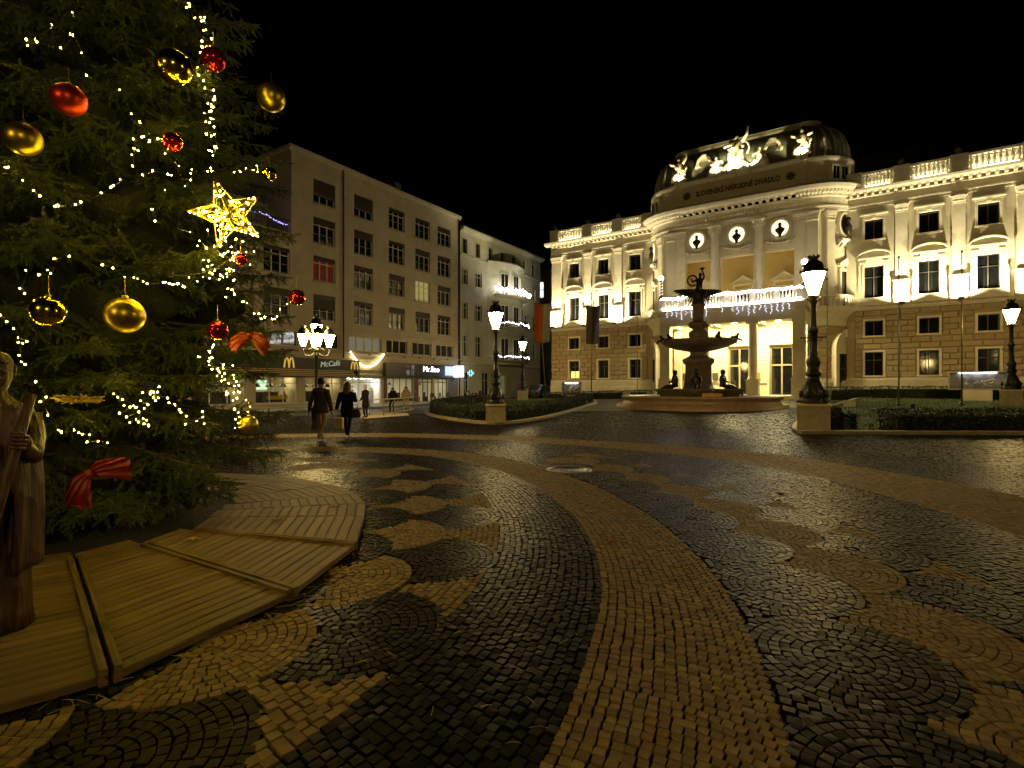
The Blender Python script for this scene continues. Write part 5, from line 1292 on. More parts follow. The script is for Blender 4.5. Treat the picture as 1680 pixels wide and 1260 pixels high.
def polar(X, Y):
    dx, dy = X-PC[0], Y-PC[1]; th = np.degrees(np.arctan2(dy, dx)); r = np.hypot(dx, dy); return th, r, r/SS(th)
def classify(X, Y):                                  # -1 none, 0 ground rows, 1 band, 2 outer band, 3 tan spandrel, 10+k circle
    th, r, s_ = polar(X, Y); reg = np.zeros(len(X), int)
    i2 = np.interp(th, *B2I); o2 = np.interp(th, *B2O)
    reg[((s_ > 4.58) & (s_ < 5.14)) | ((s_ > 8.64) & (s_ < 9.18) & (th < 42))] = 3
    best = np.full(len(X), 99)
    for k, (cx, cy_, R__, rank, tan) in enumerate(CIR):
        ins = ((X-cx)**2+(Y-cy_)**2 < R__*R__) & (rank < best)
        reg[ins] = 10+k; best[ins] = rank
    reg[(s_ > 6.1) & (s_ < 7.05)] = 1
    reg[(s_ > i2) & (s_ < o2)] = 2
    reg[r < deck_r(th)-.12] = -1
    return reg
stones = []                                          # x, y, angle, half a, half b, tan
def put(X, Y, ang, ha, hb, want, tan):
    X, Y = np.asarray(X), np.asarray(Y); reg = classify(X, Y)
    ok = (reg == want) & (np.abs(X) < 1.03*Y+1.1) & (Y > 1.5) & (Y < 30)
    ok &= ~inside_islands(X, Y)
    n = ok.sum()
    if n: stones.append(np.column_stack([X[ok], Y[ok], np.broadcast_to(ang, X.shape)[ok], np.broadcast_to(ha, X.shape)[ok], np.broadcast_to(hb, X.shape)[ok], np.full(n, tan)]))
def inside_islands(X, Y):
    res = np.zeros(len(X), bool)
    for isl in (LISL, RISL):
        ins = np.zeros(len(X), bool); m_ = len(isl)
        for i in range(m_):
            x1,y1 = isl[i]; x2,y2 = isl[(i+1) % m_]
            ins ^= ((y1 > Y) != (y2 > Y)) & (X < (x2-x1)*(Y-y1)/(y2-y1+1e-12)+x1)
        res |= ins
    res |= np.hypot(X-FX, Y-FY) < 5.1
    return res
p_ = .060
# plain rows round the tree, dark, with tan spandrels
s_ = 2.9; row = 0
while s_ < 33:
    p_ = .060 if s_ < 15.5 else .105
    ths = []; t = -75.
    n = int(215*math.pi/180*s_/p_)
    th = np.linspace(-75, 140, max(8, n)) + RNG.normal(0, .006/s_*57, max(8, n)) + (row % 2)*.5*215/max(8, n)
    r = s_*SS(th)+RNG.normal(0,.004,len(th))
    X = PC[0]+r*np.cos(np.radians(th)); Y = PC[1]+r*np.sin(np.radians(th))
    hb = .5*215/max(8,n)*math.pi/180*r-.0025
    put(X, Y, np.radians(th), np.full(len(X), p_*.5-.0028)*SS(th), hb, 0, 0)
    put(X, Y, np.radians(th), np.full(len(X), p_*.5-.0028)*SS(th), hb, 3, 1)
    s_ += p_; row += 1
p_ = .060
# scale fans: concentric arcs
for k, (cx, cy_, R__, rank, tan) in enumerate(CIR):
    a0 = math.atan2(cy_-PC[1], cx-PC[0]); rr = R__-.031
    while rr > -.6:
        if rr > .04:
            n = max(3, int(2*math.pi*rr/p_)); ph = RNG.uniform(0, 1)
            a = a0+2*math.pi*(np.arange(n)+ph)/n; X = cx+rr*np.cos(a); Y = cy_+rr*np.sin(a)
            put(X, Y, a, np.full(n, p_*.5-.0022), np.full(n, math.pi*rr/n-.0022), 10+k, tan)
        rr -= p_
        if rr < .04: break
    put([cx], [cy_], np.array([a0]), np.array([.034]), np.array([.034]), 10+k, tan)
# tan bands laid in bowed courses
def band(lo_f, hi_f, want, t0, t1, bow):
    th0 = t0
    while th0 < t1:
        lo, hi = float(lo_f(th0)), float(hi_f(th0)); n = max(3, int((hi-lo)/p_)); u = (np.arange(n)+.5)/n
        rmid = (lo+hi)/2
        th = th0+np.degrees(bow*(1-(2*u-1)**2)/rmid)+RNG.normal(0,.03,n)*6/rmid
        r = lo+(hi-lo)*u+RNG.normal(0,.003,n)
        X = PC[0]+r*np.cos(np.radians(th)); Y = PC[1]+r*np.sin(np.radians(th))
        sl = np.arctan2(-bow*4*(2*u-1), hi-lo)*.9
        put(X, Y, np.radians(th)+.75*np.arctan(-4*bow*(2*u-1)/(hi-lo)), np.full(n, (hi-lo)/n*.5-.0024), np.full(n, p_*.5*.99-.0022), want, 1)
        th0 += math.degrees(p_/rmid)
band(lambda t: 6.1*SS(t), lambda t: 7.05*SS(t), 1, -62, 120, .10)
band(lambda t: np.interp(t,*B2I)*SS(t), lambda t: np.interp(t,*B2O)*SS(t), 2, -40, 120, -.12)
ST_ = np.vstack(stones); del stones
d2 = np.hypot(ST_[:,0], ST_[:,1]); infr = (np.abs(ST_[:,0]) < .985*ST_[:,1]) & (ST_[:,1] > 2.2)
order = np.argsort(np.where(infr, d2, 99)); near = np.zeros(len(ST_), bool); near[order[:300]] = True
M['stone_tan'] = mat('tan_granite_setts', (.185,.125,.045), .7, .34, 9, .4, 70, island=.30, bd=.006, spec=.25)
M['stone_dark'] = mat('dark_basalt_setts', (.011,.0098,.007), .40, .35, 11, .22, 60, island=.45, bd=.004, spec=.033)
def stone_geo(D, rng):
    n = len(D); zt = gzv(D[:,0], D[:,1])+rng.normal(0,.0018,n)
    ca, sa = np.cos(D[:,2]), np.sin(D[:,2]); sx = np.array((-1,1,1,-1.)); sy = np.array((-1,-1,1,1.))
    jit = rng.normal(0,.0024,(n,4,2)); tl = rng.normal(0,.035,(n,2))
    def ring(k, z, tilt=True):
        lx = sx[None]*D[:,3,None]*k+jit[:,:,0]; ly = sy[None]*D[:,4,None]*k+jit[:,:,1]
        X = D[:,0,None]+lx*ca[:,None]-ly*sa[:,None]; Y = D[:,1,None]+lx*sa[:,None]+ly*ca[:,None]
        Z = np.broadcast_to(zt[:,None]+z, X.shape)+(tl[:,0,None]*lx+tl[:,1,None]*ly if tilt else 0)
        return np.stack([X,Y,Z],2)
    V1 = ring(1.0,-.022,False); V2 = ring(.91,.0); V3 = np.stack([D[:,0],D[:,1],zt+.0008+rng.normal(0,.0006,n)],1)[:,None]
    V = np.concatenate([V1,V2,V3],1); b = np.arange(n)[:,None]*9
    q = []; 
    for i in range(4):
        j = (i+1) % 4; q += [[i,j,4+j],[i,4+j,4+i],[4+i,4+j,8]]
    F = (np.array(q)[None]+b[:,:,None]).reshape(-1,3)
    return V.reshape(-1,3), F, np.repeat(D[:,5], 12)
Dn = ST_[~near]; Vs, Fs, tn = stone_geo(Dn, RNG)
so = place('setts', np_mesh('setts', Vs, Fs, [M['stone_dark'],M['stone_tan']], tn, False), GROUND); so['kind'] = 'stuff'
for D in ST_[near]:
    D2 = D.copy()[None]; x, y = D2[0,0], D2[0,1]; D2[0,:2] = 0
    v, f, t_ = stone_geo(D2, RNG)
    place('sett', np_mesh('sett', v, f, [M['stone_tan'] if D[5] else M['stone_dark']], None, False), GROUND, (x, y, 0))
# manhole cover in the band
mh = thing('manhole_cover', 'round iron manhole cover set in the tan paving band', 'manhole cover', (1.1,9.95,.004)); q = MB(); q.lathe([(.40,-.03),(.40,.004),(.36,.004),(.355,-.002),(0,-.002)], n=28)
q.build('lid', M['iron'], mh); q = MB(); q.lathe([(.44,-.03),(.44,.006),(.405,.006),(.405,-.03)], n=28); q.build('rim', M['metalr'], mh)
# straw and leaf litter
q = MB(); rg = random.Random(5)
for i in range(260):
    if i < 110:
        t = rg.uniform(-62,30); r = float(deck_r(t))+abs(rg.gauss(.03,.09)); x, y = PC[0]+r*math.cos(R_(t)), PC[1]+r*math.sin(R_(t))
    else:
        y = rg.uniform(2.2,9); x = rg.uniform(-.7*y, .6*y)
        if math.hypot(x-PC[0], y-PC[1]) < float(deck_r(math.degrees(math.atan2(y-PC[1], x-PC[0]))))+.05: continue
    a = rg.uniform(0,6.28); l = rg.uniform(.015,.05) if i > 110 else rg.uniform(.02,.09)
    q.tube([(x-l*math.cos(a),y-l*math.sin(a),.008),(x,y,.012),(x+l*math.cos(a+.2),y+l*math.sin(a+.2),.007)], .0016, 3)
lt = q.build('straw_litter', mat('dry_straw', (.38,.28,.10), .7, .3, 20, 0)); tag(lt, 'bits of straw scattered on the cobbles along the deck edge', 'litter', kind='stuff')
M['leaf'] = mat('brown_fallen_leaf', (.30,.13,.03), .7, .3, 14, .2); M['leaf2'] = mat('yellow_fallen_leaf', (.42,.28,.05), .7, .3, 14, .2)
def leaf(x, y, z, s_, rz, label, mt):
    q = MB(); pts = []
    for i in range(15):
        a = 2*math.pi*i/15; r = s_*(.62+.38*math.cos(5*a))*(1 if i % 15 else 1.1); pts.append((r*math.cos(a), r*math.sin(a), .012+s_*.22*abs(math.sin(2.5*a))**2))
    q.add([(0,0,.01)]+pts, [(0,i+1,(i+1) % 15+1) for i in range(15)]); q.tube([(-.4*s_,0,.01),(-1.2*s_,.1*s_,.015)], .0025, 4)
    lo = q.build('fallen_leaf', mt, None, (x,y,z), (0,0,rz)); md = lo.modifiers.new('t','SOLIDIFY'); md.thickness = .0012
    tag(lo, label, 'leaf', 'fallen leaves')
leaf(1.02,5.35,.0,.09,.4,'curled brown leaf lying on the broad tan paving band',M['leaf']); leaf(1.07,2.72,.0,.035,2,'small pale leaf on the tan band near the dark curved edge',M['leaf2'])
leaf(4.0,7.7,.0,.09,1,'dry leaf on the dark setts between the tan bands',M['leaf'])
# ================================================================ wooden deck round the tree
DK = thing('wooden_deck', 'low round deck of weathered planks built round the tree', 'deck', (PC[0],PC[1],0))
M['plank'] = None
m, nt, b = _nodes('weathered_plank'); N_ = nt.nodes; L_ = nt.links
tc = N_.new('ShaderNodeTexCoord'); mp = N_.new('ShaderNodeMapping'); mp.inputs['Scale'].default_value = (2.2,34,34); L_.new(tc.outputs['Object'], mp.inputs[0])
n1 = N_.new('ShaderNodeTexNoise'); n1.inputs['Scale'].default_value = 1.6; n1.inputs['Detail'].default_value = 7; L_.new(mp.outputs[0], n1.inputs['Vector'])
n3 = N_.new('ShaderNodeTexNoise'); n3.inputs['Scale'].default_value = 2.4; n3.inputs['Detail'].default_value = 6; L_.new(tc.outputs['Object'], n3.inputs['Vector'])
rp = N_.new('ShaderNodeValToRGB'); rp.color_ramp.elements[0].position = .3; rp.color_ramp.elements[0].color = (.085,.056,.022,1); rp.color_ramp.elements[1].position = .72; rp.color_ramp.elements[1].color = (.225,.150,.060,1); L_.new(n1.outputs['Fac'], rp.inputs[0])
hs = N_.new('ShaderNodeHueSaturation'); oi = N_.new('ShaderNodeObjectInfo'); mr = N_.new('ShaderNodeMapRange'); mr.inputs[3].default_value = .7; mr.inputs[4].default_value = 1.18; L_.new(oi.outputs['Random'], mr.inputs[0]); L_.new(mr.outputs[0], hs.inputs['Value'])
mxx = N_.new('ShaderNodeMix'); mxx.data_type = 'RGBA'; mxx.blend_type = 'MULTIPLY'; mxx.inputs['B'].default_value = (.35,.30,.24,1); m9 = N_.new('ShaderNodeMapRange'); m9.inputs[1].default_value = .52; m9.inputs[2].default_value = .7; L_.new(n3.outputs['Fac'], m9.inputs[0]); L_.new(m9.outputs[0], mxx.inputs['Factor']); L_.new(rp.outputs[0], mxx.inputs['A'])
L_.new(mxx.outputs['Result'], hs.inputs['Color']); L_.new(hs.outputs[0], b.inputs['Base Color']); b.inputs['Roughness'].default_value = .68; b.inputs['Specular IOR Level'].default_value = .3
bp_ = N_.new('ShaderNodeBump'); bp_.inputs['Strength'].default_value = .35; bp_.inputs['Distance'].default_value = .01; L_.new(n1.outputs['Fac'], bp_.inputs['Height']); L_.new(bp_.outputs['Normal'], b.inputs['Normal'])
M['plank'] = m
JT = [-111,-95,-79,-62,-46.5,-31,-15.2,1.5,13,24,40,56,72,90,108,126]
ZD = .055
for t0, t1 in zip(JT, JT[1:]):
    tm = R_((t0+t1)/2); ex = np.array((math.cos(tm), math.sin(tm))); ey = np.array((-ex[1], ex[0]))
    ro = float(deck_r((t0+t1)/2)); a0 = R_(t0-(t0+t1)/2); 
    # outer edge is the straight chord between the two joints
    c0 = np.array((math.cos(R_(t0)), math.sin(R_(t0))))*float(deck_r(t0)); c1 = np.array((math.cos(R_(t1)), math.sin(R_(t1))))*float(deck_r(t1))
    ex2 = c1-c0; Lc = np.hypot(*ex2); ty = ex2/Lc; nx2 = np.array((ty[1], -ty[0]))            # ty along the edge, nx2 outward
    dist = float(np.dot(c0, nx2)); th_r = math.atan2(ty[1], ty[0]); k = 0
    wpl = .106 if t1 < -10 else .112; r = dist
    th0, th1 = R_(t0), R_(t1)
    def along(th, r_): # parameter along ty of the radial joint at distance r_ from the centre line
        d = np.array((math.cos(th), math.sin(th))); f = r_/np.dot(d, nx2); return float(np.dot(d*f, ty))
    while r > 1.75:
        r2 = r-wpl; g = .006; ja = .012
        pts = [(along(th0,r)+ja, r), (along(th0,r2+g)+ja, r2+g), (along(th1,r2+g)-ja, r2+g), (along(th1,r)-ja, r)]
        if pts[3][0]-pts[0][0] < .05: break
        xc = sum(p[0] for p in pts)/4; rc = (r+r2)/2; dz = random.uniform(-.003,.003)
        vs = []
        for zz, ins in ((-.045,0),(-.006,0),(.0,.005)):
            for i, (xa, ra) in enumerate(pts):
                vs.append((xa-xc+(ins if i < 2 else -ins), -(ra-rc)+(ins if i in (0,3) else -ins), zz))
        fs = [(8,9,10,11),(0,1,5,4),(1,2,6,5),(2,3,7,6),(3,0,4,7),(4,5,9,8),(5,6,10,9),(6,7,11,10),(7,4,8,11)]
        wpos = nx2*rc+ty*xc
        o = MB().add(vs, fs).build('plank', M['plank'], DK, (wpos[0], wpos[1], ZD+dz), (random.uniform(-.006,.006), random.uniform(-.003,.003), th_r))
        r = r2; k += 1
    # edge joist under the outer plank
    mid = (c0+c1)/2-nx2*.04
    q = MB(); q.box(-Lc/2+.03,Lc/2-.03,-.02,.02,-.0,ZD-.05); q.build('joist', M['plank'], DK, (mid[0],mid[1],0), (0,0,th_r))
for t0 in (-46.5+.0, -31, -15.2, -62):
    ro = float(deck_r(t0)); wd_ = .03 if t0 > -20 else .045
    d = np.array((math.cos(R_(t0)), math.sin(R_(t0))))
    for s2 in (-1, 1):
        q = MB(); q.frus(0,0,ZD-.06,ZD+(.02 if t0 > -40 else .035),(ro-2.0)/2,wd_/2,(ro-2.0)/2-.004,wd_/2-.004)
        off = s2*(wd_*.5+.01)
        q.build('batten', M['plank'], DK, (d[0]*(ro+2.0)/2-d[1]*off, d[1]*(ro+2.0)/2+d[0]*off, 0), (0,0,R_(t0)))
for (x,y,lb,mt) in ((-3.2,5.2,'yellow leaf lying on the deck below the tree boughs',M['leaf2']),(-2.7,5.95,'curled brown leaf on the deck beside the low boughs',M['leaf']),(-2.25,6.6,'small brown leaf in the middle of the short deck planks',M['leaf'])):
    leaf(x,y,ZD,.075,random.uniform(0,6),lb,mt)
# ================================================================ the decorated spruce
TX, TY = -5.25, 6.05
TR = thing('spruce_tree', 'big spruce hung with baubles, bows and fairy lights inside the deck', 'tree', (TX,TY,0))
def crownR(z): return float(np.interp(z, [0,.5,1.6,2.6,3.2,6,9,13], [2.2,2.3,2.45,2.85,2.8,2.15,1.4,.25]))
q = MB(); q.tube([(0,0,0),(.05,0,3),(0,.05,7),(0,0,13)], [.26,.21,.15,.03], 10); q.build('trunk', mat('spruce_bark', (.05,.035,.02), .9, .4, 9, .8, 30, bd=.05), TR)
M['needle'] = mat('spruce_needles', (.044,.060,.026), .5, .25, 3, 0, island=.35, spec=.4)
M['twig'] = mat('spruce_twig', (.07,.045,.02), .85, .3, 12, .3)
rg = np.random.default_rng(21); cam2 = np.array((0-TX, 0-TY)); cam2 = cam2/np.hypot(*cam2)
SP = []; SD = []; SL = []; wood = MB()
def addshoot(p, d, l): SP.append(p); SD.append(d); SL.append(l)
z = .22; wh = 0
while z < 9.0:
    nb = 11 if z < 5 else 10; a0 = rg.uniform(0, 6.28)
    for b_ in range(nb):
        a = a0+2*math.pi*b_/nb+rg.normal(0,.12); hd = np.array((math.cos(a), math.sin(a)))
        fac = float(np.dot(hd, cam2))
        if fac < -.55 and rg.uniform() < .55: continue
        z0 = z+rg.normal(0,.06)+.35; L = crownR(z)*rg.uniform(.80,1.06)
        if z < .5: L *= rg.uniform(.72,1.0)
        if z < 1.1: z0 -= .05
        dr = .16+.05*rg.normal() if z > 1.2 else .26+.06*rg.normal(); up = .12
        def bpos(t):
            zz = z0-dr*L*t**1.1+up*L*t*t*.8; r = L*t
            return np.array((hd[0]*r, hd[1]*r, max(zz, .13 if r > 1.7 else .05)+0))
        pts = [bpos(t) for t in (0,.2,.4,.6,.8,1.0)]
        wood.tube([tuple(p) for p in pts], [.035,.028,.021,.015,.009,.004], 4)
        side = np.array((-hd[1], hd[0], 0.)); near_f = fac > -.1
        t = .16 if near_f else .35
        while t < 1.0:
            p0 = bpos(t); dm = bpos(min(1,t+.05))-bpos(t-.05); dm = dm/np.linalg.norm(dm)
            for sg in (-1, 1):
                ls = (.50*L*(1-t)+.16)*rg.uniform(.7,1.15)*(.85 if L > 2 else 1); ls = min(ls, .85)
                an = R_(rg.uniform(42,62)); d = dm*math.cos(an)+side*sg*math.sin(an)+np.array((0,0,rg.normal(-.18,.26))); d = d/np.linalg.norm(d)
                n_ax = max(1, int(ls/.125))
                for i in range(n_ax):
                    q0 = p0+d*(ls*i/n_ax)+np.array((0,0,-.10*(ls*i/n_ax)**1.0)); dd = d+np.array((0,0,-.12))+rg.normal(0,.10,3); dd /= np.linalg.norm(dd)
                    if q0[2] < .12: q0[2] = .12+rg.uniform(0,.04)
                    addshoot(q0, dd, .14)
                    for _h in range(2 if rg.uniform() < (.6 if near_f else .2) else 1):
                        e = d*.4+rg.normal(0,.35,3)+np.array((0,0,-.8)); e /= np.linalg.norm(e); addshoot(q0, e, rg.uniform(.09,.15))
                    if i < n_ax:
                        for s2 in (-1, 1):
                            if rg.uniform() < (.85 if near_f else .45):
                                pr = np.cross(d, (0,0,1)); pr = pr/np.linalg.norm(pr); e = d*.62+pr*s2*.7+np.array((0,0,rg.normal(-.15,.42))); e /= np.linalg.norm(e)
                                addshoot(q0, e, rg.uniform(.08,.15)*(1 if i < n_ax-1 else .8))
            t += .105/L*(1 if near_f else 1.6)*rg.uniform(.85,1.15)
        for i in range(3): addshoot(bpos(.9+.035*i), (bpos(1)-bpos(.9))/np.linalg.norm(bpos(1)-bpos(.9))+rg.normal(0,.06,3)+np.array((0,0,.12)), .15)
    z += .31+.014*z; wh += 1
SP = np.array(SP); SD = np.array(SD); SL = np.array(SL); SD /= np.linalg.norm(SD,axis=1)[:,None]
wd3 = SP+np.array((TX,TY,0)); vis = (wd3[:,1] > 1.6) & (np.abs(wd3[:,0]) < 1.12*wd3[:,1]+.8) & (wd3[:,2] < 1.6+.85*wd3[:,1]+.6)
import sys; sys.stderr.write('SHOOTS %d %d\n' % (len(SP), vis.sum()))
rr_ = np.hypot(SP[:,0], SP[:,1])/np.array([crownR(z_) for z_ in SP[:,2]]); back = (SP[:,:2]@cam2)/np.maximum(.1, np.hypot(SP[:,0], SP[:,1])) < -.35
vis &= (rr_ > .50) & ~(back & (rg.uniform(0,1,len(SP)) < .5))
SP, SD, SL = SP[vis], SD[vis], SL[vis]; sys.stderr.write('KEPT %d\n' % len(SP))
def needles(L0, K, nl, wdt, rg):                       # one shoot along +z
    t = (np.arange(K)+rg.uniform(0,1,K))/K; ph = np.arange(K)*2.4+rg.normal(0,.3,K)
    al = np.radians(66)*(1-.55*t); rad = np.stack([np.cos(ph),np.sin(ph),0*ph],1); ax = np.array((0,0,1.))
    nd = ax*np.cos(al)[:,None]+rad*np.sin(al)[:,None]; base = ax*(L0*t)[:,None]+rad*.002
    tip = base+nd*nl*rg.uniform(.8,1.15,(K,1))*(1-.25*t[:,None])
    wv = np.cross(nd, rad+rg.normal(0,.5,(K,3))); wv /= np.linalg.norm(wv,axis=1)[:,None]
    mid = base*.5+tip*.5
    V = np.stack([base, mid+wv*wdt, tip, mid-wv*wdt],1).reshape(-1,3)
    return V, np.arange(len(V)).reshape(-1,4)
Vn, Fn = needles(.14, 96, .023, .0021, rg)
k0 = int(np.argmin(np.abs(SP[:,2]-2)+np.abs(np.hypot(SP[:,0],SP[:,1])-1.9)))
def eul(D, spin):
    th = np.arccos(np.clip(D[:,2],-1,1)); f = np.arctan2(D[:,1], D[:,0]); ct,st,cf,sf,cs,ss = np.cos(th),np.sin(th),np.cos(f),np.sin(f),np.cos(spin),np.sin(spin)
    m00 = cf*ct*cs-sf*ss; m10 = sf*ct*cs+cf*ss; m20 = -st*cs; m21 = st*ss; m22 = ct
    return np.stack([np.arctan2(m21,m22), np.arcsin(np.clip(-m20,-1,1)), np.arctan2(m10,m00)],1)
RT = eul(SD, rg.uniform(0,6.28,len(SD)))
shoot = place('shoot', np_mesh('shoot', Vn, Fn, [M['needle']]), TR, tuple(SP[k0]), tuple(RT[k0]))
pm = bpy.data.meshes.new('crown'); pm.vertices.add(len(SP)); pm.vertices.foreach_set('co', SP.astype(np.float32).ravel())
at_ = pm.attributes.new('rot','FLOAT_VECTOR','POINT'); at_.data.foreach_set('vector', RT.astype(np.float32).ravel())
at_ = pm.attributes.new('scl','FLOAT','POINT'); at_.data.foreach_set('value', (SL/.14*rg.uniform(.85,1.2,len(SL))).astype(np.float32)); pm.update()
co = place('crown', pm, TR); co['kind'] = 'stuff'
ng = bpy.data.node_groups.new('spread_shoots','GeometryNodeTree')
ng.interface.new_socket('Geometry', in_out='INPUT', socket_type='NodeSocketGeometry'); ng.interface.new_socket('Geometry', in_out='OUTPUT', socket_type='NodeSocketGeometry')
gi = ng.nodes.new('NodeGroupInput'); go_ = ng.nodes.new('NodeGroupOutput'); ip = ng.nodes.new('GeometryNodeInstanceOnPoints'); ob = ng.nodes.new('GeometryNodeObjectInfo'); ob.inputs['Object'].default_value = shoot; ob.transform_space = 'ORIGINAL'
nr = ng.nodes.new('GeometryNodeInputNamedAttribute'); nr.data_type = 'FLOAT_VECTOR'; nr.inputs['Name'].default_value = 'rot'; er = ng.nodes.new('FunctionNodeEulerToRotation')
ns_ = ng.nodes.new('GeometryNodeInputNamedAttribute'); ns_.data_type = 'FLOAT'; ns_.inputs['Name'].default_value = 'scl'
k_ = ng.links.new
k_(gi.outputs[0], ip.inputs['Points']); k_(ob.outputs['Geometry'], ip.inputs['Instance']); k_(nr.outputs[0], er.inputs[0]); k_(er.outputs[0], ip.inputs['Rotation']); k_(ns_.outputs[0], ip.inputs['Scale']); k_(ip.outputs[0], go_.inputs[0])
co.modifiers.new('shoots','NODES').node_group = ng
wood.build('boughs', M['twig'], TR)
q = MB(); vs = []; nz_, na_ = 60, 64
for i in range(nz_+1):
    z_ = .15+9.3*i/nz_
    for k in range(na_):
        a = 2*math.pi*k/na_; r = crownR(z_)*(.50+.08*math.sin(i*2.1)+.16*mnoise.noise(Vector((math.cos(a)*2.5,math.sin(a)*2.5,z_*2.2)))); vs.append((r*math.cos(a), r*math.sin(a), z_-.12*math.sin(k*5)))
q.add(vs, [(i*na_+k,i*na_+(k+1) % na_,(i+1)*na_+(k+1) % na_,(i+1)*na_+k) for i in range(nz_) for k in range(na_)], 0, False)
q.build('inner_shade_shell', mat('inner_shade_tone', (.010,.015,.007), .9, .5, 14, .9, 50, bd=.08), TR)  # added dark shell closing the gaps; shade between boughs put into its colour
q = MB(); q.lathe([(2.2,0),(2.2,.03),(1.2,.05),(0,.08)], n=24); so_ = q.build('soil', mat('dark_bark_mulch', (.010,.007,.005), .95, .5, 8, .9, 30, bd=.08), None, (TX,TY,.005)); tag(so_, kind='structure')
# ---- things on the tree: find the place on the crown where a line of sight meets it
def ray(px, py): v = np.array(((px-840)/850, 1., (634-py)/850)); return v
def hit(px, py, k=1.0, push=0.):
    v = ray(px, py); best = None; bd = 1e9
    for d in np.arange(2.2, 9, .02):
        p = v*d+np.array((0,0,1.6)); h = math.hypot(p[0]-TX, p[1]-TY)-crownR(p[2])*k
        if h <= 0: return Vector(v*(d-push)+np.array((0,0,1.6)))
        if h < bd: bd = h; best = d
    return Vector(v*best+np.array((0,0,1.6)))
M['gold'] = mat('gold_bauble_shell', (.56,.42,.035), .16, .05, 3, 0, metal=1, rv=.03); M['goldm'] = mat('matt_gold_bauble', (.50,.38,.035), .34, .05, 3, 0, metal=1, rv=.03)
M['red'] = mat('red_bauble_shell', (.42,.025,.012), .14, .05, 3, 0, metal=.85, rv=.03); M['redm'] = mat('matt_red_bauble', (.50,.04,.015), .36, .05, 3, 0, metal=.85, rv=.03)
BA = [(285,110,27,'gold','large shiny gold bauble high on the spruce beside a red one'),(445,160,22,'goldm','matt gold bauble on a lone bough end against the black sky'),
      (38,228,26,'goldm','matt gold bauble below a matt red one high on the spruce'),(442,285,11,'gold','little shiny gold bauble near the corner of the tall apartment block'),
      (80,511,25,'gold','shiny gold bauble full of light reflections above the carved figure'),(205,517,29,'goldm','largest gold bauble half way up the spruce'),
      (408,697,15,'goldm','gold bauble hanging lowest on the spruce above the deck'),(113,163,25,'redm','matt red bauble above a gold one high on the spruce'),
      (350,97,19,'red','shiny red bauble among the fairy lights next to a gold one'),(283,233,15,'red','red bauble half buried in needles above the glowing star'),
      (395,425,10,'red','tiny red bauble just below the glowing star'),(487,488,13,'red','dark red bauble on the bough tip before the apartment windows'),
      (357,542,16,'red','red bauble hanging next to the red bow')]
for (x, y, r, mt, lb) in BA:
    p = hit(x, y, 1.02, .12); d = p.y; rad = r/850*d
    t = thing('bauble', lb, 'bauble', p, 0, 'baubles on the spruce')
    q = MB(); q.ball((0,0,0), rad, 28); q.build('ball', M[mt], t)
    q = MB(); q.lathe([(.0,rad*1.12),(rad*.16,rad*1.1),(rad*.17,rad*.96)], n=10); q.tube([(0,0,rad*1.1),(rad*.06,0,rad*1.22),(0,0,rad*1.3),(0,0,rad*1.3+.12)], .003, 4); q.build('cap', M['goldm'], t)
# ---- bows
M['ribbon'] = mat('red_ribbon', (.22,.010,.008), .45, .35, 8, .5, 14)
def bow(px, py, s_, rz, ry, label):
    p = hit(px, py, 1.03, .12); t = thing('ribbon_bow', label, 'bow', p, rz, 'red bows on the spruce')
    for sg in (-1, 1):
        for ly in (0, 1):                              # each loop is a pleated fan of cloth, front and back layer
            vs = []; nu, nv = 10, 22
            for i in range(nu+1):
                u = i/nu; hw = s_*(.07+.46*u**.8)
                for j in range(nv+1):
                    v = j/nv*2-1; ed = 1-.30*v*v+.03*math.sin(v*15+sg)
                    x = sg*s_*u*ed*(1.0-.05*ly); z_ = v*hw*(1-.15*u*u)-s_*.42*u*u; y_ = (-1 if not ly else 1)*s_*.16*math.sin(math.pi*min(1,u*1.02))+s_*.055*u*math.sin(v*11+ly+sg)
                    nz = mnoise.noise_vector(Vector((x,y_,z_))*(7/(s_*4))+Vector((px,ly,sg)))*s_*.10*u
                    vs.append((x+nz.x, y_+nz.y, z_+nz.z))
            q = MB().add(vs, [(i*(nv+1)+j,(i+1)*(nv+1)+j,(i+1)*(nv+1)+j+1,i*(nv+1)+j+1) for i in range(nu) for j in range(nv)], 0, True)
            q.build('loop', M['ribbon'], t, rot=(0,R_(ry),0))
    q = MB(); q.ball((0,-.02,0), (s_*.14,s_*.16,s_*.16), 8); q.build('knot', M['ribbon'], t)
bow(410, 552, .20, 0, 4, 'red fabric bow on a bough beside a red bauble'); bow(148, 778, .25, .5, -38, 'crumpled red fabric bow hanging low over the deck')
# ---- glowing star
p = hit(374, 352, 1.05, .25); sr = 52/850*p.y
sta = thing('star_ornament', 'glowing golden wire star full of bulbs on the spruce', 'star', p, R_(38)); sta.rotation_euler = (R_(28), R_(-14), R_(30))
M['goldwire'] = mat('gold_wire', (.6,.45,.10), .3, .1, 5, 0, metal=1); M['fairy'] = emat('fairy_bulb_glow', (1,.70,.05), 330)
def sp(k, rr=None, y=0): 
    a = R_(90+36*k+8); r = sr*(1.1 if k % 2 == 0 else .48) if rr is None else rr; return Vector((r*math.cos(a), y, r*math.sin(a)))
q = MB(); q2 = MB(); rgs = random.Random(4)
fr = Vector((0,-sr*.34,0)); bk = Vector((0,sr*.34,0))
for k in range(10):
    q.tube([sp(k), sp(k+1)], .005, 4); q.tube([sp(k), fr], .004, 4); q.tube([sp(k), bk], .004, 4)
    for i in range(14):
        t1, t2 = rgs.random(), rgs.random(); q.tube([sp(k)*t1+fr*(1-t1), sp(k+1)*t2+fr*(1-t2)], .0018, 3)
q.build('wire_frame', M['goldwire'], sta)
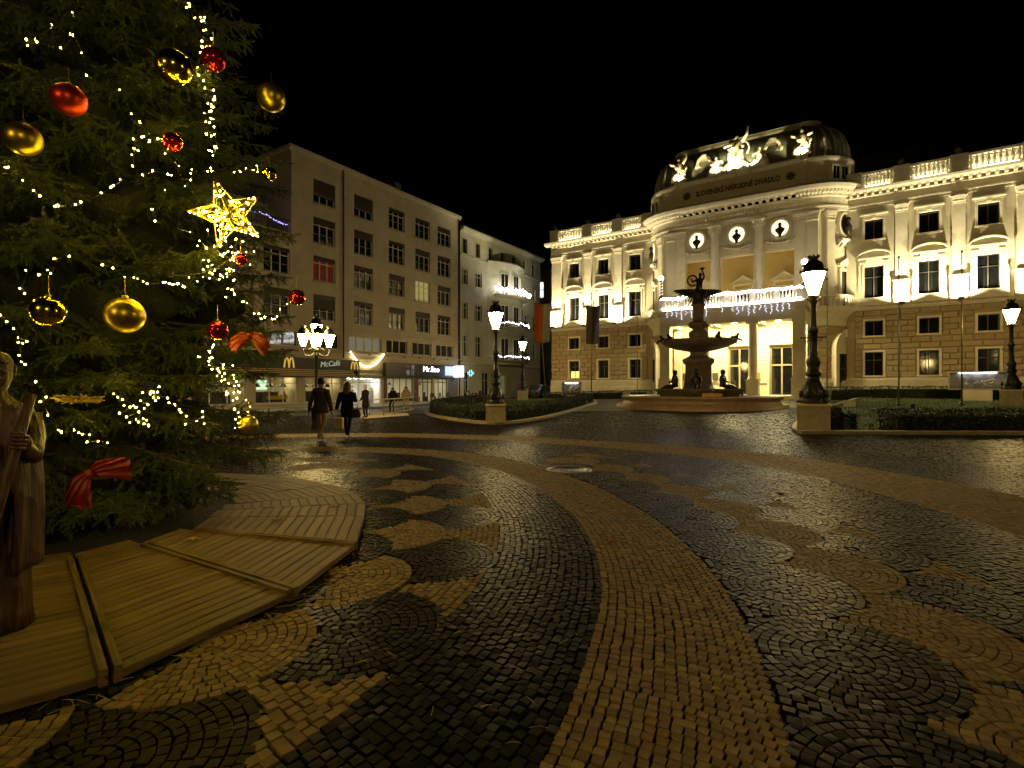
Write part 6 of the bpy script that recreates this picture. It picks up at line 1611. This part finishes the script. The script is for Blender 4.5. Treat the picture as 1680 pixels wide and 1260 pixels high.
bme = MB().ball((0,0,0), .0056, 6).mesh('bulb', M['fairy'])
for i in range(84):
    k = rgs.randrange(10); a, b_ = rgs.random(), rgs.random()
    if a+b_ > 1: a, b_ = 1-a, 1-b_
    pt = sp(k)*a+sp(k+1)*b_+(fr*.6 if i % 2 else fr)*(1-a-b_)
    place('bulb', bme, sta, pt)
# ---- fairy-light strings
ST2 = [([(300,5),(345,40),(325,90),(350,160),(340,200),(358,260)],46,10,'string of fairy lights falling down the upper right of the spruce'),
       ([(305,225),(228,232),(215,285),(290,290),(420,270),(440,285)],30,10,'fairy light string passing under the half-buried red bauble'),
       ([(0,267),(50,310),(95,340),(150,330),(190,298),(220,280)],14,3,'sagging fairy light garland across the dark gap of the spruce'),
       ([(330,390),(345,440),(400,430),(360,405),(420,395)],44,16,'tangle of fairy lights directly below the glowing star'),
       ([(165,430),(215,460),(260,470),(320,462),(380,445),(375,480),(410,510),(445,525),(470,500)],44,8,'fairy light string leading to the bough tip with the dark red bauble'),
       ([(335,570),(365,610),(390,650),(402,700)],50,15,'cluster of fairy lights down the right side above the lowest gold bauble'),
       ([(190,650),(230,690),(250,640),(270,670),(330,690)],42,14,'cluster of fairy lights beside the straw ornament'),
       ([(0,520),(40,555),(20,570),(55,610),(85,690),(100,705),(165,725),(195,728)],24,6,'fairy light string behind the head of the carved figure'),
       ([(120,420),(60,450),(20,500)],8,14,'few scattered fairy lights above the light-filled gold bauble'),
       ([(110,30),(30,85),(120,65),(230,180),(300,290),(240,340),(310,380)],22,20,'sparse fairy lights deep in the upper spruce')]
for k, (pl, n, j, lb) in enumerate(ST2):
    seg = [math.dist(a, b_) for a, b_ in zip(pl, pl[1:])]; tot = sum(seg); pts = []
    for dd_ in sorted(rgs.uniform(0,.999) if i % 2 else (i+.5)/n for i in range(n)):
        d = tot*dd_
        for (a, b_), l in zip(zip(pl, pl[1:]), seg):
            if d <= l: break
            d -= l
        f = min(1, d/l); x, y = a[0]+(b_[0]-a[0])*f+rgs.uniform(-j,j), a[1]+(b_[1]-a[1])*f+rgs.uniform(-j,j)
        pts.append(hit(x, y, 1.0, .03+rgs.uniform(-.10,.10)))
    t = thing('fairy_lights', lb, 'fairy lights', pts[0], 0, 'fairy light strings on the spruce')
    MB().tube([p-pts[0]+Vector((0,.015,0)) for p in pts], .0016, 3).build('wire', M['iron'], t)
    for p in pts: place('bulb', bme, t, p-pts[0], (0,0,0), (rgs.choice((.55,.7,.85,1.0,1.15)),)*3)
# ---- black cable and straw ornament
cb = [hit(px, py, 1.02, .1) for px, py in ((250,447),(290,453),(330,450),(360,438),(380,422))]
MB().tube([p-cb[0] for p in cb], .007, 5).build('power_cable', M['iron'], None, cb[0])
tag(bpy.data.objects['power_cable'], 'thin black cable sagging across the boughs below the star', 'cable')
p = hit(128, 657, 1.02, .15); so2 = thing('straw_ornament', 'flat bundle of golden straw sticks lying on a low bough', 'ornament', p)
q = MB()
for i in range(70):
    a = rgs.uniform(0,6.28); r0, r1 = rgs.uniform(.0,.10), rgs.uniform(.12,.22); a1 = a+rgs.uniform(-.7,.7)
    q.tube([(r0*math.cos(a),r0*math.sin(a)*.35,rgs.uniform(-.015,.03)),(r1*math.cos(a1),r1*math.sin(a1)*.35,rgs.uniform(-.03,.05))], .0042, 4)
q.build('sticks', mat('golden_straw', (.50,.36,.09), .5, .2, 15, .1), so2)
# ================================================================ people
def skin_obj(name, J, E_, mt, parent, sub=1, matfn=None):
    names = list(J); idx = {k: i for i, k in enumerate(names)}
    me = bpy.data.meshes.new('sk'); me.from_pydata([J[k][0] for k in names], [(idx[a], idx[b]) for a, b in E_], []); me.update()
    o = bpy.data.objects.new('sk', me); C.objects.link(o)
    md = o.modifiers.new('s', 'SKIN'); md.use_smooth_shade = True
    sv = me.skin_vertices[0].data
    for k, i in idx.items():
        r = J[k][1]; sv[i].radius = r if isinstance(r, tuple) else (r, r); sv[i].use_root = (i == 0)
    s2 = o.modifiers.new('u', 'SUBSURF'); s2.levels = sub; s2.render_levels = sub
    dg = bpy.context.evaluated_depsgraph_get(); m2 = bpy.data.meshes.new_from_object(o.evaluated_get(dg)); m2.name = name
    bpy.data.objects.remove(o)
    m2.materials.clear()
    mts = mt if isinstance(mt, list) else [mt]
    for m in mts: m2.materials.append(m)
    for p in m2.polygons:
        p.use_smooth = True
        if matfn: p.material_index = matfn(p.center)
    return place(name, m2, parent)
M['skinm'] = mat('skin', (.42,.25,.16), .55, .1, 8, .05)
def person(label, loc, rz, h, skin_pose, trouser, shoe, coat, hair, hem=.52, hairlen=0, coatw=1., sit=False, hood=False):
    t = thing('person', label, 'person', loc, rz); t.scale = (h/1.78,)*3
    P = dict(pelvis=((0,0,.95),(.15,.11)), spine=((0,0,1.15),(.14,.10)), chest=((0,.01,1.36),(.17,.11)), neck=((0,.0,1.50),.055), head0=((0,.015,1.58),.075), head=((0,.02,1.69),.10),
             shl=((-.19,0,1.42),.065), ell=((-.27,-.03,1.15),.05), wrl=((-.30,.05,.92),.034), hal=((-.31,.07,.84),.034),
             shr=((.19,0,1.42),.065), elr=((.27,-.03,1.15),.05), wrr=((.30,.05,.92),.034), har=((.31,.07,.84),.034),
             hil=((-.10,0,.90),.095), knl=((-.11,.02,.50),.062), anl=((-.11,-.02,.10),.042), tol=((-.12,.13,.045),.038), hir=((.10,0,.90),.095), knr=((.11,.02,.50),.062), anr=((.11,-.02,.10),.042), tor=((.12,.13,.045),.038))
    for k, v in skin_pose.items(): P[k] = (v, P[k][1])
    E_ = [('pelvis','spine'),('spine','chest'),('chest','neck'),('neck','head0'),('head0','head'),('chest','shl'),('shl','ell'),('ell','wrl'),('wrl','hal'),('chest','shr'),('shr','elr'),('elr','wrr'),('wrr','har'),
          ('pelvis','hil'),('hil','knl'),('knl','anl'),('anl','tol'),('pelvis','hir'),('hir','knr'),('knr','anr'),('anr','tor')]
    for sd in 'lr':                                    # five fingers rooted in the palm
        hv = Vector(P['ha'+sd][0]); wv = Vector(P['wr'+sd][0]); d = (hv-wv).normalized(); sx = Vector((0,1,0))
        for i in range(4):
            b_ = hv+sx*(.022-.015*i)+d*.01; P['f%s%d' % (sd,i)] = (tuple(b_+d*.03),.0095); P['g%s%d' % (sd,i)] = (tuple(b_+d*(.068-.008*abs(i-1))+Vector((0,.0,.0))),.008); E_ += [('ha'+sd,'f%s%d' % (sd,i)),('f%s%d' % (sd,i),'g%s%d' % (sd,i))]
        P['th'+sd] = (tuple(hv+sx*.045+d*.02),.010); E_.append(('ha'+sd,'th'+sd))
    kneez = P['anl'][0][2]
    def mf(c):
        if c.z > 1.47 or (abs(c.x) > .2 and c.z < 1.0 and not sit): return 0
        if c.z < .11+(.0): return 2
        return 1
    body = skin_obj('body', P, E_, [M['skinm'], trouser, shoe], t, 1, mf)
    # coat
    q = MB(); hp = Vector(P['pelvis'][0]); ch = Vector(P['chest'][0]); hz = hem
    secs = []
    for (f, rx, ry) in ((0,.215*coatw,.165*coatw),(.15,.21*coatw,.16*coatw),(.4,.19*coatw,.145),(.62,.185,.14),(.8,.205,.145),(.92,.20,.135),(.97,.14,.11),(1.0,.085,.08)):
        zz = hz+(1.53-hz)*f; cx = hp.x+(ch.x-hp.x)*f; cy_ = hp.y+(ch.y-hp.y)*f
        secs.append((cx, cy_, zz, rx, ry))
    q.loft(secs, 18, 3, .02, tw=.5)
    for sd in 'lr':
        s_, e, w_ = [Vector(P[k+sd][0]) for k in ('sh','el','wr')]
        q.tube([s_+Vector((0,0,.03)), s_*.5+e*.5, e, e*.45+w_*.55, w_+(w_-e)*.05], [.085,.078,.07,.062,.055], 10)
    if hood: q.loft([(0,-.13,1.36,.13,.05),(0,-.15,1.42,.17,.075),(0,-.14,1.5,.16,.075),(0,-.10,1.54,.12,.05)], 12, 4, .06)
    q.build('coat', coat, t)
    # hair, face
    hc = Vector(P['head'][0]); q = MB()
    vs = MB().ball((hc.x,hc.y-.012,hc.z+.018), (.105,.114,.121), 14)
    keep = [f for f in vs.f if not all(vs.v[i][1] > hc.y+.045 and vs.v[i][2] < hc.z+.07 for i in f) and not all(vs.v[i][2] < hc.z-.06 for i in f)]
    q.add(vs.v, keep, 0, True)
    if hairlen: q.loft([(hc.x,hc.y-.05,hc.z+.04,.115,.09),(hc.x,hc.y-.07,hc.z-.1,.125,.085),(hc.x,hc.y-.085,hc.z-.1-hairlen*.6,.13,.065),(hc.x,hc.y-.085,hc.z-.1-hairlen,.09,.04)], 12, 5, .05)
    q.build('hair', hair, t)
    q = MB(); q.tube([(hc.x,hc.y+.095,hc.z+.015),(hc.x,hc.y+.122,hc.z-.02)], [.012,.018], 6)
    for s_ in (-1,1): q.ball((hc.x+s_*.038,hc.y+.095,hc.z+.015), .012, 6); q.ball((hc.x+s_*.104,hc.y,hc.z-.005), (.014,.028,.035), 6)
    q.tube([(hc.x-.025,hc.y+.10,hc.z-.055),(hc.x+.025,hc.y+.10,hc.z-.055)], .007, 5)
    q.build('face', M['skinm'], t)
    return t
def cloth(n, c, **k): return mat(n, c, .9, .2, 12, .25, 90, spec=.12, **k)
man = person('person in brown hooded parka and tan trousers walking away with a bag', (-5.68,15.4,0), R_(-14), 1.82,
   dict(hal=(-.40,.0,.80),wrl=(-.37,-.01,.88),ell=(-.31,-.04,1.14),har=(.36,.02,.80),wrr=(.34,.01,.88),elr=(.30,-.02,1.14),
        hil=(-.09,0,.90),knl=(-.06,.10,.50),anl=(.02,-.02,.11),tol=(.02,.12,.05),knr=(.10,.02,.49),anr=(.06,-.22,.14),tor=(.07,-.11,.05)),
   cloth('tan_trousers', (.42,.30,.12)), flat('white_sneaker', (.6,.58,.5), .6), cloth('brown_parka', (.105,.075,.048)), mat('black_hair', (.012,.010,.008), .5, .3, 30, .3), .80, hood=True, coatw=1.06)
wom = person('person in black coat with long fair hair walking beside the parka wearer', (-5.2,16.35,0), R_(6), 1.72,
   dict(hal=(-.36,.06,.86),wrl=(-.34,.03,.93),ell=(-.28,-.03,1.15),elr=(.26,.0,1.18),wrr=(.20,.16,1.20),har=(.16,.22,1.24),
        knl=(-.07,.06,.50),anl=(-.03,.03,.11),tol=(-.03,.16,.05),knr=(.07,.02,.5),anr=(.04,-.10,.11),tor=(.05,.03,.05)),
   cloth('black_trousers', (.010,.011,.017)), flat('grey_boots', (.07,.06,.055), .5), cloth('black_coat', (.008,.009,.015)), mat('fair_hair', (.16,.10,.045), .5, .3, 30, .3), .66, .30, 1.05)
old = person('elderly person in dark long coat standing by the railing, hand at mouth', (-7.35,26.0,gz(-7.35,26)), R_(68), 1.68,
   dict(elr=(.25,.08,1.16),wrr=(.12,.24,1.34),har=(.07,.25,1.42),ell=(-.24,.0,1.14),wrl=(-.2,.16,1.0),hal=(-.17,.22,.97)),
   cloth('dark_trousers', (.02,.018,.016)), flat('black_shoes', (.012,.012,.012), .4), cloth('dark_olive_coat', (.012,.011,.008)), mat('grey_hair', (.35,.32,.28), .6, .3, 30, .3), .62, 0, 1.02)
SITP = dict(pelvis=(0,0,.92),spine=(0,.0,1.08),chest=(0,.03,1.27),neck=(0,.05,1.40),head0=(0,.07,1.47),head=(0,.09,1.58),shl=(-.19,.02,1.33),shr=(.19,.02,1.33),ell=(-.25,-.02,1.1),elr=(.25,-.02,1.1),wrl=(-.22,.12,.98),wrr=(.22,.12,.98),hal=(-.18,.18,.97),har=(.18,.18,.97),
     hil=(-.1,.02,.88),hir=(.1,.02,.88),knl=(-.11,.24,.58),knr=(.11,.28,.56),anl=(-.11,.16,.18),anr=(.11,.2,.18),tol=(-.11,.29,.12),tor=(.11,.33,.12))
person('person in black jacket perched on the railing beside a pale-clad one', (-7.25,31.6,gz(-7.2,31.6)-.04), R_(170), 1.66, SITP, cloth('black_jeans', (.012,.011,.012)), flat('white_trainers_a', (.6,.58,.52), .6), cloth('black_jacket', (.012,.011,.012)), mat('dark_hair_b', (.015,.012,.01), .5, .3, 30, .3), .86, sit=True)
person('person in pale jacket and light trousers perched on the railing', (-6.5,31.8,gz(-6.5,31.8)-.04), R_(190), 1.72, SITP, cloth('pale_trousers', (.34,.28,.18)), flat('white_trainers_b', (.6,.58,.52), .6), cloth('pale_jacket', (.26,.21,.13)), mat('dark_hair_c', (.02,.015,.01), .5, .3, 30, .3), .86, sit=True)
# bags
bg_ = thing('shopping_bag', 'pale paper shopping bag held by the parka wearer', 'bag', (-5.18,15.5,.34)); q = MB(); q.frus(0,0,0,.32,.12,.06,.13,.07); q.build('sack', mat('pale_paper_bag', (.70,.52,.40), .7, .1, 6, .1), bg_)
q = MB(); q.tube([(-.07,0,.35),(-.06,0,.45),(0,0,.49),(.06,0,.45),(.07,0,.35)], .005, 5); q.build('handle', M['fl_wh'], bg_)
hb = thing('handbag', 'black handbag at the side of the black-coated walker', 'bag', (-4.93,16.3,.62)); q = MB(); q.loft([(0,0,0,.16,.06),(0,0,.06,.18,.075),(0,0,.2,.16,.06),(0,0,.26,.1,.03)], 12); q.build('pouch', flat('black_leather', (.010,.010,.012), .4), hb); q = MB(); q.tube([(-.08,0,.24),(-.06,0,.6),(.0,0,.78),(.04,0,.6),(.08,0,.24)], .008, 5); q.build('strap', flat('black_strap', (.010,.010,.012), .4), hb)
# railing by the restaurants
rl = thing('railing', 'pale curved metal railing by the standing elderly person', 'railing', (-6.9,27.2,gz(-6.9,27.2)))
q = MB(); pts = [(-.35,-.8,.92),(.6,.5,.95),(1.0,2.4,.97),(.9,4.4,.98)]; q.tube(pts, .035, 6); q.tube([(-.35,-.8,.2),(.6,.5,.22),(1.0,2.4,.24),(.9,4.4,.25)], .028, 6)
q.build('rail', mat('pale_rail_paint', (.42,.36,.22), .5, .2, 9, .1), rl)
for (x,y,z_) in pts+[(.2,-.1,.93)]:
    q = MB(); q.tube([(x,y,-.1),(x,y,z_)], .028, 6); q.build('post', M['metalr'], rl)
q = MB(); q.frus(.3,.2,0,.14,1.5,.5,1.4,.4); q.build('kerb_base', M['plinth'], rl, rot=(0,0,R_(55)))
# scooter and chalk board near the corner house, cafe chairs by the windows
def scooter(p, rz, label):
    t = thing('scooter', label, 'scooter', p, rz)
    for x in (-.6,.6):
        q = MB()
        for k in range(16):
            a, b_ = 2*math.pi*k/16, 2*math.pi*(k+1)/16; q.tube([(x+.24*math.cos(a),0,.28+.24*math.sin(a)),(x+.24*math.cos(b_),0,.28+.24*math.sin(b_))], .055, 6)
        q.ball((x,0,.28),(.1,.06,.1),8); q.build('wheel', M['iron'], t)
    q = MB(); q.loft([(-.35,0,.35,.45,.16),(-.35,0,.6,.4,.17),(-.3,0,.78,.42,.14),(-.3,0,.84,.36,.1)], 12); q.box(-.1,.4,-.16,.16,.28,.36); q.frus(.45,0,.3,1.0,.08,.2,.06,.16); q.build('body', mat('dark_scooter_paint', (.02,.02,.025), .3, .1, 5, 0), t)
    q = MB(); q.tube([(.6,0,.3),(.45,0,1.05)], .035, 6); q.tube([(.4,-.32,1.1),(.46,0,1.05),(.4,.32,1.1)], .02, 6); q.ball((.5,0,.98),.09,8); q.build('handlebar', M['iron'], t)
    return t
p = mw(21.2, 1.6); scooter((p.x,p.y,gz(p.x,p.y)), R_(40), 'dark scooter parked by the wall of the corner house')
p = mw(18.3, 2.6); t = thing('menu_board', 'black and white menu board on the pavement by the lit sign', 'sign', (p.x,p.y,gz(p.x,p.y)+.12), R_(50)); q = MB(); q.add([(-.35,-.25,0),(.35,-.25,0),(.3,0,1.0),(-.3,0,1.0),(-.35,.25,0),(.35,.25,0)], [(0,1,2,3),(3,2,5,4)]); q.build('panel', M['black_sign'], t); q = MB()
for k in range(5): q.add([(-.22,-.2+.04*k-.012,.25+.14*k),(.2-.05*(k%2),-.2+.04*k-.012,.25+.14*k),(.2-.05*(k%2),-.19+.04*k-.0,.31+.14*k),(-.22,-.19+.04*k-.0,.31+.14*k)], [(0,1,2,3)])
q.build('chalk_lines', M['fl_wh'], t)
for k, s_ in enumerate((14.3, 15.6, 16.7)):
    p = mw(s_, 1.5); t = thing('cafe_chair', ('dark cafe chair before the glazed door of the black-signed restaurant','dark cafe chair between the door and the last window of the black-signed restaurant','dark cafe chair under the bright light box')[k], 'chair', (p.x,p.y,gz(p.x,p.y)+.12), R_(30+50*k), 'cafe chairs outside the restaurant')
    q = MB(); q.box(-.22,.22,-.22,.22,.43,.47); q.build('seat', M['sash'], t); q = MB(); q.box(-.22,.22,.19,.22,.5,.88); q.build('backrest', M['sash'], t)
    for a in (-.19,.19):
        for b_ in (-.19,.19): q = MB(); q.tube([(a,b_,0),(a,b_,.44 if b_ < 0 else .52)], .018, 5); q.build('leg', M['sash'], t)

# ================================================================ carved wooden figure with a staff
WX, WY = -3.30, 3.30
m, nt, b = _nodes('carved_wood'); N_ = nt.nodes; L_ = nt.links
tc = N_.new('ShaderNodeTexCoord'); mp = N_.new('ShaderNodeMapping'); mp.inputs['Scale'].default_value = (14,14,1.1); L_.new(tc.outputs['Object'], mp.inputs[0])
n1 = N_.new('ShaderNodeTexNoise'); n1.inputs['Scale'].default_value = 2.2; n1.inputs['Detail'].default_value = 8; L_.new(mp.outputs[0], n1.inputs['Vector'])
rp = N_.new('ShaderNodeValToRGB'); rp.color_ramp.elements[0].position = .3; rp.color_ramp.elements[0].color = (.026,.013,.005,1); rp.color_ramp.elements[1].position = .75; rp.color_ramp.elements[1].color = (.125,.070,.024,1); L_.new(n1.outputs['Fac'], rp.inputs[0]); L_.new(rp.outputs[0], b.inputs['Base Color'])
b.inputs['Roughness'].default_value = .38
vo = N_.new('ShaderNodeTexVoronoi'); vo.inputs['Scale'].default_value = 16; mp2 = N_.new('ShaderNodeMapping'); mp2.inputs['Scale'].default_value = (1,1,.35); L_.new(tc.outputs['Object'], mp2.inputs[0]); L_.new(mp2.outputs[0], vo.inputs['Vector'])
ad = N_.new('ShaderNodeMath'); ad.operation = 'MULTIPLY_ADD'; ad.inputs[1].default_value = .5; L_.new(vo.outputs['Distance'], ad.inputs[0]); L_.new(n1.outputs['Fac'], ad.inputs[2])
bp_ = N_.new('ShaderNodeBump'); bp_.inputs['Strength'].default_value = 1.0; bp_.inputs['Distance'].default_value = .03; L_.new(ad.outputs[0], bp_.inputs['Height']); L_.new(bp_.outputs['Normal'], b.inputs['Normal'])
M['wood'] = m
WF = thing('wooden_figure', 'carved wooden shepherd figure in a cloak gripping a long staff on the deck', 'sculpture', (WX,WY,ZD), R_(38))
# local: -y faces the camera side, x to the right as seen
q = MB()
secs = [(0,.0,0,.19,.17),(0,0,.12,.175,.16),(-.005,0,.4,.175,.15),(-.01,0,.7,.18,.15),(-.01,0,.95,.175,.145),(0,0,1.15,.19,.145),(0,0,1.32,.205,.14),(0,0,1.40,.185,.125),(0,0,1.45,.11,.10),(0,-.005,1.49,.068,.07),(0,-.01,1.535,.062,.066)]
q.loft(secs, 36, 9, .055, tw=.22)
# head: skull, brow, nose, moustache, chin
q.loft([(0,-.015,1.51,.055,.06),(0,-.022,1.545,.074,.082),(0,-.018,1.60,.088,.098),(0,-.008,1.66,.095,.106),(0,0,1.71,.092,.10),(0,.004,1.75,.07,.078),(0,.004,1.77,.03,.035)], 20)
q.tube([(0,-.112,1.685),(0,-.135,1.645),(0,-.128,1.63)], [.012,.019,.016], 8)
for s_ in (-1,1):
    q.tube([(s_*.012,-.112,1.692),(s_*.045,-.108,1.702),(s_*.075,-.085,1.692)], [.011,.012,.008], 6)
    q.ball((s_*.036,-.098,1.672), (.015,.010,.010), 8); q.ball((s_*.05,-.085,1.632),(.026,.02,.02),8)
    q.tube([(0,-.116,1.612),(s_*.03,-.108,1.605),(s_*.052,-.092,1.588)], [.011,.013,.006], 6); q.ball((s_*.094,.005,1.655),(.014,.026,.036),8)
q.tube([(-.025,-.102,1.585),(.025,-.102,1.585)], .009, 6); q.ball((0,-.085,1.545),(.04,.035,.03),10)
WB = q.build('body', M['wood'], WF)
# cloak hanging from the shoulder with carved folds
q = MB(); vs = []; nu, nv = 22, 14
for j in range(nv+1):
    v = j/nv; z_ = 1.43-1.08*v
    for i in range(nu+1):
        u = i/nu; a = R_(-62+235*u); rr = (.185+.035*v+.02*math.sin(v*3.0)) * (1+.085*math.sin(u*26+v*2)); 
        vs.append((rr*math.cos(a)*(.62+.38*min(1,v*5)), rr*.82*math.sin(a)*(.62+.38*min(1,v*5)), z_+(.05*math.sin(u*5) if j == nv else 0)))
fs = [(j*(nu+1)+i, (j+1)*(nu+1)+i, (j+1)*(nu+1)+i+1, j*(nu+1)+i+1) for j in range(nv) for i in range(nu)]
q.add(vs, fs, 0, True); ck = q.build('cloak', M['wood'], WF); md = ck.modifiers.new('t','SOLIDIFY'); md.thickness = .022
# arms
q = MB()
q.tube([(.165,.0,1.36),(.19,-.04,1.22),(.19,-.12,1.10),(.16,-.2,1.16),(.135,-.245,1.205)], [.066,.062,.056,.048,.042], 12)
q.tube([(-.165,.0,1.36),(-.21,-.02,1.18),(-.22,-.12,1.0),(-.14,-.19,.92),(-.09,-.21,.9)], [.078,.074,.066,.05,.04], 12)
q.build('arm', M['wood'], WF)
# staff
sA = Vector((.20,-.27,1.50)); sB = Vector((-.10,-.33,.03)); q = MB()
q.tube([sB, sB*.75+sA*.25+Vector((.012,0,0)), sB*.5+sA*.5+Vector((-.008,.005,0)), sB*.2+sA*.8, sA], [.026,.029,.027,.028,.026], 9); q.build('staff', M['wood'], WF)
def on(t): return sB+(sA-sB)*t
# gripping hand: palm behind the staff, four fingers wrapped round it, thumb on the near side
q = MB(); tcn = .80; ax = (sA-sB).normalized(); c0 = on(tcn); side = Vector((1,0,0))-ax*ax.x; side.normalize(); frn = ax.cross(side)
if frn.y > 0: frn = -frn
q.ball(c0+side*.030-frn*.014, (.036,.030,.048), 10)
for i in range(4):
    cc = c0+ax*(.038-.024*i); rr = .036; pts = []
    for k in range(8):
        a = R_(-20+205*k/7); pts.append(cc+side*rr*math.cos(a)+frn*rr*math.sin(a)*1.02)
    q.tube(pts, [.0125,.0135,.013,.0135,.0125,.012,.011,.009], 7)
pts = [c0+side*.03+ax*.035, c0+side*.012+frn*.036+ax*.052, c0-side*.018+frn*.036+ax*.056, c0-side*.036+frn*.018+ax*.052]
q.tube(pts, [.015,.0145,.013,.010], 7); q.build('hand', M['wood'], WF)
q = MB(); q.ball((-.07,-.22,.89), (.035,.03,.04), 10)
for i in range(4): q.tube([(-.05,-.235,.915-.018*i),(-.035,-.262,.905-.018*i),(-.05,-.275,.89-.018*i)], [.012,.012,.009], 6)
q.tube([(-.08,-.23,.92),(-.06,-.255,.945),(-.045,-.26,.95)], [.012,.011,.008], 6); q.build('hand', M['wood'], WF)
# carved pail hung on the arm
q = MB(); q.lathe([(.0,.60),(.085,.60),(.105,.80),(.115,.82),(.105,.83),(.095,.80),(.0,.79)], (-.09,-.25,0), 16); q.tube([(-.19,-.25,.82),(-.16,-.25,.9),(-.09,-.25,.93),(-.02,-.25,.9),(.01,-.25,.82)], .009, 6); q.build('pail', M['wood'], WF)

# ================================================================ dark car parked in the side street
CRX, CRY = 3.3, 58.5
car = thing('parked_car', 'dark car parked in the side street beside the left wing', 'car', (CRX,CRY,gz(CRX,CRY)), R_(60))
q = MB(); q.prism([(-2.1,.35),(2.1,.35),(2.15,.62),(1.95,.82),(1.0,.93),(-1.7,.98),(-2.1,.9)], -.85, .85); q.build('body', mat('dark_car_paint', (.012,.013,.016), .2, .1, 3, 0), car)
q = MB(); q.prism([(-1.75,.97),(1.05,.93),(.35,1.42),(-1.2,1.46)], -.72, .72); q.build('cabin', M['glass'], car)
q = MB(); q.prism([(-1.22,1.44),(.36,1.40),(.2,1.47),(-1.1,1.51)], -.7, .7); q.build('roof', bpy.data.materials['dark_car_paint'], car)
for x in (-1.3, 1.3):
    for y in (-.8, .8):
        q = MB(); q.lathe([(0,-.1),(.2,-.1),(.31,-.09),(.32,.09),(.2,.1),(0,.1)], n=16); wo = q.build('wheel', M['iron'], car, (x,y,.32), (R_(90),0,0)); MB().lathe([(0,-.11),(.19,-.11),(.19,.11),(0,.11)], n=10).build('rim', M['metalr'], wo)
for y in (-.6, .6):
    MB().box(2.1,2.16,y-.16,y+.16,.6,.76).build('headlight', M['wsash'], car); MB().box(-2.14,-2.08,y-.14,y+.14,.66,.84).build('tail_light', M['red'], car)
